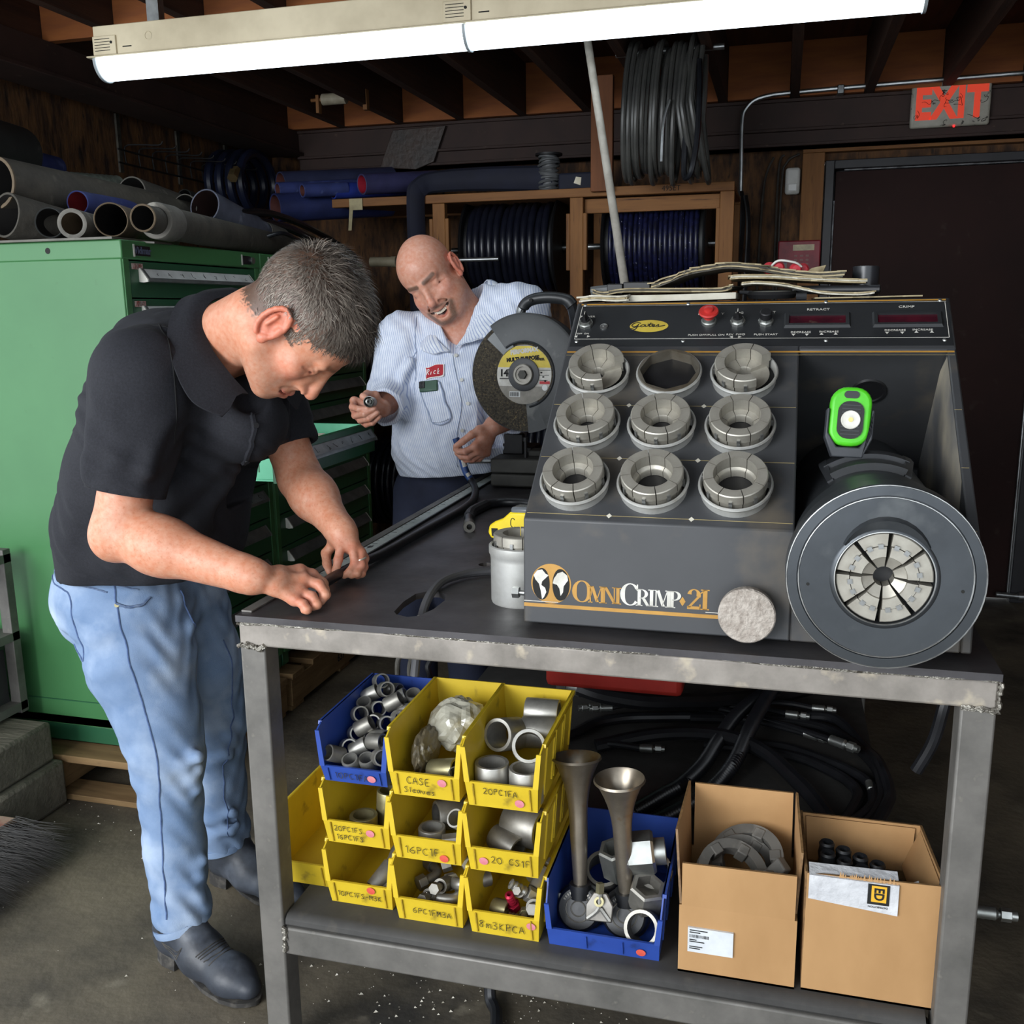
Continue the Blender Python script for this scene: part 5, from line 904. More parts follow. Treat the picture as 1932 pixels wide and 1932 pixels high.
panel('base', t, [(x0, y0, z0), (x1, y0, z0), (x1, y1, z0), (x0, y1, z0)]); panel('front_panel', t, [(x0, y0, z0), (x0, y0, z1), (x1, y0, z1), (x1, y0, z0)]); panel('back_panel', t, [(x0, y1, z0), (x1, y1, z0), (x1, y1, z1), (x0, y1, z1)]); panel('side_panel', t, [(x0, y0+.004, z0), (x0, y1, z0), (x0, y1, z1), (x0, y0+.004, z1)]); panel('side_panel', t, [(x1, y0+.004, z0), (x1, y0+.004, z1), (x1, y1, z1), (x1, y1, z0)])
panel('front_flap', t, [(x0+.004, y0, z1), (x0+.004, y0-.006, .534), (x1-.004, y0-.006, .537), (x1-.004, y0, z1)]); panel('back_flap', t, [(x0+.008, y1, z1), (x1-.008, y1, z1), (x1-.010, y1-.006, .585), (x0+.008, y1-.008, .585)], m=m_cardi)
panel('side_flap', t, [(x0, y0+.004, z1), (x0, y1-.006, z1), (x0-.004, y1-.012, .588), (x0-.012, y0+.03, .575)]); panel('side_flap', t, [(x1, y0+.02, z1), (x1+.006, y0+.03, .560), (x1-.002, y1-.012, .588), (x1, y1-.006, z1)])
lb = MB().b2((-.112, y0-.0045, .368), (-.036, y0-.0002, .414)).build('shipping_label', mat('white label', '#d3d7d9', '#bfc3c6', 20), t, world=True)
lt = MB(); rr = random.Random(2)
for i, (zz, w_) in enumerate(((.409, .03), (.405, .018), (.391, .012), (.3875, .025), (.378, .022), (.3745, .018))): lt.b2((-.109, y0-.0052, zz), (-.109+w_, y0-.0046, zz+.0016))
for i in range(15): lt.b2((-.109+.0022*i, y0-.0052, .396), (-.109+.0022*i+rr.choice((.0006, .0012)), y0-.0046, .4015))
lt = lt.build('label_print', m_ink, t, world=True); lt['kind'] = 'stuff'
m_coup = mat('dusty cast coupling', '#6f6c66', '#4f4d49', 10, 7, .35, .7, .7, metal=.3, c3='#85817a', s3=16)
def coupling(lab, loc, rot, R_, w_):
    t = thing('coupling_ring', lab, 'coupling', loc, rot=rot); MB().lathe([(R_*.72, -w_), (R_, -w_), (R_, -w_*.4), (R_*.9, -w_*.35), (R_*.9, w_*.35), (R_, w_*.4), (R_, w_), (R_*.72, w_)], 36, closed=True).build('ring', m_coup, t)
    for k in range(6):
        q = MB(Matrix.Rotation(k*PI/3, 4, 'Z')).box((R_*.78, 0, 0), (R_*.3, R_*.3, w_*2.3)); q.build('lug', m_coup, t, bevel=.002)
coupling('dusty grey coupling ring lying front in the raised-flap box', (-.045, 1.585, .475), (R(38), R(5), .3), .062, .014); coupling('second coupling ring under the front one in the box', (-.02, 1.635, .478), (R(30), R(-12), 0), .066, .014); coupling('coupling ring standing at the back of the raised-flap box', (-.03, 1.655, .45), (R(70), 0, .1), .062, .014); coupling('dark coupling ring at the bottom of the raised-flap box', (-.03, 1.60, .405), (R(10), R(6), 0), .068, .018)
for k, (x, y) in enumerate(((.02, 1.56), (.038, 1.60))):
    q = thing('cast_block', ['wedge shaped cast block in the raised-flap box, left one', 'wedge shaped cast block in the raised-flap box, right one'][k], 'casting', (x-.01, y, .48), .3+.4*k, rot=(.5, .25, .3+.5*k)); MB().box((0, 0, 0), (.03, .026, .062), tx=.6).build('block', m_coup, q, bevel=.003)
t = thing('cardboard_box', 'cardboard box with folded-in flaps and black and yellow printed label', 'box', (.18, 1.62, Z0)); x0, x1, y0, y1, z1 = .077, .289, 1.516, 1.735, .5445
panel('base', t, [(x0, y0, Z0), (x1, y0, Z0), (x1, y1, Z0), (x0, y1, Z0)]); panel('front_panel', t, [(x0, y0, Z0), (x0+.001, y0, .541), (x1+.001, y0, .548), (x1, y0, Z0)]); panel('back_panel', t, [(x0, y1, Z0), (x1, y1, Z0), (x1-.008, y1, .534), (x0-.004, y1, .534)], m=m_cardi); panel('side_panel', t, [(x0, y0+.004, Z0), (x0, y1, Z0), (x0-.006, y1, .536), (x0-.002, y0+.004, .541)]); panel('side_panel', t, [(x1, y0+.004, Z0), (x1+.001, y0+.004, .548), (x1-.008, y1, .534), (x1, y1, Z0)], m=m_cardi)
panel('inner_flap', t, [(x1-.006, y0+.02, .540), (x1-.03, y0+.03, .46), (x1-.04, y1-.02, .46), (x1-.012, y1-.01, .528)], m=m_cardi); panel('inner_flap', t, [(x0+.004, y1-.008, .53), (x1-.02, y1-.008, .53), (x1-.025, y1-.02, .45), (x0+.01, y1-.02, .45)], m=m_cardi)
MB().add([(x0+.004, y0-.0045, .541), (x0+.004, y0-.0045, .4985), (.219, y0-.0045, .4875), (.219, y0-.0045, .541)], [(0, 1, 2, 3)]).add([(x0+.004, y0-.0045, .541), (.219, y0-.0045, .541), (.219, y0+.03, .5465), (x0+.004, y0+.03, .544)], [(3, 2, 1, 0)]).build('taped_label', mat('crinkled white tape', '#cfd0d2', '#b4b5b8', 20, 7, .35, .7, .35, bump=.3), t, world=True, fix=True)
MB().b2((.172, y0-.0060, .504), (.205, y0-.0046, .5395)).build('logo_black', m_ink, t, world=True); MB().b2((.1775, y0-.0066, .509), (.2005, y0-.0059, .5375)).build('logo_yellow', mat('logo yellow', '#d9a62a', rough=.6), t, world=True)
o = text('ED', .021, frame((.1885, y0-.0071, .5235), (0, 0, -1), (1, 0, 0)), m_ink, t, bold=.0006, ext=.0003, sx=.85); o.data.transform(Matrix.Translation(-t.location)); o = text('DISTRIBUTION', .0046, frame((.1885, y0-.0052, .4995), (-1, 0, 0), (0, 0, -1)), m_ink, t, ext=.0002); o.data.transform(Matrix.Translation(-t.location))
MB().add([(.235, y0+.06, .545-.04), (.252, y0+.03, .535), (.268, y0+.035, .475), (.25, y0+.06, .465)], [(0, 1, 2, 3)]).build('torn_label', mat('white label', '#d3d7d9'), t, world=True)
for k in range(9):
    q = thing('rubber_bushing', 'black ribbed rubber bushing standing in the printed box', 'bushing', (.115+.0275*(k % 5), 1.615-.010*(k % 5)+.036*(k//5), .49-.004*(k % 5)), group='rubber bushings in the printed box'); MB().lathe([(.006, -.05), (.0135, -.05)]+[(.0145 if i % 2 else .0125, -.045+.012*i) for i in range(7)]+[(.0135, .032), (.011, .036), (.006, .034)], 20).build('body', m_rub, q)
tp = MB(); rr = random.Random(8)
for i in range(22): x = .128+.004*i+rr.uniform(-.002, .002); tp.add([(x, y0-.002, .541), (x+.005, y0-.002, .541), (x+.003, y0+.003, .5475+rr.uniform(-.003, .003))], [(0, 1, 2)])
q = tp.build('torn_edge', m_cardi, t, world=True); q['kind'] = 'stuff'

# ================= hoses coiled on the shelf behind =================
def curve(name, lab, pts, r, m, cat='hose', n=8, sub=8, grp=None):
    t = thing(name, lab, cat, pts[0], group=grp); MB().tube(spline(pts, n), r, 10).build('tube', m, t, world=True); return t
m_hk = mat('black hydraulic hose', '#17181b', '#222327', 24, 5, .4, .7, .38)
def crimp_end(t, p, d, s=1, m=None):
    M = Matrix.Translation(-t.location) @ Matrix.Translation(fr(p)) @ Vector(d).normalized().to_track_quat('Z', 'Y').to_matrix().to_4x4(); m = m or m_zinc
    MB(M).lathe([(.008*s, -.03*s), (.0125*s, -.03*s)]+[((.0125 if i % 2 else .0118)*s, (-.028+.005*i)*s) for i in range(8)]+[(.007*s, .012*s), (.006*s, .018*s)], 12).build('crimped_ferrule', m, t); MB(M).cyl((0, 0, .016*s), (0, 0, .034*s), .0125*s, n=6).build('hex_nut', m, t, bevel=.0006); MB(M).pipe((0, 0, .034*s), (0, 0, .044*s), .009*s, .006*s, 12).build('thread', m, t)
zb = Z0+.016
t = curve('coiled_hose', 'black printed hose sweeping in the widest arc of the shelf coil', [(-.2, 2.56, zb), (.022, 2.60, zb), (.1, 2.597, zb), (.176, 2.563, zb), (.234, 2.472, zb), (.268, 2.368, zb), (.272, 2.256, zb), (.25, 2.14, zb), (.18, 2.0, zb), (.05, 1.9, zb), (-.1, 1.86, zb), (-.3, 1.88, zb)], .0145, m_hk)
t = curve('coiled_hose', 'outermost right loop of black hose on the shelf', [(.05, 2.62, zb), (.18, 2.60, zb+.02), (.255, 2.46, zb), (.274, 2.34, zb+.022), (.285, 2.22, zb+.01), (.265, 2.13, zb+.01), (.2, 1.95, zb)], .014, m_hk)
t = curve('coiled_hose', 'fat glossy black hose arcing over the coil toward the printed box', [(-.42, 2.32, zb), (-.3, 2.37, zb+.02), (-.198, 2.38, .375), (-.117, 2.365, .385), (-.048, 2.34, .385), (.015, 2.296, .375), (.07, 2.214, .365), (.112, 2.146, .355), (.15, 2.06, zb), (.16, 1.95, zb)], .0185, m_hk)
t = curve('coiled_hose', 'black hose along the back left of the shelf coil', [(-.62, 2.25, zb), (-.497, 2.381, zb), (-.448, 2.465, zb), (-.374, 2.517, zb), (-.29, 2.544, zb), (-.163, 2.574, zb), (-.05, 2.58, zb)], .015, m_hk)
t = curve('coiled_hose', 'inner arc of black hose with pale end fitting', [(-.1, 2.42, zb), (.029, 2.434, zb), (.097, 2.41, zb), (.166, 2.364, zb), (.215, 2.322, zb), (.244, 2.278, zb), (.25, 2.22, zb), (.237, 2.15, zb), (.16, 2.02, zb)], .013, m_hk); crimp_end(t, (.245, 2.24, zb+.006), (.1, -.9, -.2), .7)
t = curve('coiled_hose', 'second inner arc of black hose', [(-.15, 2.40, zb), (0, 2.40, zb), (.09, 2.375, zb), (.15, 2.33, zb), (.2, 2.27, zb), (.215, 2.2, zb), (.18, 2.08, zb)], .013, m_hk)
t = curve('large_hose', 'large black hose with big zinc coupling above the coil', [(-.50, 2.50, .425), (-.43, 2.49, .412), (-.322, 2.50, .40), (-.219, 2.56, .385), (-.141, 2.62, .37), (.05, 2.75, .36), (.2, 2.9, .36)], .024, m_hk)
M = Matrix.Translation(-t.location) @ Matrix.Translation((-.53, 2.515, .43)) @ Vector((-1, .2, .15)).to_track_quat('Z', 'Y').to_matrix().to_4x4(); MB(M).lathe([(.02, -.04), (.03, -.04), (.031, -.01), (.027, -.008), (.027, .0)], 24).build('coupling_shell', m_zinc, t); MB(M).cyl((0, 0, 0), (0, 0, .03), .032, n=6).build('hex_nut', m_zinc, t, bevel=.001)
for k, (P, d, lab) in enumerate([([(-.40, 2.52, .375), (-.434, 2.50, .37)], (-1, -.35, 0), 'crimped hose end left above coil, nearer of a pair'), ([(-.42, 2.56, .375), (-.465, 2.50, .37)], (-1, -.5, 0), 'crimped hose end left above coil, farther of a pair'), ([(.03, 2.62, .36), (.08, 2.60, .36)], (1, -.1, 0), 'crimped hose end pointing right over the wide arc'), ([(.10, 2.65, .37), (.15, 2.635, .37)], (1, -.1, .02), 'crimped hose end with pale tip behind the wide arc'), ([(.05, 2.50, .36), (.125, 2.46, .365)], (.9, -.45, 0), 'crimped hose end inside the wide arc, left of two'), ([(.10, 2.47, .37), (.19, 2.415, .372)], (.9, -.6, 0), 'crimped hose end inside the wide arc, right of two'), ([(-.33, 2.33, .35), (-.28, 2.315, .352)], (1, .1, .02), 'lone crimped hose end behind the nearer air horn')]):
    p = [Vector(P[0])-Vector(d)*.25*(1 if k != 6 else .3)-Vector((0, 0, .02)), Vector(P[0])-Vector(d)*.06, Vector(P[1])-Vector(d).normalized()*.02]; t = curve('hose_with_end', lab, [tuple(a) for a in p], .0085, m_hk); crimp_end(t, P[1], d, .85 if k != 5 else 1.05)
def ribbed(lab, pts, r):
    t = thing('ribbed_hose', lab, 'hose', pts[0]); P = [fr(p) for p in spline(pts, 40)]; out, rs, acc = [], [], 0; step = .0042; last = P[0]; i = 0
    dense = [P[0]]
    for p in P[1:]:
        while (p-dense[-1]).length > step: dense.append(dense[-1]+(p-dense[-1]).normalized()*step)
    MB().tube(dense, [r if j % 2 else r*.8 for j in range(len(dense))], 12).build('tube', m_rubg, t, world=True, angle=80)
ribbed('ribbed black hose crossing the coil, left of two', [(.06, 2.745, .40), (-.025, 2.59, .40), (-.075, 2.47, .395), (-.11, 2.35, .38), (-.139, 2.248, .36), (-.178, 2.154, .35), (-.218, 2.094, .345), (-.281, 1.993, .343), (-.36, 1.90, .342), (-.45, 1.84, .342)], .019)
ribbed('ribbed black hose crossing the coil, right of two', [(.035, 2.745, .405), (.01, 2.62, .41), (-.02, 2.47, .405), (-.042, 2.36, .395), (-.064, 2.255, .375), (-.097, 2.174, .355), (-.144, 2.083, .345), (-.243, 1.941, .343), (-.34, 1.85, .342)], .019)
t = thing('red_case', 'red plastic case on the shelf under the table top', 'case', (-.33, 2.5, .55)); MB().b2((-.55, 2.30, .50), (-.20, 2.62, .62)).build('shell', mat('red plastic', '#b3352c', '#9c2b24', 8, rough=.4), t, bevel=.015, world=True); 
for x in (-.5, -.25): MB().b2((x, 2.40, .62), (x+.02, 2.56, .861)).build('hanger', m_black, t, world=True)
for k, P in enumerate(([(-.62, 1.6, .9), (-.66, 1.7, .86), (-.74, 1.83, .75), (-.79, 1.9, .68), (-.80, 1.95, .5), (-.78, 2.0, .35)], [(-.60, 1.7, .9), (-.66, 1.8, .82), (-.757, 1.9, .70), (-.76, 1.92, .6), (-.74, 2.0, .35)], [(-.60, 1.9, .86), (-.708, 1.9, .71), (-.713, 1.9, .66), (-.70, 1.95, .5), (-.68, 2.0, .345)])):
    curve('power_cable', ['grey cable hanging under the table slot, leftmost', 'grey cable hanging under the table slot, middle', 'black cable hanging under the table slot'][k], P, .006, (mat('cable grey2', '#77756f', '#5a5853', 12), mat('cable grey2', '#77756f'), m_rub)[k], 'cable')
curve('loose_hose', 'black hose end hanging outside the right table edge', [(.40, 2.25, .86), (.395, 2.22, .65), (.381, 2.2, .577), (.365, 2.2, .493), (.335, 2.2, .42)], .014, m_hk)
t = curve('loose_hose', 'hose with crimped steel end sticking out past the right leg', [(.2, 1.80, .36), (.33, 1.76, .366), (.395, 1.75, .369)], .009, m_hk); crimp_end(t, (.41, 1.75, .369), (1, 0, 0), 1)
curve('floor_hose', 'black hose rising from the floor below the shelf', [(-.54, 1.78, .23), (-.545, 1.765, .10), (-.54, 1.74, .02), (-.515, 1.70, .013), (-.49, 1.60, .013)], .013, m_hk)
# ================= things on the table and machine =================
m_darkp = mat('dark plastic', '#2b2d30', '#212326', 14, 5, .4, .7, .45)
# work light clipped into the tool bay
t = thing('work_light', 'bright green work light standing on the crimp head in the bay', 'light', (.118, 1.72, 1.2)); LM = frame((.1155, 1.715, 1.2685), Vector((1, 0, -.07)), Vector((-.06, .16, 1)).normalized()); LM = frame((.1155, 1.715, 1.2685), (1, .05, -.05), Vector((.05, .2, .98)).normalized())
def rrect(w, h, r, n=6): return [(sx*(w/2-r)+r*math.cos(a), sy*(h/2-r)+r*math.sin(a)) for sx, sy, a0 in ((1, 1, 0), (-1, 1, PI/2), (-1, -1, PI), (1, -1, 1.5*PI)) for a in np.linspace(a0, a0+PI/2, n)]
MB(LM).prism(rrect(.066, .098, .026), .024, z0=-.008).build('green_shell', mat('lime green rubber', '#55d026', '#48b820', 20, 4, rough=.45), t, bevel=.006, seg=3, world=True)
MB(LM).prism(rrect(.041, .062, .017), .003, TRS((0, -.006, .0165))).build('black_grille', m_black, t, world=True); g_ = MB(LM)
for k in range(9): g_.box((0, -.03+.006*k, .0205), (.030, .0022, .001))
q = g_.build('grille_rib', m_darkp, t, world=True); q['kind'] = 'stuff'
MB(LM).prism(rrect(.024, .012, .006), .002, TRS((-.001, .036, .016))).build('button', m_darkp, t, world=True)
MB(LM).lathe([(.0155, .0195), (.0155, .0225), (.0145, .0235), (.010, .0225), (.006, .0235), (0, .0235)], 24, TRS((0, -.006, 0))).build('lamp_reflector', mat('reflector white', '#e2e0d8', '#c9c6ba', 30, rough=.25), t, world=True); MB(LM).cyl((0, -.006, .023), (0, -.006, .0245), .004, n=12).build('led_chip', mat('led yellow', '#e8d48a', rough=.3), t, world=True)
k = MB(LM); k.prism([(-.0375, .012), (-.0375, -.036), (-.024, -.068), (.024, -.068), (.0375, -.036), (.0375, .012), (.0335, .012), (.0335, -.028), (.018, -.051), (-.018, -.051), (-.0335, -.028), (-.0335, .012)], .028, z0=-.010); k.build('stand', mat('stand grey', '#3f4247', '#33363a', 14, rough=.5), t, bevel=.002, world=True)
# chop saw
m_sawg = mat('saw guard grey', '#4a4c4d', '#3a3c3d', 7, 7, .35, .7, .5, metal=.3, c3='#5f605e', s3=16); m_cast = mat('grimy cast iron', '#4a4945', '#34332f', 8, 8, .35, .7, .6, metal=.4, c3='#696760', s3=12)
t = thing('chop_saw', 'abrasive chop saw with yellow labelled wheel standing behind the machine', 'saw', (-.66, 2.85, .92)); ax = Vector((-.13, -.985, .06)).normalized(); WM = frame((-.700, 2.70, 1.272), Vector((-ax.y, ax.x, 0)).normalized(), ax.cross(Vector((-ax.y, ax.x, 0))).normalized(), ax)
MB(WM).lathe([(0, .003), (.160, .003), (.161, 0), (.160, -.003), (0, -.003)], 64).build('abrasive_wheel', mat('abrasive grit', '#4c4538', '#2b2823', 160, 3, .4, .62, .9, bump=.6, bscale=260, c3='#7c6c4c', s3=220, lo3=.6, hi3=.7), t, world=True)
MB(WM).lathe([(.160, .0035), (.1625, .003), (.1625, -.003), (.150, -.0036)], 64).build('wheel_edge', m_darkp, t, world=True)
def sect(r0, r1, z, a0, a1, n=30): return [(r*math.cos(a), r*math.sin(a), z) for r in (r0, r1) for a in np.linspace(a0, a1, n)], [(i, i+1, n+i+1, n+i) for i in range(n-1)]
def sectb(name, r0, r1, z, a0, a1, m, n=30, h=.0): mb = MB(WM); v, f = sect(r0, r1, z, R(a0), R(a1), n); mb.add(v, [q[::-1] for q in f]); return mb.build(name, m, t, world=True)
sectb('paper_label', .035, .084, .0036, -100, 100+160, mat('label grey', '#8f8a80', '#77736a', 30), 50)
def clipd(name, y0, y1, m, z, r=.083): # horizontal band of the disc
    mb = MB(WM); n = 24; vs = []
    for i in range(n+1): y = y0+(y1-y0)*i/n; x = math.sqrt(max(0, r*r-y*y)); vs += [(-x, y, z), (x, y, z)]
    mb.add(vs, [(2*i, 2*i+1, 2*i+3, 2*i+2) for i in range(n)]); return mb.build(name, m, t, world=True)
clipd('label_yellow', .020, .080, mat('label yellow', '#d3bd36', '#bda62c', 30), .0041); clipd('label_white', -.033, .020, mat('label white', '#c9c7c0', '#aaa79e', 30), .0041)
def wt(s, h, x, y, m, bold=.0, rot=0, sx=1): o = text(s, h, WM @ TRS((x, y, .0047), (0, 0, rot)), m, t, bold=bold, ext=.0002, sx=sx); o.data.transform(Matrix.Translation(-t.location))
wt('PERFORMAX', .0165, .0, .066, mat('label white', '#c9c7c0'), .0012, .12, .9); wt('MULTI-PURPOSE', .0145, -.004, .044, m_ink, .0010, .09, .95); wt('WHEEL', .009, .048, .043, m_ink, .0005, .05); wt('14"', .027, -.057, .003, m_ink, .0012); 
lm = MB(WM)
for k in range(3): lm.b2((.047, .012-.014*k, .0043), (.080-.004*k, .0135-.014*k, .0046)); lm.b2((.050+.006*k, .004-.012*k, .0043), (.056+.006*k, .008-.012*k, .0046))
for k in range(9): lm.b2((-.042+.0032*k, -.062, .0043), (-.0403+.0032*k, -.050, .0046))
lm.b2((-.075, -.0135, .0043), (-.045, -.011, .0046)); q = lm.build('label_print', m_ink, t, world=True); q['kind'] = 'stuff'
MB(WM).b2((-.044, -.064, .0038), (-.011, -.048, .0042)).build('barcode_patch', m_lab, t, world=True); MB(WM).b2((.048, -.026, .0042), (.079, -.018, .0045)).build('label_red', mat('label red', '#b02a30', rough=.6), t, world=True); MB(WM).cyl((.064, -.036, .004), (.064, -.036, .0045), .0085, n=20).build('label_emblem', m_lab, t, world=True)
k = MB(WM); k.lathe([(.047, .004), (.047, .0085), (.044, .0095), (.030, .0095), (.0285, .013)], 40); k.build('flange', m_darkp, t, world=True)
MB(WM).lathe([(.0285, .010), (.031, .0125), (.028, .0155), (.022, .0155), (.0215, .012), (0, .012)], 32).build('washer', m_ferd, t, world=True); MB(WM).cyl((0, 0, .012), (0, 0, .020), .0135, n=6).build('arbor_bolt', m_cast, t, world=True, bevel=.001)
# upper guard: hollow drum segment around the wheel
gd = MB(WM); prof = [(.09, .0075), (.166, .0075), (.173, .004), (.173, -.05), (.168, -.052), (.09, -.052)]; gd.lathe(prof, 40, a0=R(-64), a1=R(128), closed=True); n_ = len(prof); gd.f += [tuple(range(n_)), tuple(40*n_+k for k in range(n_-1, -1, -1))]; gd.mi += [0, 0]; gd.build('upper_guard', m_sawg, t, world=True)
v, f = sect(.083, .150, .0072, R(112), R(139), 12); gb = MB(WM); gb.add(v, [q[::-1] for q in f]); gb.build('guard_window', mat('guard light grey', '#75797a', '#5f6364', 10), t, world=True)
gr = MB(WM); gr.lathe([(.089, .0078), (.0925, .0105), (.096, .0078)], 40, a0=R(-78), a1=R(126)); gr.build('guard_lip', m_darkp, t, world=True); v, f = sect(.084, .166, .0068, R(-84), R(-60), 8); q_ = MB(WM); q_.add(v, [z_[::-1] for z_ in f]); q_.build('lower_guard', m_sawg, t, world=True)
h_ = MB(); h_.tube(spline([(-.722, 2.76, 1.437), (-.715, 2.76, 1.463), (-.69, 2.755, 1.480), (-.64, 2.75, 1.486), (-.59, 2.75, 1.479), (-.572, 2.75, 1.462)], 5), [.010]*4+[.0165]*17+[.018]*5, 12); h_.build('handle_grip', mat('grip black', '#1d1f21', '#2a2c2e', 20, rough=.4), t, world=True)
h_ = MB(); h_.tube(spline([(-.722, 2.76, 1.462), (-.728, 2.76, 1.44), (-.72, 2.78, 1.40)], 4), .011, 10); h_.build('handle_bracket', m_steelb, t, world=True); MB().tube(spline([(-.575, 2.75, 1.47), (-.568, 2.77, 1.42), (-.57, 2.8, 1.36)], 4), .015, 10).build('handle_arm', m_darkp, t, world=True); MB().cyl((-.688, 2.737, 1.479), (-.688, 2.732, 1.479), .005, n=10).build('screw', m_ink, t, world=True)
k = MB(); k.cyl((-.70, 2.72, 1.272), (-.66, 3.02, 1.254), .05, n=20).cyl((-.66, 3.02, 1.254), (-.65, 3.12, 1.25), .075, n=20); k.build('motor', m_darkp, t, world=True, bevel=.004); k = MB(); k.b2((-.70, 2.98, .99), (-.62, 3.05, 1.25)); k.build('hinge_arm', m_cast, t, world=True, bevel=.006)
MB().b2((-.838, 2.805, .925), (-.50, 3.15, .965)).build('base', m_cast, t, bevel=.006, world=True); MB().b2((-.836, 2.80, .968), (-.50, 3.12, 1.012)).build('base_rail', m_cast, t, bevel=.005, world=True)
MB().b2((-.825, 2.90, 1.012), (-.76, 2.93, 1.075)).b2((-.825, 2.93, 1.012), (-.74, 3.05, 1.03)).build('fence', m_black, t, bevel=.003, world=True); MB().cyl((-.735, 2.84, 1.012), (-.735, 2.84, 1.066), .0055, n=10).cyl((-.735, 2.84, 1.062), (-.735, 2.84, 1.074), .0095, n=10).build('clamp_bolt', m_black, t, world=True); MB().cyl((-.905, 2.80, 1.0), (-.82, 2.82, 1.002), .006, n=10).build('vise_screw', m_steelb, t, world=True); MB().box((-.70, 2.9, 1.02), (.07, .06, .02), TRS()).build('vise_jaw', m_cast, t, bevel=.004, world=True)
# hoses and cable on the table
t = thing('work_hose', 'long black hose with blue print held by both men along table edge', 'hose', (-.82, 2.2, .932))
HP = [(-.938, 2.78, 1.075), (-.925, 2.78, 1.034), (-.906, 2.775, .975), (-.880, 2.76, .942), (-.848, 2.683, .933), (-.812, 2.54, .932), (-.803, 2.415, .932), (-.806, 2.308, .932), (-.815, 2.15, .932), (-.820, 2.026, .932), (-.824, 1.908, .933), (-.828, 1.829, .937), (-.831, 1.741, .940), (-.832, 1.66, .940), (-.833, 1.60, .940)]
P = spline(HP, 8); MB().tube(P, .0105, 12).build('hose_tube', m_hk, t, world=True); MB().tube(P[0:22], .0109, 12, caps=False).build('blue_print', mat('blue hose print', '#2a4f8f', '#1d3767', 60, 4, .42, .6, .4), t, world=True)
for a, b in ((3, 8), (11, 15), (17, 20)): MB().tube([fr(p)+Vector((.0022, -.0035, .0)) for p in P[a:b]], .0084, 8, caps=False).build('white_print', m_print, t, world=True)
t = thing('short_hose', 'short black hose with metal end lying on the table by yellow tape', 'hose', (-.7, 2.4, .932)); P = [(-.725, 2.237, .934), (-.752, 2.32, .933), (-.767, 2.395, .933), (-.757, 2.49, .933), (-.72, 2.535, .933), (-.65, 2.53, .933), (-.56, 2.47, .933)]; MB().tube(spline(P, 8), .0125, 12).build('hose_tube', m_hk, t, world=True); MB().pipe((-.728, 2.245, .934), (-.716, 2.21, .934), .0145, .007, 16).build('end_fitting', m_ferd, t, world=True); MB().tube(spline(P[1:4], 5), .0142, 10).build('torn_sleeve', m_rub, t, world=True)
t = thing('power_cable', 'grey power cable running from canister down into the table slot', 'cable', (-.6, 1.75, .93)); MB().tube(spline([(-.47, 1.80, .930), (-.52, 1.845, .930), (-.57, 1.83, .930), (-.607, 1.79, .931), (-.624, 1.72, .930), (-.622, 1.64, .912), (-.615, 1.585, .87), (-.62, 1.57, .80)], 8), .0085, 10).build('cable', mat('cable charcoal', '#47474a', '#38383b', 12), t, world=True)
t = thing('die_set', 'die set in a tall alloy canister on table left of machine', 'die set', (-.447, 1.69, .92)); MB().lathe([(0, 0), (.056, 0), (.0575, .004), (.0575, .082), (.0585, .090), (.0605, .094), (.0605, .108), (.0575, .110), (.055, .108), (.053, .07), (0, .07)], 48).build('canister', m_can, t); sm = die_set_meshes(.026, 'tall')
for k in range(8): Mk = Matrix.Translation((0, 0, .098)) @ Matrix.Rotation(k*PI/4+.3, 4, 'Z'); inst('die_segment', sm, t, Mk); inst('die_key', key, t, Mk @ Matrix.Rotation(PI/8, 4, 'Z'))
t = thing('spare_die', 'low die ring under the yellow tape measure beside machine', 'die', (-.465, 1.86, .92)); MB().lathe([(.03, 0), (.047, 0), (.047, .06), (.044, .068), (.03, .068)], 36, closed=True).build('ring', m_die, t); MB().lathe([(.028, .0), (.042, .0), (.042, .078), (.028, .078)], 30, TRS((0, 0, .002)), closed=True).build('inner_ring', m_black, t)
t = thing('tape_measure', 'yellow tape measure lying on a die ring beside the machine', 'tape measure', (-.49, 1.855, 1.0)); M = frame((-.500, 1.85, 1.001), (1, -.25, .06), (-.06, 0, 1)); k = MB(M); k.prism([(-.048, 0), (-.055, .012), (-.050, .028), (-.036, .036), (-.018, .042), (.0, .056), (.05, .056), (.05, 0)], .042, z0=-.021); k.build('yellow_shell', mat('tape yellow', '#e0c71f', '#cdb31a', 14, rough=.4, c3='#8a6a20', s3=30), t, bevel=.005, seg=3, world=True)
MB(M).b2((-.044, .006, .0205), (-.030, .022, .0225)).build('black_label', m_ink, t, world=True); MB(M).b2((.0, .040, -.018), (.052, .066, .018)).build('dark_top', mat('clear grey top', '#62666a', '#4b4f53', 20, rough=.25), t, bevel=.006, world=True); MB(M).b2((-.024, .004, .0205), (-.008, .018, .0222)).build('rust_patch', mat('rust patch', '#8a5a22', '#5f3c18', 40), t, world=True); scrawl('C', .02, M @ TRS((0, .024, .0216)), m_ink, t, w=.0016).data.transform(Matrix.Translation(-t.location))
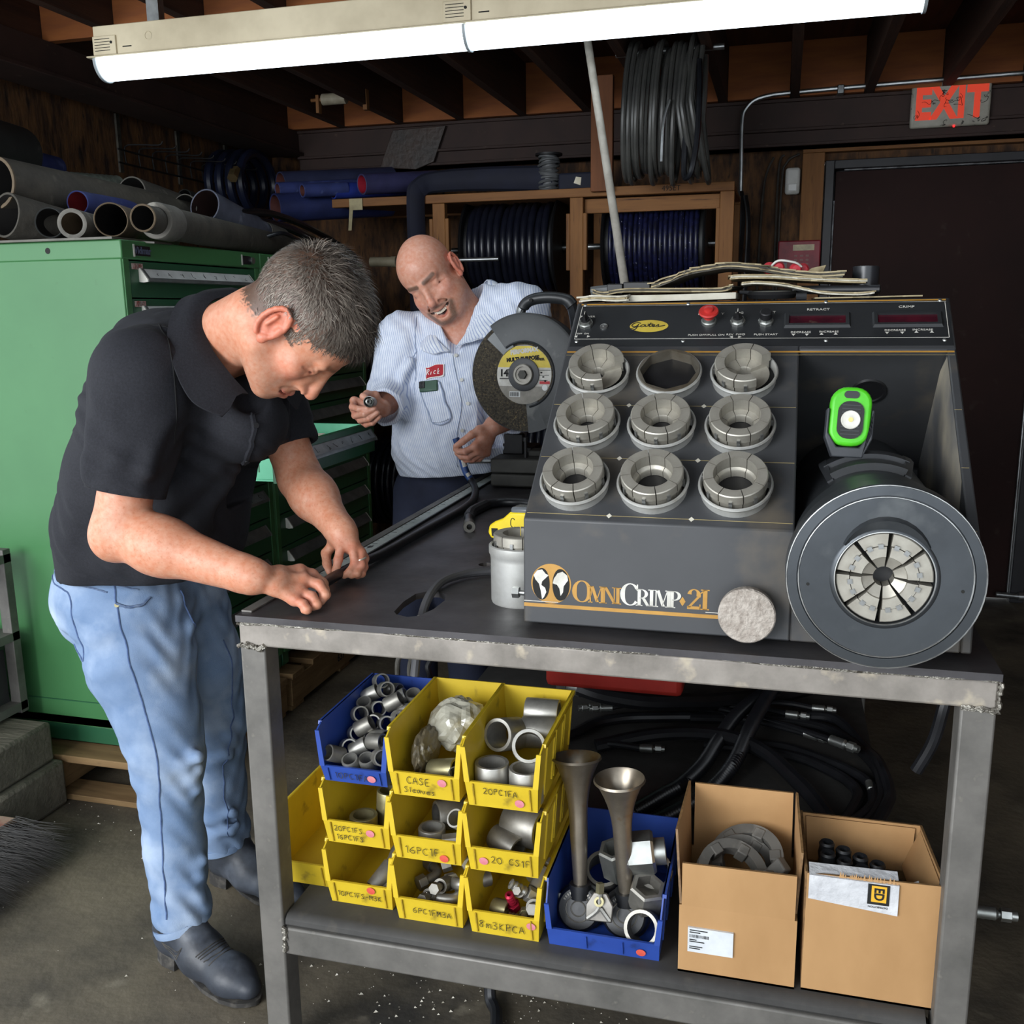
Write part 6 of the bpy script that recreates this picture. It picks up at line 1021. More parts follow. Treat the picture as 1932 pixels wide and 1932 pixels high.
# ---------- clutter on top of the machine ----------
def sheet(name, lab, prof, y0, y1, th, m=None, edge=None, layers=1, cat='papers'):
    t = thing(name, lab, cat, (prof[0][0], y0, prof[0][1])); P = spline([(x, 0, z) for x, z in prof], 5); rr = random.Random(len(prof))
    for l in range(layers):
        up = [(x+rr.uniform(-.003, .003)*l, z+l*th) for x, _, z in P]; mb = MB(); n = len(up); sl = rr.uniform(-.02, .02)*l
        vs = [(x, y0+rr.uniform(-.004, .004), z) for x, z in up]+[(x+sl, y1, z) for x, z in up]+[(x, y0, z+th*.85) for x, z in up]+[(x+sl, y1, z+th*.85) for x, z in up]
        f = []
        for i in range(n-1): f += [(i, i+1, n+i+1, n+i), (2*n+i, 3*n+i, 3*n+i+1, 2*n+i+1), (i, 2*n+i, 2*n+i+1, i+1), (n+i, n+i+1, 3*n+i+1, 3*n+i)]
        f += [(0, n, 3*n, 2*n), (n-1, 3*n-1, 4*n-1, 2*n-1)]; mb.add(vs, f); mb.build('sheet', m if l % 2 == 0 or edge is None else edge, t, world=True, angle=25)
    return t
m_pold = mat('yellowed manual', '#b5a786', '#8f8162', 20, 6, .35, .7, .85, c3='#5f5540', s3=14); m_pdark = mat('grimy cover', '#56534b', '#3d3a34', 14, 6, .35, .7, .8); m_pwhite = mat('white manual', '#cdc9bb', '#b3ae9c', 18, 6, .35, .7, .8)
sheet('manual', 'thick white manual lying flat along the machine front edge', [(-.332, 1.465), (-.2, 1.466), (-.09, 1.468)], 2.02, 2.24, .0145, m_pwhite)
sheet('loose_papers', 'curled white papers at left end of the machine top', [(-.402, 1.465), (-.37, 1.468), (-.33, 1.466), (-.30, 1.467)], 2.0, 2.2, .004, m_pwhite, m_pold, 3)
sheet('old_manual', 'yellowed manual lying on the thick white manual', [(-.385, 1.484), (-.36, 1.478), (-.32, 1.4845), (-.2, 1.483), (-.12, 1.4825), (-.10, 1.489)], 2.06, 2.22, .003, m_pold, m_pdark, 3)
sheet('document_stack', 'bowed stack of grimy old manuals rising over machine top', [(-.265, 1.490), (-.235, 1.5), (-.19, 1.517), (-.15, 1.524), (-.11, 1.5285), (-.06, 1.524), (-.02, 1.517), (.02, 1.510), (.07, 1.505), (.113, 1.507)], 2.08, 2.28, .0035, m_pdark, m_pold, 4)
sheet('open_booklet', 'yellowed open booklet sloping right over the dark caliper', [(-.105, 1.506), (-.08, 1.5075), (-.02, 1.506), (.04, 1.501), (.10, 1.497), (.155, 1.494)], 2.06, 2.26, .003, m_pold, m_pwhite, 3); sheet('folded_booklet', 'white folded booklet bending down to the right edge', [(-.08, 1.494), (-.05, 1.496), (.0, 1.491), (.04, 1.482), (.08, 1.474), (.14, 1.471), (.17, 1.474)], 2.03, 2.2, .0032, m_pwhite, m_pold, 2)
sheet('flat_card', 'pale card lying flat at right end of the machine top', [(.06, 1.4655), (.15, 1.466), (.255, 1.467)], 2.02, 2.25, .003, m_pold)
t = thing('black_cup', 'black cylindrical cup standing at right on the machine top', 'cup', (.162, 2.16, 1.463)); MB().lathe([(0, 0), (.0265, 0), (.0265, .066), (.0245, .067), (.024, .01), (0, .01)], 32).build('cup_wall', mat('satin black', '#26292e', '#1c1e22', 8, rough=.32), t)
t = thing('marker_pen', 'black marker tube lying in front of the black cup', 'marker', (.09, 2.1, 1.482)); MB().cyl((.02, 2.10, 1.484), (.178, 2.06, 1.482), .0085, n=14).pipe((.176, 2.0605, 1.482), (.182, 2.059, 1.482), .0085, .005, 14).build('barrel', m_rub, t, world=True)
t = thing('ear_plugs', 'red banded ear plugs resting on the bowed manuals', 'ear plugs', (.0, 2.13, 1.52)); k = MB()
for x in (-.030, -.012, .022, .036): k = MB(); k.lathe([(0, -.012), (.009, -.010), (.0125, -.003), (.0125, .006), (.008, .012), (0, .013)], 16, TRS((x, 2.11+(.02 if x in (-.030, .036) else 0), 1.529-(.004 if x > 0 else 0)), (PI/2, 0, .2))); k.build('plug', mat('plug red', '#c8343f', '#ab2833', 14, rough=.5), t, world=True)
MB().tube(spline([(-.028, 2.10, 1.528), (-.012, 2.09, 1.542), (.02, 2.09, 1.538), (.034, 2.10, 1.53)], 5), .0022, 6).build('band', m_white, t, world=True)
t = thing('torn_scrap', 'torn khaki scrap of paper right of the ear plugs', 'paper', (.065, 2.14, 1.512)); MB().add([(.035, 2.12, 1.513), (.075, 2.11, 1.516), (.082, 2.12, 1.532), (.055, 2.13, 1.527)], [(0, 1, 2, 3)]).build('scrap', m_pold, t, world=True, solid=.002)
t = thing('clamp_tool', 'grey and black clamp tool lying at the left on the papers', 'tool', (-.34, 2.1, 1.485)); k = MB(); k.tube(spline([(-.395, 2.10, 1.488), (-.375, 2.10, 1.490), (-.35, 2.1, 1.492)], 4), .0105, 10); k.build('handle', mat('tool grey', '#5a5d5e', '#474a4b', 14), t, world=True)
k = MB(); k.b2((-.358, 2.08, 1.480), (-.325, 2.12, 1.503)).b2((-.325, 2.085, 1.490), (-.268, 2.115, 1.506)).b2((-.325, 2.09, 1.4865), (-.255, 2.11, 1.4905)); k.build('jaw', m_black, t, bevel=.003, world=True)
t = thing('dial_caliper', 'black dial caliper lying under the booklets on the machine', 'caliper', (-.02, 2.07, 1.465)); k = MB(TRS((-.022, 2.08, 1.477), (.06, 0, 0))); k.lathe([(0, -.008), (.045, -.008), (.05, 0), (.046, .006), (.043, .004), (0, .004)], 36); k.build('dial_case', m_black, t, world=True); MB(TRS((-.022, 2.08, 1.477), (.06, 0, 0))).lathe([(0, .0045), (.04, .0045)], 30).build('dial_face', m_white, t, world=True); MB().cyl((-.085, 2.07, 1.481), (-.06, 2.07, 1.480), .004, n=8).cyl((.025, 2.03, 1.470), (.045, 2.03, 1.470), .008, n=10).build('caliper_arm', m_rub, t, world=True)
# ================= people: implicit bodies meshed as one continuous surface =================
class SDF:
    def __init__(s, lo, hi, h):
        s.lo = np.array(lo, np.float32); s.h = h; n = np.ceil((np.array(hi)-lo)/h).astype(int)+1; s.n = n; s.F = np.full(n, .2, np.float32)
        s.ax = [(s.lo[i]+h*np.arange(n[i])).astype(np.float32) for i in range(3)]
    def reg(s, lo, hi):
        a = np.clip(np.floor((np.array(lo)-s.lo)/s.h).astype(int), 0, s.n); b = np.clip(np.ceil((np.array(hi)-s.lo)/s.h).astype(int)+1, 0, s.n)
        if np.any(b <= a): return None
        sl = tuple(slice(i, j) for i, j in zip(a, b)); X, Y, Z = s.ax[0][sl[0]][:, None, None], s.ax[1][sl[1]][None, :, None], s.ax[2][sl[2]][None, None, :]; return sl, X, Y, Z
    def put(s, sl, d, k, op):
        F = s.F[sl]
        if op == 'u':
            if k > 0: h = np.clip(.5+.5*(d-F)/k, 0, 1); s.F[sl] = d*(1-h)+F*h-k*h*(1-h)
            else: s.F[sl] = np.minimum(F, d)
        else:
            d = -d
            if k > 0: h = np.clip(.5-.5*(d-F)/k, 0, 1); s.F[sl] = d*(1-h)+F*h+k*h*(1-h)
            else: s.F[sl] = np.maximum(F, d)
    def cap(s, a, b, ra, rb=None, k=0, op='u', fl=None):
        a = np.array(a, np.float32); b = np.array(b, np.float32); rb = ra if rb is None else rb; m = max(ra, rb)*(1.7 if fl else 1)+k+3*s.h
        g = s.reg(np.minimum(a, b)-m, np.maximum(a, b)+m)
        if g is None: return
        sl, X, Y, Z = g; e = b-a; L2 = max(float(e@e), 1e-9); dx, dy, dz = X-a[0], Y-a[1], Z-a[2]; t = np.clip((dx*e[0]+dy*e[1]+dz*e[2])/L2, 0, 1)
        dx, dy, dz = dx-t*e[0], dy-t*e[1], dz-t*e[2]; q = dx*dx+dy*dy+dz*dz
        if fl: n, f = fl; n = np.array(n, float); n /= np.linalg.norm(n); w = dx*n[0]+dy*n[1]+dz*n[2]; q = q+(f*f-1)*w*w
        s.put(sl, np.sqrt(q)-(ra+(rb-ra)*t), k, op)
    def ell(s, c, r, k=0, op='u', Rm=None):
        c = np.array(c, np.float32); r = np.array(r, float)*np.ones(3); m = r.max()+k+3*s.h; g = s.reg(c-m, c+m)
        if g is None: return
        sl, X, Y, Z = g; dx, dy, dz = X-c[0], Y-c[1], Z-c[2]
        if Rm is not None: dx, dy, dz = [Rm[0, i]*dx+Rm[1, i]*dy+Rm[2, i]*dz for i in range(3)]
        k0 = np.sqrt((dx/r[0])**2+(dy/r[1])**2+(dz/r[2])**2); k1 = np.sqrt((dx/r[0]**2)**2+(dy/r[1]**2)**2+(dz/r[2]**2)**2); s.put(sl, k0*(k0-1)/np.maximum(k1, 1e-6), k, op)
    def cut(s, p, n, lo, hi, k=0):
        g = s.reg(lo, hi); sl, X, Y, Z = g; n = np.array(n, float); n /= np.linalg.norm(n); s.put(sl, -((X-p[0])*n[0]+(Y-p[1])*n[1]+(Z-p[2])*n[2]), k, 's')
    def disp(s, fn): s.F += fn(s.ax[0][:, None, None], s.ax[1][None, :, None], s.ax[2][None, None, :]).astype(np.float32)
    def mesh(s, name, m, parent=None, col=None, smooth=1):
        F = s.F; S_ = F < 0; n = np.array(F.shape)-1; cnt = np.zeros(n, np.int8)
        C8 = [(i, j, k) for i in (0, 1) for j in (0, 1) for k in (0, 1)]
        sl = lambda i, j, k: (slice(i, i+n[0]), slice(j, j+n[1]), slice(k, k+n[2]))
        for c in C8: cnt += S_[sl(*c)]
        act = np.argwhere((cnt > 0) & (cnt < 8)); idx = np.full(n, -1, np.int32); idx[tuple(act.T)] = np.arange(len(act))
        val = {c: F[tuple((act+c).T)] for c in C8}; P = np.zeros((len(act), 3)); w = np.zeros(len(act))
        for c in C8:
            for a in range(3):
                if c[a] == 0:
                    d = list(c); d[a] = 1; v0, v1 = val[c], val[tuple(d)]; x = (v0 < 0) != (v1 < 0); t = np.where(x, v0/np.where(x, v0-v1, 1), 0); q = np.zeros((len(act), 3)); q[:] = c; q[:, a] = t; P += q*x[:, None]; w += x
        P = s.lo+s.h*(act+P/w[:, None]); faces = []
        for a in range(3):
            b, c = (a+1) % 3, (a+2) % 3; s0 = [slice(1, None)]*3; s1 = [slice(1, None)]*3; s0 = [slice(1, n[i]) for i in range(3)]; s0[a] = slice(0, n[a]); s1 = list(s0); s1[a] = slice(1, n[a]+1)
            A, B_ = S_[tuple(s0)], S_[tuple(s1)]; e = np.argwhere(A != B_); fl = A[tuple(e.T)]; e[:, [b, c]] += 1
            def g(db, dc): q = e.copy(); q[:, b] -= db; q[:, c] -= dc; return idx[tuple(q.T)]
            quad = np.stack([g(1, 1), g(0, 1), g(0, 0), g(1, 0)], 1); quad[~fl] = quad[~fl][:, ::-1]; faces.append(quad)
        Q = np.concatenate(faces); Q = Q[(Q >= 0).all(1)]
        for _ in range(smooth):
            acc = np.zeros_like(P); ct = np.zeros(len(P))
            for i in range(4):
                for j in ((i+1) % 4,): np.add.at(acc, Q[:, i], P[Q[:, j]]); np.add.at(ct, Q[:, i], 1); np.add.at(acc, Q[:, j], P[Q[:, i]]); np.add.at(ct, Q[:, j], 1)
            P = P*.5+.5*acc/np.maximum(ct, 1)[:, None]
        off = np.array(parent.location) if parent is not None else np.zeros(3)
        me = bpy.data.meshes.new(name); me.vertices.add(len(P)); me.vertices.foreach_set('co', (P-off).astype(np.float32).ravel()); me.loops.add(Q.size); me.loops.foreach_set('vertex_index', Q.astype(np.int32).ravel()); me.polygons.add(len(Q)); me.polygons.foreach_set('loop_start', np.arange(0, Q.size, 4, dtype=np.int32)); me.update(calc_edges=True)
        me.polygons.foreach_set('use_smooth', np.ones(len(Q), bool)); me.materials.append(m)
        if col is not None:
            at = me.color_attributes.new('Col', 'FLOAT_COLOR', 'POINT'); C_ = np.ones((len(P), 4), np.float32); C_[:, :3] = col(P); at.data.foreach_set('color', C_.ravel())
        o = bpy.data.objects.new(name, me); COL.objects.link(o); o.parent = parent; return o, P
def L3(h): return np.array(srgb(h))
def blend(c, w_, h): w_ = np.clip(w_, 0, 1)[:, None]; return c*(1-w_)+L3(h)*w_
def gauss(q, c, r): return np.exp(-(((q-np.array(c))/np.array(r))**2).sum(1))
def segd(q, a, b):
    a, b = np.array(a), np.array(b); e = b-a; t = np.clip((q-a)@e/(e@e), 0, 1); return np.linalg.norm(q-a-t[:, None]*e, axis=1)
def head(S, c, Rm, s, old):
    T = lambda *p: np.array(c)+Rm@(np.array(p)*s)
    E_ = lambda p, r, k=0, op='u', R2=None: S.ell(T(*p), np.array(r)*s, k*s, op, Rm if R2 is None else Rm@R2)
    K_ = lambda a, b, ra, rb=None, k=0, op='u': S.cap(T(*a), T(*b), ra*s, (rb if rb is not None else ra)*s, k*s, op)
    E_((0, -.012, .040), (.076, .097, .088)); E_((0, .030, .042), (.065, .063, .063), .03); E_((0, .038, -.030), (.057, .052, .070), .025)
    for x in (-1, 1):
        K_((x*.051, .004, -.058), (x*.022, .068, -.096), .021, .019, .025); E_((x*.044, .058, -.020), (.021, .020, .016), .02)
    E_((0, .078, -.098), (.023, .017, .017), .015); E_((0, .03, -.072), (.047, .05, .03), .03)
    for x in (-1, 1):
        K_((x*.009, .089, .021), (x*.043, .077, .0215), .0095, .009, .012); E_((x*.033, .0995, .001), (.017, .0130, .0105), .012, 's')
        E_((x*.0325, .0715, .0), (.0170, .0165, .0138), .003); K_((x*.018, .0845, -.0125), (x*.043, .078, -.011), .0045, .0045, .006)
        K_((x*.018, .0868, .0075), (x*.043, .079, .0065), .004, .004, .004)
    for x in (-1, 1): K_((x*.0075, .083, .010), (x*.013, .088, -.036), .0105, .0125, .012)
    K_((0, .089, .016), (0, .1125, -.030), .0085, .0112, .012); E_((0, .1155, -.0365), (.0125, .0115, .0108), .006)
    for x in (-1, 1): E_((x*.0135, .100, -.0415), (.0088, .0115, .0085), .005); K_((x*.0068, .111, -.052), (x*.008, .103, -.047), .0036, .0036, .003, 's')
    E_((0, .077, -.068), (.030, .023, .025), .015)
    if not old:
        for x in (-1, 1):
            K_((x*.024, .086, -.0705), (0, .0985, -.0665), .0042, .0066, .005); K_((x*.022, .086, -.0745), (0, .0968, -.0785), .0042, .0076, .005)
            K_((x*.028, .088, -.0712), (0, .1055, -.0718), .0022, .0026, .002, 's'); K_((x*.017, .103, -.046), (x*.031, .086, -.064), .0022, .0022, .007, 's')
            K_((x*.044, .0825, .004), (x*.056, .068, .010), .0015, .0012, .003, 's'); K_((x*.044, .0815, -.003), (x*.057, .066, -.006), .0015, .0012, .003, 's')
    else:
        E_((0, .045, -.104), (.050, .050, .030), .03); E_((0, .05, -.06), (.064, .045, .05), .03)
        for x in (-1, 1):
            E_((x*.041, .066, -.032), (.022, .022, .019), .014); E_((x*.050, .035, -.058), (.025, .034, .036), .02)
            K_((x*.032, .081, -.0585), (0, .0975, -.0655), .0045, .0065, .005); K_((x*.031, .080, -.064), (0, .0925, -.0950), .0045, .0078, .005)
            K_((x*.031, .092, -.0645), (x*.012, .106, -.0755), .0036, .0085, .003, 's'); K_((x*.0175, .104, -.042), (x*.0375, .084, -.060), .0032, .0028, .007, 's')
            E_((0, .104, -.0800), (.0225, .0155, .0112), .003, 's'); K_((x*.046, .083, .002), (x*.060, .064, .010), .0016, .0014, .003, 's'); K_((x*.046, .081, -.005), (x*.060, .064, -.010), .0016, .0014, .003, 's')
    for x in (-1, 1):
        pts = [(x*(.078+.006*abs(math.sin(a*.5))), -.016+.0185*math.cos(a)-.10*.031*math.sin(a), -.006+.0315*math.sin(a)) for a in np.linspace(-.9, PI+1.4, 15)]
        E_((x*.077, -.014, -.006), (.0065, .0175, .029), .004)
        for a, b in zip(pts, pts[1:]): K_(a, b, .0046, .0046, .0015)
        E_((x*.0875, -.011, -.008), (.009, .0085, .013), .003, 's'); E_((x*.0795, -.003, -.035), (.0065, .0085, .010), .004); K_((x*.081, -.002, -.002), (x*.079, .001, -.014), .0045, .004, .003)
        K_((x*.084, -.022, .006), (x*.083, -.02, -.016), .0035, .003, .003)
def head_col(P, c, Rm, s, old, cur):
    q = ((P-np.array(c))@Rm)/s; near = np.linalg.norm(q, axis=1) < .17; ax = np.abs(q[:, 0]); x, y, z = q.T; m = near
    C_ = cur
    def ap(w_, h): nonlocal C_; C_ = blend(C_, w_*m, h)
    ap(.55*gauss(np.stack([ax, y, z], 1), (.048, .06, -.03), (.022, .03, .022)), '#cf8270' if not old else '#c47468'); ap(.5*gauss(q, (0, .115, -.035), (.016, .02, .016)), '#cf8270'); ap(.5*(ax > .074)*(np.abs(y+.014) < .03)*(np.abs(z+.004) < .042), '#d4705c')
    jaw = np.clip((-.040-z)/.02, 0, 1)*np.clip((y-.0)/.02, 0, 1)*(z > -.125)
    nz = .5+.5*np.sin(P[:, 0]*2100)*np.sin(P[:, 1]*1900+1)*np.sin(P[:, 2]*2300)
    ap(jaw*(.16+.22*nz)*(1 if not old else .35), '#8c7a6c')
    if not old:
        lip = np.minimum(segd(np.stack([ax, y, z], 1), (.024, .088, -.0705), (0, .102, -.0668)), segd(np.stack([ax, y, z], 1), (.022, .088, -.0745), (0, .1, -.079))); ap(np.clip((.0078-lip)/.003, 0, 1)*.75, '#b5655a')
        sl_ = segd(np.stack([ax, y, z], 1), (.028, .088, -.0712), (0, .1, -.0718)); ap(np.clip((.0028-sl_)/.0015, 0, 1)*.85, '#5c2c28')
    else:
        a_ = np.stack([ax, y, z], 1); lip = np.minimum(segd(a_, (.032, .081, -.0585), (0, .101, -.0655)), segd(a_, (.031, .080, -.064), (0, .096, -.0925))); ap(np.clip((.008-lip)/.003, 0, 1)*.6, '#ad5f58')
        inn = segd(a_, (.030, .086, -.0650), (0, .091, -.0785)); ap(np.clip((.0115-inn)/.003, 0, 1)*(y < .0935), '#35110f')
        a2 = np.stack([ax, z], 1); gd_ = np.minimum(np.minimum(segd(a2, (0, -.112), (.026, -.106)), segd(a2, (.026, -.106), (.040, -.066))), segd(a2, (.036, -.058), (0, -.0545))+.005); ap(np.clip((.0125-gd_)/.008, 0, 1)*(.66+.25*nz)*(y > .04), '#5f5044')
    br = segd(np.stack([ax, y, z], 1), (.013, .097, .0225), (.045, .083, .0265)); ap(np.clip(((.0065 if not old else .0090)-br)/.004, 0, 1)*(.6 if not old else .85), '#6a5444' if not old else '#54463c')
    ey = segd(np.stack([ax, y, z], 1), (.0195, .0865, -.0050), (.0450, .0785, -.0040)); ap(np.clip(((.0034 if not old else .0042)-ey)/.0018, 0, 1)*(y > .068), '#2a1812'); ap(np.clip((.008-ey)/.006, 0, 1)*.35*(y > .07), '#a55f50')
    if not old:
        hr = hairmask(q); ap(hr*.92, '#4b423a')
    return C_
def hairmask(q):
    ax = np.abs(q[:, 0]); x, y, z = q.T
    nz = .004*np.sin(x*900+3*np.sin(z*500))+.004*np.sin(y*800+2*np.sin(x*600))
    yf = np.where(z > .070, .096, np.where(z > .030, .044+(z-.030)*1.15, np.where(z > -.006, .026, -.030)))+nz
    zl = np.where(y < -.02, -.034-.25*np.clip(-.02-y, 0, .1), -.014)+nz
    w_ = np.clip((yf-y)/.006+.5, 0, 1)*np.clip((z-zl)/.008+.3, 0, 1)
    return w_*~((ax > .0735) & (np.abs(y+.014) < .026) & (z < .026))
def hand(S, wr, F_, th, r=.0092, palm=.0125):
    wr = np.array(wr); kn = [np.array(f[0]) for f in F_]
    for f in kn: S.cap(wr+(f-wr)*.12, f, palm, palm*.80, .012)
    for a, b in zip(kn, kn[1:]): S.cap(wr*.55+a*.45, wr*.55+b*.45, palm*.95, palm*.95, .012); S.cap(a, b, palm*.72, palm*.72, .008)
    for i, f in enumerate(F_):
        rr_ = [r*(1, 1.02, .97, .86)[i]*g for g in (1.04, .95, .86, .76)]
        for j in range(len(f)-1): S.cap(f[j], f[j+1], rr_[j], rr_[j+1], .0028)
        for j in (1, 2): S.ell(f[j], rr_[j]*1.06, .003)
    t = [np.array(p) for p in th]; S.cap(wr*.75+t[0]*.25, t[0], palm*.95, palm*.92, .012); S.cap(kn[0]*.5+wr*.5, t[0], palm*.8, palm*.8, .012)
    for j in range(len(t)-1): S.cap(t[j], t[j+1], r*(1.28, 1.1, .98)[j], r*(1.1, .98, .85)[j], .004)
def nails(P, C_, tips, r):
    for p, d in tips: C_ = blend(C_, np.clip((r-np.linalg.norm(P-(np.array(p)+np.array(d)), axis=1))/.002, 0, 1)*.5, '#e3b3a2')
    return C_
m_skin1 = mat('skin fair', '#d9a88a', '#f1cdb8', 90, 5, .3, .75, .52, attr='Col', sub=.12, bump=.05, bscale=500); m_skin2 = mat('skin ruddy', '#d09c88', '#f1cdb8', 90, 5, .3, .75, .45, attr='Col', sub=.12, bump=.05, bscale=500)
A_ = np.array
# ---------- the man in the black polo, bent over the table corner ----------
p1 = thing('person', 'person in black polo and faded jeans bent over the table corner', 'person', (-1.27, 1.83, 0))
HC1 = A_((-.8441, 1.62, 1.4359)); HR1 = A_([[-.1933, .3596, .9128], [.9675, .2246, .1164], [.1631, -.9057, .3913]]); HS1 = 1.10
RSH, REL, RWR = A_((-1.124, 1.56, 1.336)), A_((-1.168, 1.502, 1.058)), A_((-.9, 1.502, .990)); LSH, LEL, LWR = A_((-1.10, 1.92, 1.352)), A_((-.990, 1.880, 1.10)), A_((-.842, 1.765, 1.012)); NB = A_((-1.06, 1.70, 1.395))
zc = lambda f, z=.9285: [(a, b, max(c_, z)) for a, b, c_ in f]
RF = [zc(f) for f in ([(-.8465, 1.585, .9818), (-.8294, 1.600, .9711), (-.8106, 1.602, .9555), (-.8021, 1.598, .9421)], [(-.8268, 1.562, .9709), (-.8004, 1.568, .9618), (-.7847, 1.560, .9459), (-.7913, 1.555, .9348)], [(-.8261, 1.540, .955), (-.8022, 1.540, .9466), (-.7900, 1.535, .9345), (-.7978, 1.533, .93)], [(-.8269, 1.522, .9452), (-.8085, 1.518, .9387), (-.7992, 1.515, .9300), (-.8056, 1.515, .9285)])]
RT = zc([(-.876, 1.555, .972), (-.860, 1.600, .958), (-.838, 1.622, .9460), (-.820, 1.628, .9450)])
LF = [zc(f) for f in ([(-.837, 1.745, .995), (-.838, 1.730, .966), (-.839, 1.720, .946), (-.8395, 1.712, .9295)], [(-.816, 1.750, .991), (-.806, 1.740, .958), (-.812, 1.725, .943), (-.822, 1.720, .937)], [(-.804, 1.760, .976), (-.795, 1.745, .953), (-.798, 1.730, .940), (-.808, 1.725, .936)], [(-.801, 1.772, .960), (-.794, 1.757, .946), (-.793, 1.743, .936), (-.801, 1.736, .932)])]
LT = zc([(-.868, 1.778, .987), (-.882, 1.766, .968), (-.872, 1.748, .951), (-.862, 1.738, .938)])
S = SDF((-1.27, 1.42, .912), (-.70, 2.03, 1.60), .0024)
head(S, HC1, HR1, HS1, False)
NH = HC1+HR1@(A_((0, -.028, -.055))*HS1); S.cap(NH, NB, .062, .068, .03); S.cap(NB, (-1.13, 1.745, 1.33), .068, .085, .03); S.cap((-1.12, 1.74, 1.33), RSH, .06, .055, .03); S.cap((-1.12, 1.74, 1.33), LSH, .06, .055, .03)
S.cap(HC1+HR1@(A_((.03, .035, -.075))*HS1), NB+A_((.04, .03, -.035)), .020, .024, .02); S.cap(HC1+HR1@(A_((-.045, -.01, -.055))*HS1), NB+A_((.05, -.045, -.04)), .016, .018, .02)
fa = (RWR-REL); S.cap(RSH, REL, .052, .049, .02); S.cap(REL, REL+fa*.35, .047, .049, .02); S.cap(REL+fa*.3, RWR, .048, .0305, .03, fl=((0, .35, .94), .93)); S.ell(REL+A_((-.012, .0, -.016)), .037, .02); S.cap(RWR-fa*.05, RWR+A_((.015, .004, -.003)), .0275, .024, .02)
fb = (LWR-LEL); S.cap(LSH, LEL, .052, .046, .02); S.cap(LEL, LEL+fb*.35, .045, .046, .02); S.cap(LEL+fb*.3, LWR, .046, .029, .03); S.cap(LWR-fb*.05, LWR+A_((.006, -.006, -.01)), .0265, .023, .02)
hand(S, RWR+A_((.012, .004, -.003)), RF, RT, .0104, .0145); hand(S, LWR+A_((.004, -.006, -.010)), LF, LT, .0092, .0125)
def col1(P):
    C_ = np.tile(L3('#cb957a'), (len(P), 1)); n_ = .5+.5*np.sin(P[:, 0]*60+3*np.sin(P[:, 2]*40))*np.sin(P[:, 1]*70+2*np.sin(P[:, 0]*50)); C_ = blend(C_, n_*.35, '#d6a58c')
    fr_ = (np.sin(P[:, 0]*523+np.sin(P[:, 1]*291)*2)*np.sin(P[:, 1]*617+1)*np.sin(P[:, 2]*571+np.sin(P[:, 0]*330)*2)); C_ = blend(C_, (fr_ > .62)*(P[:, 2] < 1.25)*.35, '#a9714f')
    C_ = head_col(P, HC1, HR1, HS1, False, C_)
    for f in RF+LF:
        for j in (0, 1): C_ = blend(C_, .5*np.exp(-(np.linalg.norm(P-A_(f[j]), axis=1)/.014)**2), '#cd8272')
    C_ = blend(C_, .35*np.exp(-(np.linalg.norm(P-NB, axis=1)/.08)**2), '#cf8a72')
    return nails(P, C_, [(LF[0][3], (-.001, -.008, -.001)), (LT[3], (.002, -.008, .002))], .0065)
body1, V1 = S.mesh('body', m_skin1, p1, col1)
# short greying hair, strand by strand
q = ((V1-HC1)@HR1)/HS1; hm = np.where((hairmask(q) > .5) & (np.linalg.norm(q, axis=1) < .17))[0]; hm = RNG.choice(hm, 12500); hv, hf, hc = [], [], []
qq = q[hm]; nrm = qq-np.array((0, -.01, .035)); nrm /= np.linalg.norm(nrm, axis=1)[:, None]
top = np.clip((qq[:, 2]-.05)/.05, 0, 1); frn = np.clip((qq[:, 1]-.02)/.06, 0, 1); side = 1-top
flow = np.stack([np.zeros(len(hm)), .75*top+.25*side+.1, -.15*top-.9*side], 1); flow[:, 0] += .35*np.sin(qq[:, 0]*160+qq[:, 1]*90)*top; flow += RNG.normal(0, .24, flow.shape); flow -= nrm*(flow*nrm).sum(1)[:, None]; flow /= np.linalg.norm(flow, axis=1)[:, None]
lift = .28+.30*top+RNG.uniform(-.12, .25, len(hm))*(.4+top); ln = (.010+.019*top+.016*top*frn)*RNG.uniform(.6, 1.35, len(hm)); wd = np.cross(nrm, flow)*.00065
gray = np.clip(RNG.normal(.38+.24*side-.18*frn, .27, len(hm)), 0, 1)[:, None]; cl = L3('#3a302a')*(1-gray)+L3('#a79c90')*gray
r0 = qq-nrm*.001; p_1 = r0+(flow*(1-lift*.4)[:, None]+nrm*lift[:, None])*(ln*.5)[:, None]; p_2 = p_1+(flow+nrm*(lift*.35)[:, None])*(ln*.5)[:, None]
st = np.stack([r0-wd, r0+wd, p_1-wd*.9, p_1+wd*.9, p_2], 1); st = (st*HS1)@HR1.T+HC1-np.array(p1.location); nS = len(hm); b_ = np.arange(nS)[:, None]*5
tri3 = np.concatenate([b_+A_([[0, 1, 3]]), b_+A_([[0, 3, 2]]), b_+A_([[2, 3, 4]])])
me = bpy.data.meshes.new('hair'); me.from_pydata(st.reshape(-1, 3).tolist(), [], tri3.tolist()); at = me.color_attributes.new('Col', 'FLOAT_COLOR', 'POINT'); C4 = np.ones((nS*5, 4), np.float32); C4[:, :3] = np.repeat(cl, 5, 0); at.data.foreach_set('color', C4.ravel()); me.polygons.foreach_set('use_smooth', np.ones(len(me.polygons), bool))
me.materials.append(mat('greying hair', '#5a5048', attr='Col', rough=.45)); hob = inst('hair', me, p1); hob['kind'] = 'stuff'; hob['label'] = 'short greying brown hair swept forward'
MB().tube([tuple(A_(LF[2][0])*.45+A_(LF[2][1])*.55+A_((.0108*math.cos(a)*.95, .0108*math.sin(a), .0108*math.cos(a)*.35))) for a in np.linspace(0, 2*PI, 18, endpoint=False)], .0019, 6, closed=True).build('finger_ring', mat('pale metal ring', '#e0d9c8', rough=.3, metal=.7), p1, world=True)
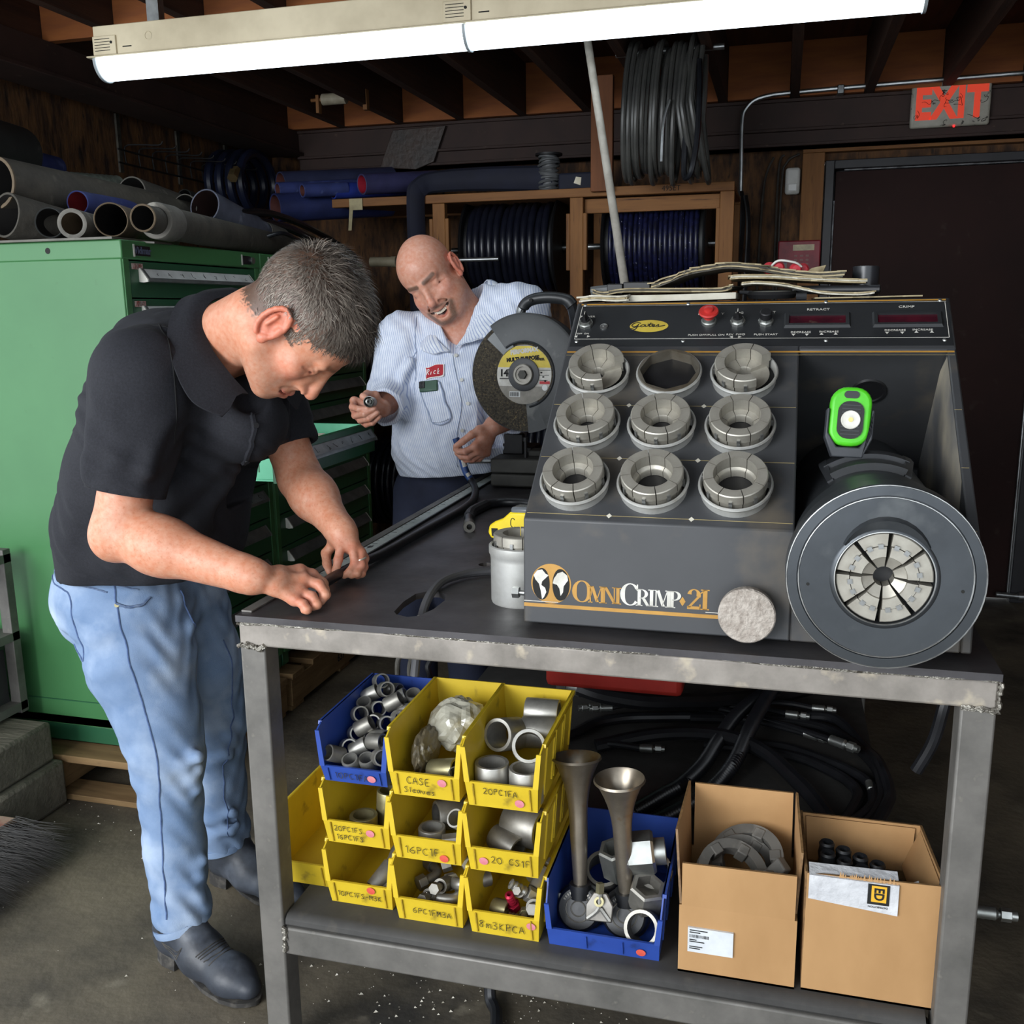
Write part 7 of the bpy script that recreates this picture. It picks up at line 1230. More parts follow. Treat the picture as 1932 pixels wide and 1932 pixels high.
# polo shirt
m_polo = mat('black knit', '#1d1e23', '#25262c', 260, 3, .35, .7, .85, bump=.12, bscale=700, spec=.3); LAT = (.27, .96, 0)
S = SDF((-1.70, 1.36, .86), (-.90, 2.14, 1.56), .0046); SP = [A_(p) for p in ((-1.395, 1.860, .870), (-1.350, 1.835, 1.00), (-1.270, 1.80, 1.12), (-1.195, 1.77, 1.25), (-1.135, 1.745, 1.335))]; SR = (.142, .148, .150, .148, .116)
for i in range(4): S.cap(SP[i], SP[i+1], SR[i], SR[i+1], .05, fl=(LAT, .74))
S.ell((-1.245, 1.79, .99), (.135, .165, .13), .06); S.ell((-1.21, 1.765, 1.365), (.115, .16, .10), .05); S.cap((-1.07, 1.71, 1.375), (-1.0, 1.68, 1.25), .075, .085, .06)
hemR = RSH+(REL-RSH)*.74; hemL = LSH+(LEL-LSH)*.74; dR, dL = REL-RSH, LEL-LSH
S.cap((-1.13, 1.70, 1.34), RSH, .10, .088, .05); S.cap(RSH, hemR+dR*.1, .088, .070, .04); S.cap((-1.12, 1.80, 1.34), LSH, .10, .085, .05); S.cap(LSH, hemL+dL*.1, .085, .064, .04)
# gathered cloth: ridges running from armpit, collar and belly
for a, b, r_ in (((-1.05, 1.60, 1.30), (-1.16, 1.62, 1.16), .020), ((-1.03, 1.64, 1.24), (-1.17, 1.66, 1.07), .018), ((-1.06, 1.66, 1.16), (-1.22, 1.67, 1.02), .020), ((-1.10, 1.54, 1.36), (-1.12, 1.47, 1.20), .014), ((-1.16, 1.50, 1.33), (-1.19, 1.46, 1.18), .014), ((-1.06, 1.55, 1.31), (-1.08, 1.485, 1.18), .012), ((-1.30, 1.70, 1.20), (-1.42, 1.72, 1.0), .016), ((-1.24, 1.64, 1.10), (-1.38, 1.69, .96), .016), ((-1.13, 1.70, 1.03), (-1.28, 1.66, .95), .022), ((-1.05, 1.70, 1.15), (-1.16, 1.68, .98), .022), ((-1.0, 1.84, 1.30), (-.99, 1.82, 1.20), .012), ((-1.38, 1.72, 1.12), (-1.5, 1.78, .98), .012)): S.cap(a, b, r_, r_*.7, .03)
def wr1(X, Y, Z):
    u = X*.8+Z*.6; v = Z*.9-X*.4; return .0026*np.sin(46*v+5*np.sin(16*Y+9*u))*np.sin(15*u+3*np.sin(14*Y)+1)+.0016*np.sin(95*u+60*Z+6*np.sin(22*Y+11*Z))*(np.sin(20*Z+9*X) > -.2)
S.disp(wr1)
big = ((-1.8, 1.3, .8), (-.8, 2.2, 1.6)); S.cut((-1.4, 1.8, .895), (.05, 0, -1), *big)
for sh, hm_, d, r_ in ((RSH, hemR, dR, .0575), (LSH, hemL, dL, .0535)):
    n_ = d/np.linalg.norm(d); S.cut(hm_, n_, hm_-.11, hm_+.11); S.cap(hm_-d*.16, hm_+d*.3, r_, r_-.002, .004, 's'); 
S.cap(NB+A_((-.035, .02, .0)), NB+A_((.16, -.10, .05)), .0745, .085, .012, 's'); S.cap(NB+A_((.05, -.03, -.02)), NB+A_((.10, -.06, -.10)), .045, .03, .02, 's')
S.ell((-1.405, 1.865, .86), (.150, .19, .05), .01, 's')
def colp(P):
    return np.tile(L3('#15161a'), (len(P), 1))
shirt1, VS1 = S.mesh('polo_shirt', m_polo, p1, None)
from mathutils.bvhtree import BVHTree
def bvh_of(o): me = o.data; return BVHTree.FromPolygons([tuple(v.co) for v in me.vertices], [tuple(p.vertices) for p in me.polygons])
def stitch(name, o, parent, pts, r, m, lift=.0, n=6, closed=False, bv=None):
    bv = bv or bvh_of(o); off = parent.location; out = []
    for p in spline(pts, n, closed):
        c_, nn, i, d = bv.find_nearest(fr(p)-off)
        out.append(c_+nn*lift+off)
    MB().tube(out, r, 6, closed=closed).build(name, m, parent, world=True); return out
bvS = bvh_of(shirt1)
def hem_band(parent, c, d, r, w_, m, name='cuff_band'):
    d = fr(d).normalized(); M = d.to_track_quat('Z', 'Y').to_matrix().to_4x4(); M.translation = fr(c); MB(M).lathe([(r-.004, -w_), (r, -w_), (r+.001, -w_*.5), (r, 0), (r-.004, 0)], 40, closed=True).build(name, m, parent, world=True)
hem_band(p1, hemR, dR, .0712, .026, m_polo); hem_band(p1, hemL, dL, .0655, .024, m_polo)
m_seam = mat('black seam', '#0b0c0e', rough=.9)
stitch('shoulder_seam', shirt1, p1, [(-1.17, 1.60, 1.44), (-1.21, 1.55, 1.40), (-1.235, 1.50, 1.33), (-1.22, 1.5, 1.25)], .0016, m_seam, bv=bvS); stitch('armhole_seam', shirt1, p1, [(-1.10, 1.58, 1.44), (-1.05, 1.53, 1.38), (-1.035, 1.52, 1.30), (-1.06, 1.54, 1.22)], .0016, m_seam, bv=bvS); stitch('yoke_seam', shirt1, p1, [(-1.03, 1.60, 1.43), (-1.12, 1.57, 1.43), (-1.19, 1.585, 1.435)], .0014, m_seam, bv=bvS)
# folded collar: inner edge hugs the neck, outer edge lies on the shoulders
ci = [(-1.000, 1.715, 1.478), (-1.030, 1.655, 1.470), (-1.028, 1.610, 1.430), (-1.000, 1.588, 1.385), (-.965, 1.585, 1.340), (-.938, 1.600, 1.300)]; co = [(-1.060, 1.725, 1.492), (-1.085, 1.635, 1.478), (-1.070, 1.560, 1.420), (-1.035, 1.520, 1.360), (-1.00, 1.515, 1.300), (-.955, 1.535, 1.272)]
ci2 = [(-1.000, 1.715, 1.478), (-1.0, 1.76, 1.468), (-.985, 1.79, 1.43), (-.96, 1.79, 1.38), (-.935, 1.75, 1.33), (-.925, 1.70, 1.29)]; co2 = [(-1.060, 1.725, 1.492), (-1.055, 1.80, 1.478), (-1.03, 1.845, 1.42), (-.985, 1.85, 1.36), (-.94, 1.81, 1.30), (-.915, 1.74, 1.265)]
for k, (a, b) in enumerate(((ci, co), (ci2, co2))):
    I_, O_ = spline(a, 6), spline(b, 6); n_ = len(I_); mb = MB(); vs = []
    for i in range(n_):
        p, q_ = fr(I_[i]), fr(O_[i]); up = Vector((-.12, -.05, .6)).normalized()
        for t_ in (0, .18, .4, .7, 1): vs.append(tuple(p.lerp(q_, t_)+up*.016*math.sin(PI*min(1, t_*1.15+.12))))
    mb.add(vs, [(i*5+j, i*5+j+1, i*5+6+j, i*5+5+j) for i in range(n_-1) for j in range(4)]); mb.build('collar', m_polo, p1, world=True, solid=.005, angle=70)
stitch('placket', shirt1, p1, [(-.945, 1.62, 1.272), (-.965, 1.64, 1.22), (-.99, 1.655, 1.16)], .006, m_polo, bv=bvS); 
for p in ((-.955, 1.632, 1.245), (-.98, 1.65, 1.19)):
    c_, nn, i, d = bvS.find_nearest(fr(p)-p1.location); q_ = c_+p1.location+nn*.006; MB().cyl(q_, q_+nn*.002, .005, n=14).build('button', m_rub, p1, world=True)
# jeans
m_jean = mat('faded denim', '#7e92ae', '#5f7798', 9, 8, .30, .72, .85, bump=.12, bscale=420, c3='#aab8cb', s3=7, lo3=.5, hi3=.8, spec=.25); m_stitch = mat('denim stitch', '#6a7a92', '#4b5d7c', 80, 2, rough=.9); m_dkst = mat('denim seam', '#3d5072', '#52678f', 60, 2, rough=.9)
S = SDF((-1.70, 1.56, .06), (-1.08, 2.14, .99), .005)
S.cap((-1.405, 1.865, .93), (-1.405, 1.865, .83), .138, .146, .03, fl=(LAT, .76)); S.ell((-1.465, 1.81, .82), (.115, .10, .11), .04); S.ell((-1.455, 1.93, .82), (.11, .10, .11), .04)
LG = [A_(p) for p in ((-1.372, 1.785, .80), (-1.348, 1.768, .691), (-1.305, 1.75, .577), (-1.283, 1.738, .495), (-1.270, 1.72, .275), (-1.252, 1.70, .130))]; LRd = (.125, .112, .088, .077, .0625, .063)
LG2 = [A_(p) for p in ((-1.372, 1.94, .79), (-1.335, 1.965, .616), (-1.317, 1.99, .47), (-1.325, 1.995, .285), (-1.325, 2.0, .125))]; LR2 = (.122, .098, .074, .060, .063)
for G_, r_ in ((LG, LRd), (LG2, LR2)):
    for i in range(len(G_)-1): S.cap(G_[i], G_[i+1], r_[i], r_[i+1], .03)
for z_, y_, x_, r_ in ((.455, 1.70, -1.23, .016), (.425, 1.69, -1.25, .014), (.49, 1.69, -1.22, .014), (.40, 1.70, -1.24, .012), (.24, 1.69, -1.23, .012), (.20, 1.68, -1.24, .013), (.165, 1.68, -1.235, .012)): S.cap((x_+.035, y_+.02, z_+.02), (x_-.05, y_-.01, z_-.018), r_, r_*.6, .02); 
for z_ in (.43, .39, .23, .19): S.cap((-1.26, 1.945, z_+.01), (-1.33, 1.94, z_-.02), .013, .008, .02)
for a, b in (((-1.27, 1.80, .83), (-1.33, 1.70, .80)), ((-1.25, 1.80, .77), (-1.31, 1.69, .75)), ((-1.25, 1.79, .72), (-1.31, 1.68, .71)), ((-1.44, 1.72, .76), (-1.38, 1.67, .73))): S.cap(a, b, .018, .010, .025)
def wrj(X, Y, Z):
    k_ = np.exp(-((Z-.44)/.10)**2)+1.2*np.exp(-((Z-.17)/.08)**2)+.8*np.exp(-((Z-.75)/.08)**2); return .0032*k_*np.sin(85*Z+26*X+5*np.sin(25*Y+14*X))+.0012*np.sin(60*Z-40*X+6*np.sin(30*Y))
S.disp(wrj); bj = ((-1.8, 1.5, 0), (-1, 2.2, 1.1)); S.cut((-1.4, 1.8, .955), (.06, 0, 1), *bj); S.cut((-1.25, 1.70, .100), (.30, 0, -1), (-1.4, 1.58, .0), (-1.1, 1.85, .2)); S.cut((-1.33, 2.0, .110), (.22, 0, -1), (-1.45, 1.86, .0), (-1.1, 2.14, .22))
S.cap((-1.252, 1.70, .125), (-1.245, 1.695, .04), .050, .056, .003, 's'); S.cap((-1.325, 2.0, .13), (-1.325, 2.0, .04), .050, .056, .003, 's')
jeans1, VJ1 = S.mesh('jeans', m_jean, p1, None); bvJ = bvh_of(jeans1)
stitch('side_seam', jeans1, p1, [(-1.338, 1.68, .929), (-1.323, 1.66, .872), (-1.306, 1.65, .807), (-1.289, 1.65, .727), (-1.275, 1.66, .641), (-1.260, 1.66, .572), (-1.250, 1.66, .5), (-1.256, 1.66, .399), (-1.256, 1.66, .285), (-1.25, 1.64, .150)], .0020, m_dkst, .0005, bv=bvJ)
stitch('inseam', jeans1, p1, [(-1.19, 1.93, .70), (-1.21, 1.94, .60), (-1.22, 1.94, .50), (-1.25, 1.935, .42), (-1.27, 1.93, .30), (-1.27, 1.93, .18)], .0018, m_dkst, .0004, bv=bvJ)
stitch('back_pocket', jeans1, p1, [(-1.56, 1.76, .885), (-1.47, 1.69, .876), (-1.445, 1.67, .865), (-1.432, 1.66, .80), (-1.424, 1.66, .735), (-1.435, 1.67, .725), (-1.475, 1.69, .745)], .0018, m_dkst, .0006, bv=bvJ)
stitch('front_pocket', jeans1, p1, [(-1.323, 1.66, .868), (-1.28, 1.63, .872), (-1.24, 1.64, .885), (-1.20, 1.67, .905)], .0032, m_stitch, .0008, bv=bvJ); stitch('yoke_seam', jeans1, p1, [(-1.58, 1.80, .905), (-1.48, 1.70, .893), (-1.40, 1.66, .892), (-1.345, 1.655, .893)], .0020, m_stitch, .0006, bv=bvJ)
stitch('waist_seam', jeans1, p1, [(-1.56, 1.78, .925), (-1.46, 1.69, .915), (-1.35, 1.66, .91), (-1.25, 1.67, .915)], .0016, m_stitch, .0006, bv=bvJ); stitch('fly_seam', jeans1, p1, [(-1.215, 1.80, .88), (-1.20, 1.80, .82), (-1.215, 1.83, .76)], .0022, m_dkst, .0006, bv=bvJ)
c_, nn, i_, d_ = bvJ.find_nearest(Vector((-1.318, 1.655, .863))-p1.location); q_ = c_+p1.location; MB().cyl(q_, q_+nn*.003, .005, n=14).build('rivet', m_ferg, p1, world=True)
hem_band(p1, (-1.250, 1.699, .100), (.30, 0, -1), .0645, .016, m_jean, 'hem_band'); hem_band(p1, (-1.325, 2.0, .110), (.22, 0, -1), .0645, .016, m_jean, 'hem_band')
# western boots
m_boot = mat('dusty black leather', '#3a3f48', '#24272d', 9, 7, .35, .7, .48, c3='#6d7480', s3=8, lo3=.55, hi3=.8, bump=.06, bscale=90); m_sole = mat('boot sole', '#2c2a28', '#56524c', 40, 4, .45, .7, .8)
def boot(heel, toe, shaft, lab):
    heel, toe = A_(heel), A_(toe); d = toe-heel; L_ = np.linalg.norm(d); u = d/L_; n_ = A_((-u[1], u[0], 0)); Z_ = A_((0, 0, 1)); at = lambda a, h, b=0: heel+u*(a*L_)+Z_*h+n_*b
    lo = np.minimum(heel, toe)-.1; hi = np.maximum(heel, toe)+.1; S = SDF((lo[0], lo[1], 0), (hi[0], hi[1], .26), .004)
    S.cap(at(.14, .075), at(.16, .10), .037, .040, .02); S.cap(at(.16, .06), at(.45, .052), .036, .040, .03); S.cap(at(.45, .050), at(.78, .040), .041, .036, .03, fl=(tuple(n_), .86)); S.cap(at(.75, .038), at(.93, .032), .036, .022, .03, fl=(tuple(n_), .84)); S.cap(at(.20, .10), A_(shaft), .045, .046, .03); S.cap(at(.45, .075), at(.26, .12), .030, .036, .04)
    S.cut((0, 0, .016), (0, 0, -1), (lo[0], lo[1], 0), (hi[0], hi[1], .03)); S.cut(at(.30, .032), tuple(-Z_+u*.0), at(.0, 0)-.09, at(.22, .05)+.02)
    o, V_ = S.mesh('boot', m_boot, p1, None); o['label'] = lab
    w_ = [(0.30, .024), (.42, .030), (.6, .043), (.78, .045), (.9, .036), (.97, .020), (1.0, .006)]; out = [at(a, 0, b) for a, b in w_]+[at(a, 0, -b) for a, b in w_[::-1]]; mb = MB(); n2 = len(out)
    hz = [.017 if k in (0, n2-1) else .003 for k in range(n2)]; mb.add([(p[0], p[1], max(.0015, z_)) for p, z_ in zip(out, hz)]+[(p[0], p[1], max(.0015, z_)+.010) for p, z_ in zip(out, hz)], [tuple(range(n2-1, -1, -1)), tuple(range(n2, 2*n2))]+[(k, (k+1) % n2, n2+(k+1) % n2, n2+k) for k in range(n2)]); mb.build('sole', m_sole, o, fix=True).location = -fr(p1.location)
    hb = MB(); pts = [at(a, 0, b) for a, b in ((.24, .028), (.12, .031), (.04, .024), (.0, .0), (.04, -.024), (.12, -.031), (.24, -.028))]; n2 = len(pts); hb.add([(*p[:2], .001) for p in pts]+[(*(p[:2]+u[:2]*.004), .036) for p in pts], [tuple(range(n2-1, -1, -1)), tuple(range(n2, 2*n2))]+[(k, (k+1) % n2, n2+(k+1) % n2, n2+k) for k in range(n2)]); hb.build('heel', m_sole, o, fix=True).location = -fr(p1.location)
    return o, at
bo, at1 = boot((-1.325, 1.715, 0), (-1.022, 1.615, 0), (-1.255, 1.705, .165), 'dusty black western boot nearer the viewer'); bv = bvh_of(bo)
for k in range(5): stitch('boot_stitch', bo, p1, [at1(.56+.022*k, .09, .05), at1(.585+.022*k, .10, .0), at1(.56+.022*k, .09, -.05)], .0013, m_sole, .0002, bv=bv)
for k in range(3): stitch('boot_stitch', bo, p1, [tuple(at1(.20+.012*k, .125, -.07)), tuple(at1(.24+.01*k, .085-.008*k, -.07)), tuple(at1(.34, .078-.009*k, -.07)), tuple(at1(.42-.004*k, .105-.004*k, -.07))], .0012, m_sole, .0002, bv=bv)
boot((-1.385, 2.02, 0), (-1.085, 1.95, 0), (-1.325, 2.0, .165), 'black western boot farther from the viewer')

# ---------- the bald man in the striped work shirt ----------
p2 = thing('person', 'bald smiling person in striped work shirt holding up a hose fitting', 'person', (-1.05, 3.05, 0))
HC2 = A_((-1.0585, 2.95, 1.5560)); HR2 = A_([[.8297, .0598, -.445], [-.1448, -.8494, -.3841], [.4505, -.4305, .7821]]); HR2 = np.linalg.qr(HR2)[0]*np.sign(np.diag(np.linalg.qr(HR2)[1])); HS2 = 1.05
off2 = A_((0, 0, 0)); NB2 = A_((-.985, 3.02, 1.42)); RS2, RE2, RW2 = A_((-1.185, 3.0, 1.365)), A_((-1.205, 2.93, 1.195)), A_((-1.178, 2.79, 1.163)); LS2, LE2, LW2 = A_((-.800, 3.04, 1.435)), A_((-.735, 2.95, 1.17)), A_((-.822, 2.80, 1.1125))
RF2 = [[(-1.2501, 2.745, 1.1874), (-1.2426, 2.715, 1.171), (-1.2113, 2.695, 1.167), (-1.1833, 2.69, 1.1694)], [(-1.2496, 2.745, 1.1615), (-1.2351, 2.715, 1.1454), (-1.1926, 2.69, 1.1534), (-1.1632, 2.695, 1.1692)], [(-1.2389, 2.75, 1.1384), (-1.2207, 2.72, 1.1306), (-1.18, 2.695, 1.1388), (-1.1557, 2.7, 1.1561)], [(-1.2225, 2.755, 1.1218), (-1.2066, 2.73, 1.1168), (-1.1768, 2.71, 1.1245), (-1.1537, 2.71, 1.1424)]]; RT2 = [(-1.1914, 2.77, 1.1996), (-1.2063, 2.745, 1.208), (-1.2074, 2.718, 1.2030), (-1.1922, 2.712, 1.196)]
LF2 = [[(-.868, 2.75, 1.0556), (-.895, 2.74, 1.0404), (-.9167, 2.745, 1.0391), (-.9296, 2.75, 1.0445)], [(-.8615, 2.76, 1.0416), (-.8903, 2.755, 1.0224), (-.9137, 2.76, 1.021), (-.9300, 2.765, 1.0311)], [(-.8529, 2.775, 1.0333), (-.8802, 2.77, 1.014), (-.9071, 2.775, 1.0093), (-.925, 2.78, 1.0193)], [(-.8441, 2.79, 1.0314), (-.868, 2.79, 1.0113), (-.8923, 2.792, 1.0055), (-.9115, 2.795, 1.0126)]]; LT2 = [(-.8568, 2.765, 1.1017), (-.8772, 2.75, 1.0904), (-.9043, 2.745, 1.0698), (-.926, 2.745, 1.0549)]
S = SDF((-1.30, 2.64, .98), (-.66, 3.12, 1.72), .0027); head(S, HC2, HR2, HS2, True)
S.cap(HC2+HR2@(A_((0, -.028, -.05))*HS2), NB2, .066, .074, .03); S.cap(NB2, (-.99, 3.02, 1.33), .075, .08, .03); S.cap((-.99, 3.02, 1.36), RS2, .05, .05, .03); S.cap((-.99, 3.02, 1.36), LS2, .05, .05, .03)
for a, b, c_ in ((RS2, RE2, RW2), (LS2, LE2, LW2)): S.cap(a, b, .05, .045, .02); S.cap(b, b*.6+c_*.4, .045, .045, .02); S.cap(b*.65+c_*.35, c_, .045, .031, .03)
hand(S, RW2+A_((-.012, -.012, 0)), RF2, RT2, .0108, .0155); hand(S, LW2+A_((-.008, -.008, -.004)), LF2, LT2, .0106, .0155)
def col2(P):
    C_ = np.tile(L3('#cb9a86'), (len(P), 1)); n_ = .5+.5*np.sin(P[:, 0]*50+3*np.sin(P[:, 2]*40))*np.sin(P[:, 1]*70+2*np.sin(P[:, 0]*50)); C_ = blend(C_, n_*.3, '#d8a994'); C_ = head_col(P, HC2, HR2, HS2, True, C_)
    for f in RF2+LF2:
        for j in (0, 1): C_ = blend(C_, .4*np.exp(-(np.linalg.norm(P-A_(f[j]), axis=1)/.014)**2), '#bf7a6a')
    return nails(P, C_, [(RF2[0][3], (.002, -.009, .0)), (LT2[3], (-.004, -.004, .007))], .0065)
S.mesh('body', m_skin2, p2, col2)
TT = lambda *p: tuple(HC2+HR2@(A_(p)*HS2)); tm_ = MB()
for k in range(-4, 5): x_ = .0052*k; tm_.box((0, 0, 0), (.0049*HS2, .004, .0085*HS2), frame(TT(x_, .0965-11*x_*x_, -.0748+8.5*x_*x_), HR2[:, 0], HR2[:, 1]))
q_ = tm_.build('teeth', mat('teeth', '#e6dccb', rough=.3), p2, world=True, bevel=.0008); q_['kind'] = 'stuff'
# striped shirt
def stripes(name, base, line, M3, freq):
    m = mat(name, base, '#c3cbdc', 40, 4, .3, .8, .8, bump=.1, bscale=300); nt = m.node_tree; N, Lk = nt.nodes, nt.links; b = N['Principled BSDF']; tc = N.new('ShaderNodeTexCoord'); mp = N.new('ShaderNodeMapping'); mp.inputs['Rotation'].default_value = M3; Lk.new(tc.outputs['Object'], mp.inputs[0]); wv = N.new('ShaderNodeTexWave'); wv.wave_type = 'BANDS'; wv.bands_direction = 'X'; wv.inputs['Scale'].default_value = freq; wv.inputs['Distortion'].default_value = .4; wv.inputs['Detail'].default_value = 1; Lk.new(mp.outputs[0], wv.inputs[0])
    rp = N.new('ShaderNodeMapRange'); rp.inputs[1].default_value = .72; rp.inputs[2].default_value = .86; Lk.new(wv.outputs['Fac'], rp.inputs[0]); mx = N.new('ShaderNodeMix'); mx.data_type = 'RGBA'; old = b.inputs['Base Color'].links[0].from_socket; Lk.new(rp.outputs[0], mx.inputs[0]); Lk.new(old, mx.inputs[6]); mx.inputs[7].default_value = (*srgb(line), 1); Lk.new(mx.outputs[2], b.inputs['Base Color']); return m
m_shirt = stripes('striped work shirt', '#e2e7f0', '#a3b0cf', (0, .25, -.1), 46)
S = SDF((-1.36, 2.64, .90), (-.62, 3.26, 1.56), .0046); LT_ = (.97, -.12, .22)
SP2 = [A_(p) for p in ((-1.03, 3.07, .90), (-1.01, 3.02, 1.03), (-1.0, 3.02, 1.16), (-.995, 3.04, 1.29), (-.99, 3.04, 1.36))]; SR2 = (.150, .168, .165, .145, .105)
for i in range(4): S.cap(SP2[i], SP2[i+1], SR2[i], SR2[i+1], .05, fl=(LT_, .76))
S.ell((-1.0, 2.965, 1.07), (.16, .12, .13), .06); S.cap((-.99, 3.03, 1.37), RS2, .085, .082, .05); S.cap((-.99, 3.03, 1.37), LS2, .085, .085, .05); S.cap((-.945, 3.05, 1.455), LS2+A_((0, 0, .012)), .080, .082, .05)
S.cap(RS2, RE2, .078, .073, .04); S.cap(RE2, RW2+A_((.006, .012, .003)), .071, .060, .03); S.cap(LS2, LE2, .08, .072, .04); S.cap(LE2, LE2*.35+LW2*.65, .066, .058, .03)
for a, b, r_ in (((-1.14, 2.93, 1.38), (-1.18, 2.88, 1.26), .014), ((-1.12, 2.89, 1.30), (-1.16, 2.86, 1.20), .014), ((-1.17, 2.88, 1.20), (-1.13, 2.86, 1.13), .018), ((-1.22, 2.86, 1.22), (-1.15, 2.80, 1.12), .014), ((-1.06, 2.87, 1.10), (-1.02, 2.86, .99), .018), ((-.98, 2.86, 1.12), (-1.0, 2.86, 1.0), .014), ((-.94, 2.86, 1.10), (-.97, 2.87, .98), .014), ((-.9, 2.93, 1.33), (-.88, 2.92, 1.15), .014), ((-1.04, 2.93, 1.35), (-1.07, 2.90, 1.2), .010)): S.cap(a, b, r_, r_*.6, .025)
S.disp(lambda X, Y, Z: .0024*np.sin(50*Z+30*X+5*np.sin(20*X+14*Y))*np.sin(22*X-14*Z+2)+.0014*np.sin(110*X+50*Z+5*np.sin(26*Z)))
S.cut((-1, 3, .938), (.1, 0, -1), (-1.4, 2.6, .85), (-.6, 3.3, 1.0)); dW = RW2-RE2; S.cut(RW2+dW*.02, dW, RW2-.09, RW2+.09); S.cap(RW2-dW*.2, RW2+dW*.4, .050, .052, .004, 's'); dW2 = LW2-LE2; c2_ = LE2*.33+LW2*.67; S.cut(c2_, dW2, c2_-.09, c2_+.09); S.cap(c2_-dW2*.2, c2_+dW2*.4, .048, .048, .004, 's')
S.cap(NB2+A_((0, .0, -.03)), NB2+A_((-.02, -.03, .14)), .078, .09, .01, 's'); S.cap(NB2+A_((.0, -.06, .0)), (-.972, 2.90, 1.335), .055, .012, .015, 's')
shirt2, VS2 = S.mesh('work_shirt', m_shirt, p2, None); bv2 = bvh_of(shirt2)
def hug(p, lift=.003):
    c_, nn, i_, d_ = bv2.find_nearest(fr(p)-p2.location); return c_+nn*lift+p2.location, nn
def strip(name, top, bot, m, nv=4, solid=.004, puff=.0):
    I_, O_ = spline(top, 6), spline(bot, 6); n_ = len(I_); mb = MB(); vs = []
    for i in range(n_):
        for j in range(nv+1): t_ = j/nv; p = fr(I_[i]).lerp(fr(O_[i]), t_); vs.append(tuple(p+Vector((0, -.35, .6))*puff*math.sin(PI*min(1, t_*1.1+.1))))
    k_ = nv+1; mb.add(vs, [(i*k_+j, i*k_+j+1, i*k_+k_+1+j, i*k_+k_+j) for i in range(n_-1) for j in range(nv)]); return mb.build(name, m, p2, world=True, solid=solid, angle=70)
m_shirt2 = stripes('striped collar cloth', '#e8edf4', '#a3b0cf', (0, .9, .3), 46)
strip('collar', [(-.955, 3.10, 1.515), (-.912, 3.06, 1.545), (-.902, 2.99, 1.49), (-.925, 2.93, 1.41), (-.968, 2.885, 1.335)], [(-.945, 3.13, 1.50), (-.865, 3.08, 1.525), (-.835, 2.99, 1.46), (-.850, 2.905, 1.385), (-.895, 2.870, 1.365)], m_shirt2, puff=.012)
strip('collar', [(-.955, 3.10, 1.515), (-1.02, 3.08, 1.48), (-1.065, 3.01, 1.43), (-1.045, 2.92, 1.375), (-.985, 2.885, 1.325)], [(-.945, 3.13, 1.50), (-1.06, 3.11, 1.46), (-1.10, 3.0, 1.40), (-1.085, 2.895, 1.34), (-1.035, 2.868, 1.322)], m_shirt2, puff=.010)
def patch(name, quad, m, nu=6, nv=6, lift=.003, rnd=0):
    mb = MB(); vs = []; q_ = [fr(p) for p in quad]
    for i in range(nu+1):
        for j in range(nv+1):
            a = q_[0].lerp(q_[1], i/nu); b = q_[3].lerp(q_[2], i/nu); vs.append(tuple(hug(a.lerp(b, j/nv), lift)[0]))
    mb.add(vs, [(i*(nv+1)+j, i*(nv+1)+j+1, (i+1)*(nv+1)+j+1, (i+1)*(nv+1)+j) for i in range(nu) for j in range(nv)]); return mb.build(name, m, p2, world=True, solid=.0018, angle=80)
patch('chest_pocket', [(-1.083, 2.85, 1.228), (-1.012, 2.85, 1.240), (-.968, 2.85, 1.126), (-1.030, 2.85, 1.108)], m_shirt, 8, 10, .005); stitch('pocket_seam', shirt2, p2, [(-1.083, 2.85, 1.228), (-1.055, 2.85, 1.165), (-1.030, 2.85, 1.112), (-1.0, 2.85, 1.110), (-.970, 2.85, 1.128), (-.99, 2.85, 1.19), (-1.012, 2.85, 1.240)], .0022, mat('shirt seam', '#9aa6be', rough=.9), .006, bv=bv2)
patch('name_patch', [(-1.075, 2.85, 1.292), (-1.004, 2.85, 1.300), (-1.000, 2.85, 1.259), (-1.069, 2.85, 1.249)], mat('patch white', '#e3dfdc', rough=.8), lift=.004); nq = [(-1.0715, 2.85, 1.2890), (-1.007, 2.85, 1.2965), (-1.0035, 2.85, 1.2625), (-1.0658, 2.85, 1.2525)]; patch('name_patch_field', nq, mat('patch red', '#b3232f', '#9c1c28', 40, rough=.8), lift=.0055)
ctr, nn = hug((-1.037, 2.85, 1.275), .0078); e_x = Vector((.994, -.0, .115)); e_x = (e_x-nn*e_x.dot(nn)).normalized(); e_y = nn.cross(e_x); scrawl('Rick', .017, frame(ctr-e_x*.0245-e_y*.0085, e_x, e_y), mat('patch thread', '#ece6e4', rough=.8), p2, w=.0022, adv=4.3, slant=.15).data.transform(Matrix.Translation(-p2.location))
for b_ in ((-.962, 2.86, 1.330), (-.9376, 2.84, 1.2549), (-.9144, 2.82, 1.1732), (-.93, 2.82, 1.09)): q_, nn = hug(b_, .003); MB().cyl(q_, q_+nn*.0025, .0058, n=14).build('button', m_white, p2, world=True)
stitch('placket', shirt2, p2, [(-.978, 2.88, 1.325), (-.955, 2.85, 1.255), (-.935, 2.83, 1.17), (-.95, 2.83, 1.08), (-.96, 2.86, .98)], .0016, mat('shirt seam', '#9aa6be'), .001, bv=bv2); stitch('armhole_seam', shirt2, p2, [(-1.12, 2.96, 1.44), (-1.11, 2.91, 1.36), (-1.105, 2.89, 1.27), (-1.09, 2.90, 1.18)], .0018, mat('shirt seam', '#9aa6be'), .0006, bv=bv2)
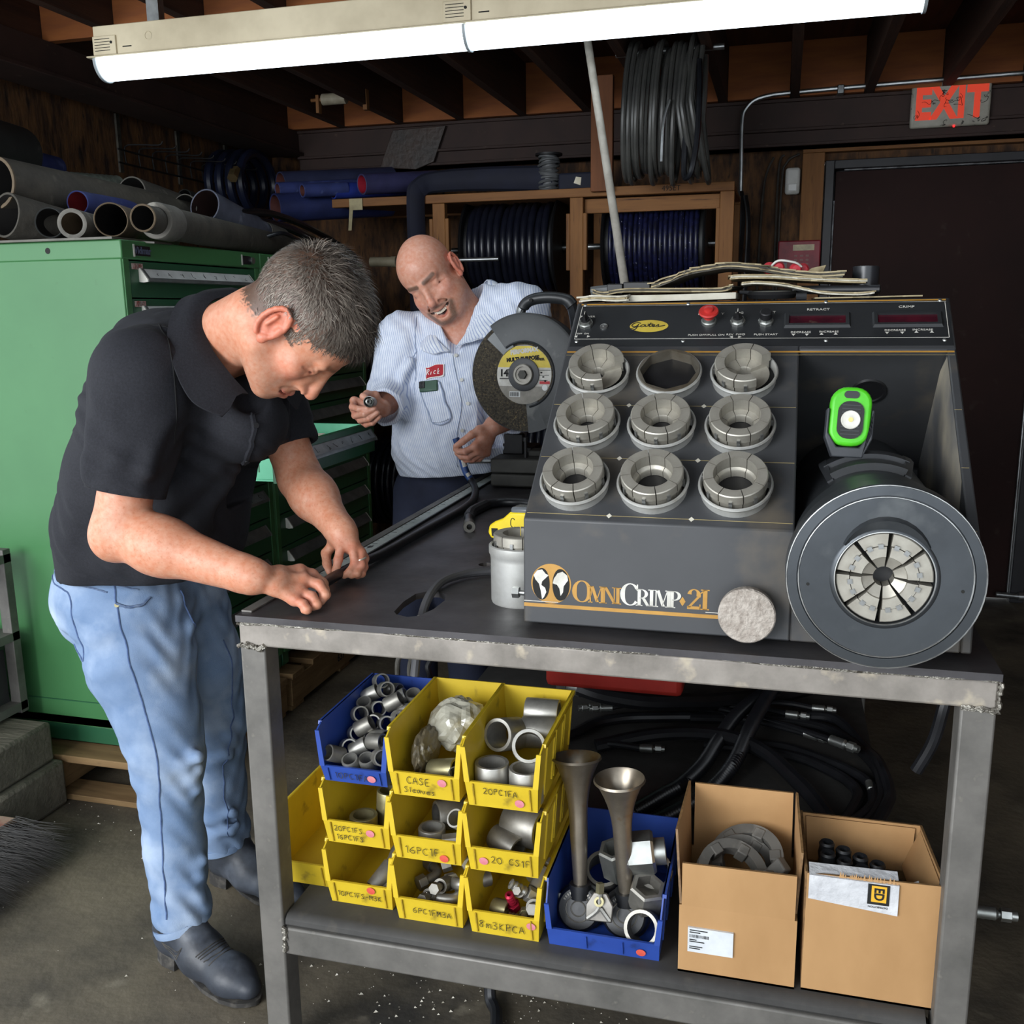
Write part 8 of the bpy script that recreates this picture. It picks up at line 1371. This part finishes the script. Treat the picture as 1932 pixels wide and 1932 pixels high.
ph = thing('phone', 'dark green phone sticking out of the striped shirt pocket', 'phone', (-1.05, 2.86, 1.24)); q_, nn = hug((-1.055, 2.85, 1.238), .009); M = frame(q_, e_x*.96+e_y*-.05, e_y); MB(M).box((.006, -.012, 0), (.062, .036, .009)).build('phone_case', mat('phone green', '#41604f', '#364f42', 20, rough=.4), ph, bevel=.004, world=True); MB(M).box((-.015, -.008, .0055), (.020, .022, .003)).build('camera_block', m_black, ph, bevel=.002, world=True)
for z_ in (-.003, -.014): MB(M).cyl((-.017, z_, .0065), (-.017, z_, .008), .0042, n=14).build('camera_lens', m_rubg, ph, world=True)
hf_ = fitting('hose_fitting', 'shiny hose fitting held up in the bald man\'s fingers', (-1.1775, 2.700, 1.1885), (.25, -.95, .12), 1.0, m_zinc, 0); FM = frame((0, 0, 0), (0, 1, 0), (0, 0, 1)); MB(FM).lathe([(.0145, -.030), (.0165, -.030), (.0165, .024), (.0145, .026), (.0138, .024), (.0138, -.01)], 28).build('shell', m_zinc, hf_); MB(FM).lathe([(.0, -.012), (.0138, -.012)], 20).build('bore', m_ink, hf_); MB(FM).pipe((0, 0, -.012), (0, 0, .020), .0075, .004, 18).build('nipple', m_zinc, hf_)
S = SDF((-1.32, 2.86, .06), (-.78, 3.30, 1.0), .008); S.cap((-1.085, 3.09, .97), (-1.09, 3.1, .86), .120, .124, .03, fl=(LT_, .78))
for sx in (-1, 1): S.cap((-1.10+sx*.080, 3.1, .84), (-1.11+sx*.09, 3.06, .48), .092, .080, .03); S.cap((-1.11+sx*.09, 3.06, .48), (-1.11+sx*.10, 3.1, .09), .08, .07, .03)
S.cut((0, 0, .085), (0, 0, -1), (-1.4, 2.8, 0), (-.7, 3.4, .2)); S.mesh('trousers', mat('navy work trousers', '#1b2033', '#232a40', 12, 6, .35, .7, .85, bump=.1), p2, None)
for sx in (-1, 1): MB().tube([(-1.11+sx*.10, 3.13, .045), (-1.11+sx*.105, 3.05, .045), (-1.11+sx*.115, 2.93, .036), (-1.11+sx*.12, 2.87, .03)], [.042, .044, .04, .026], 14).build('shoe', m_boot, p2, world=True)
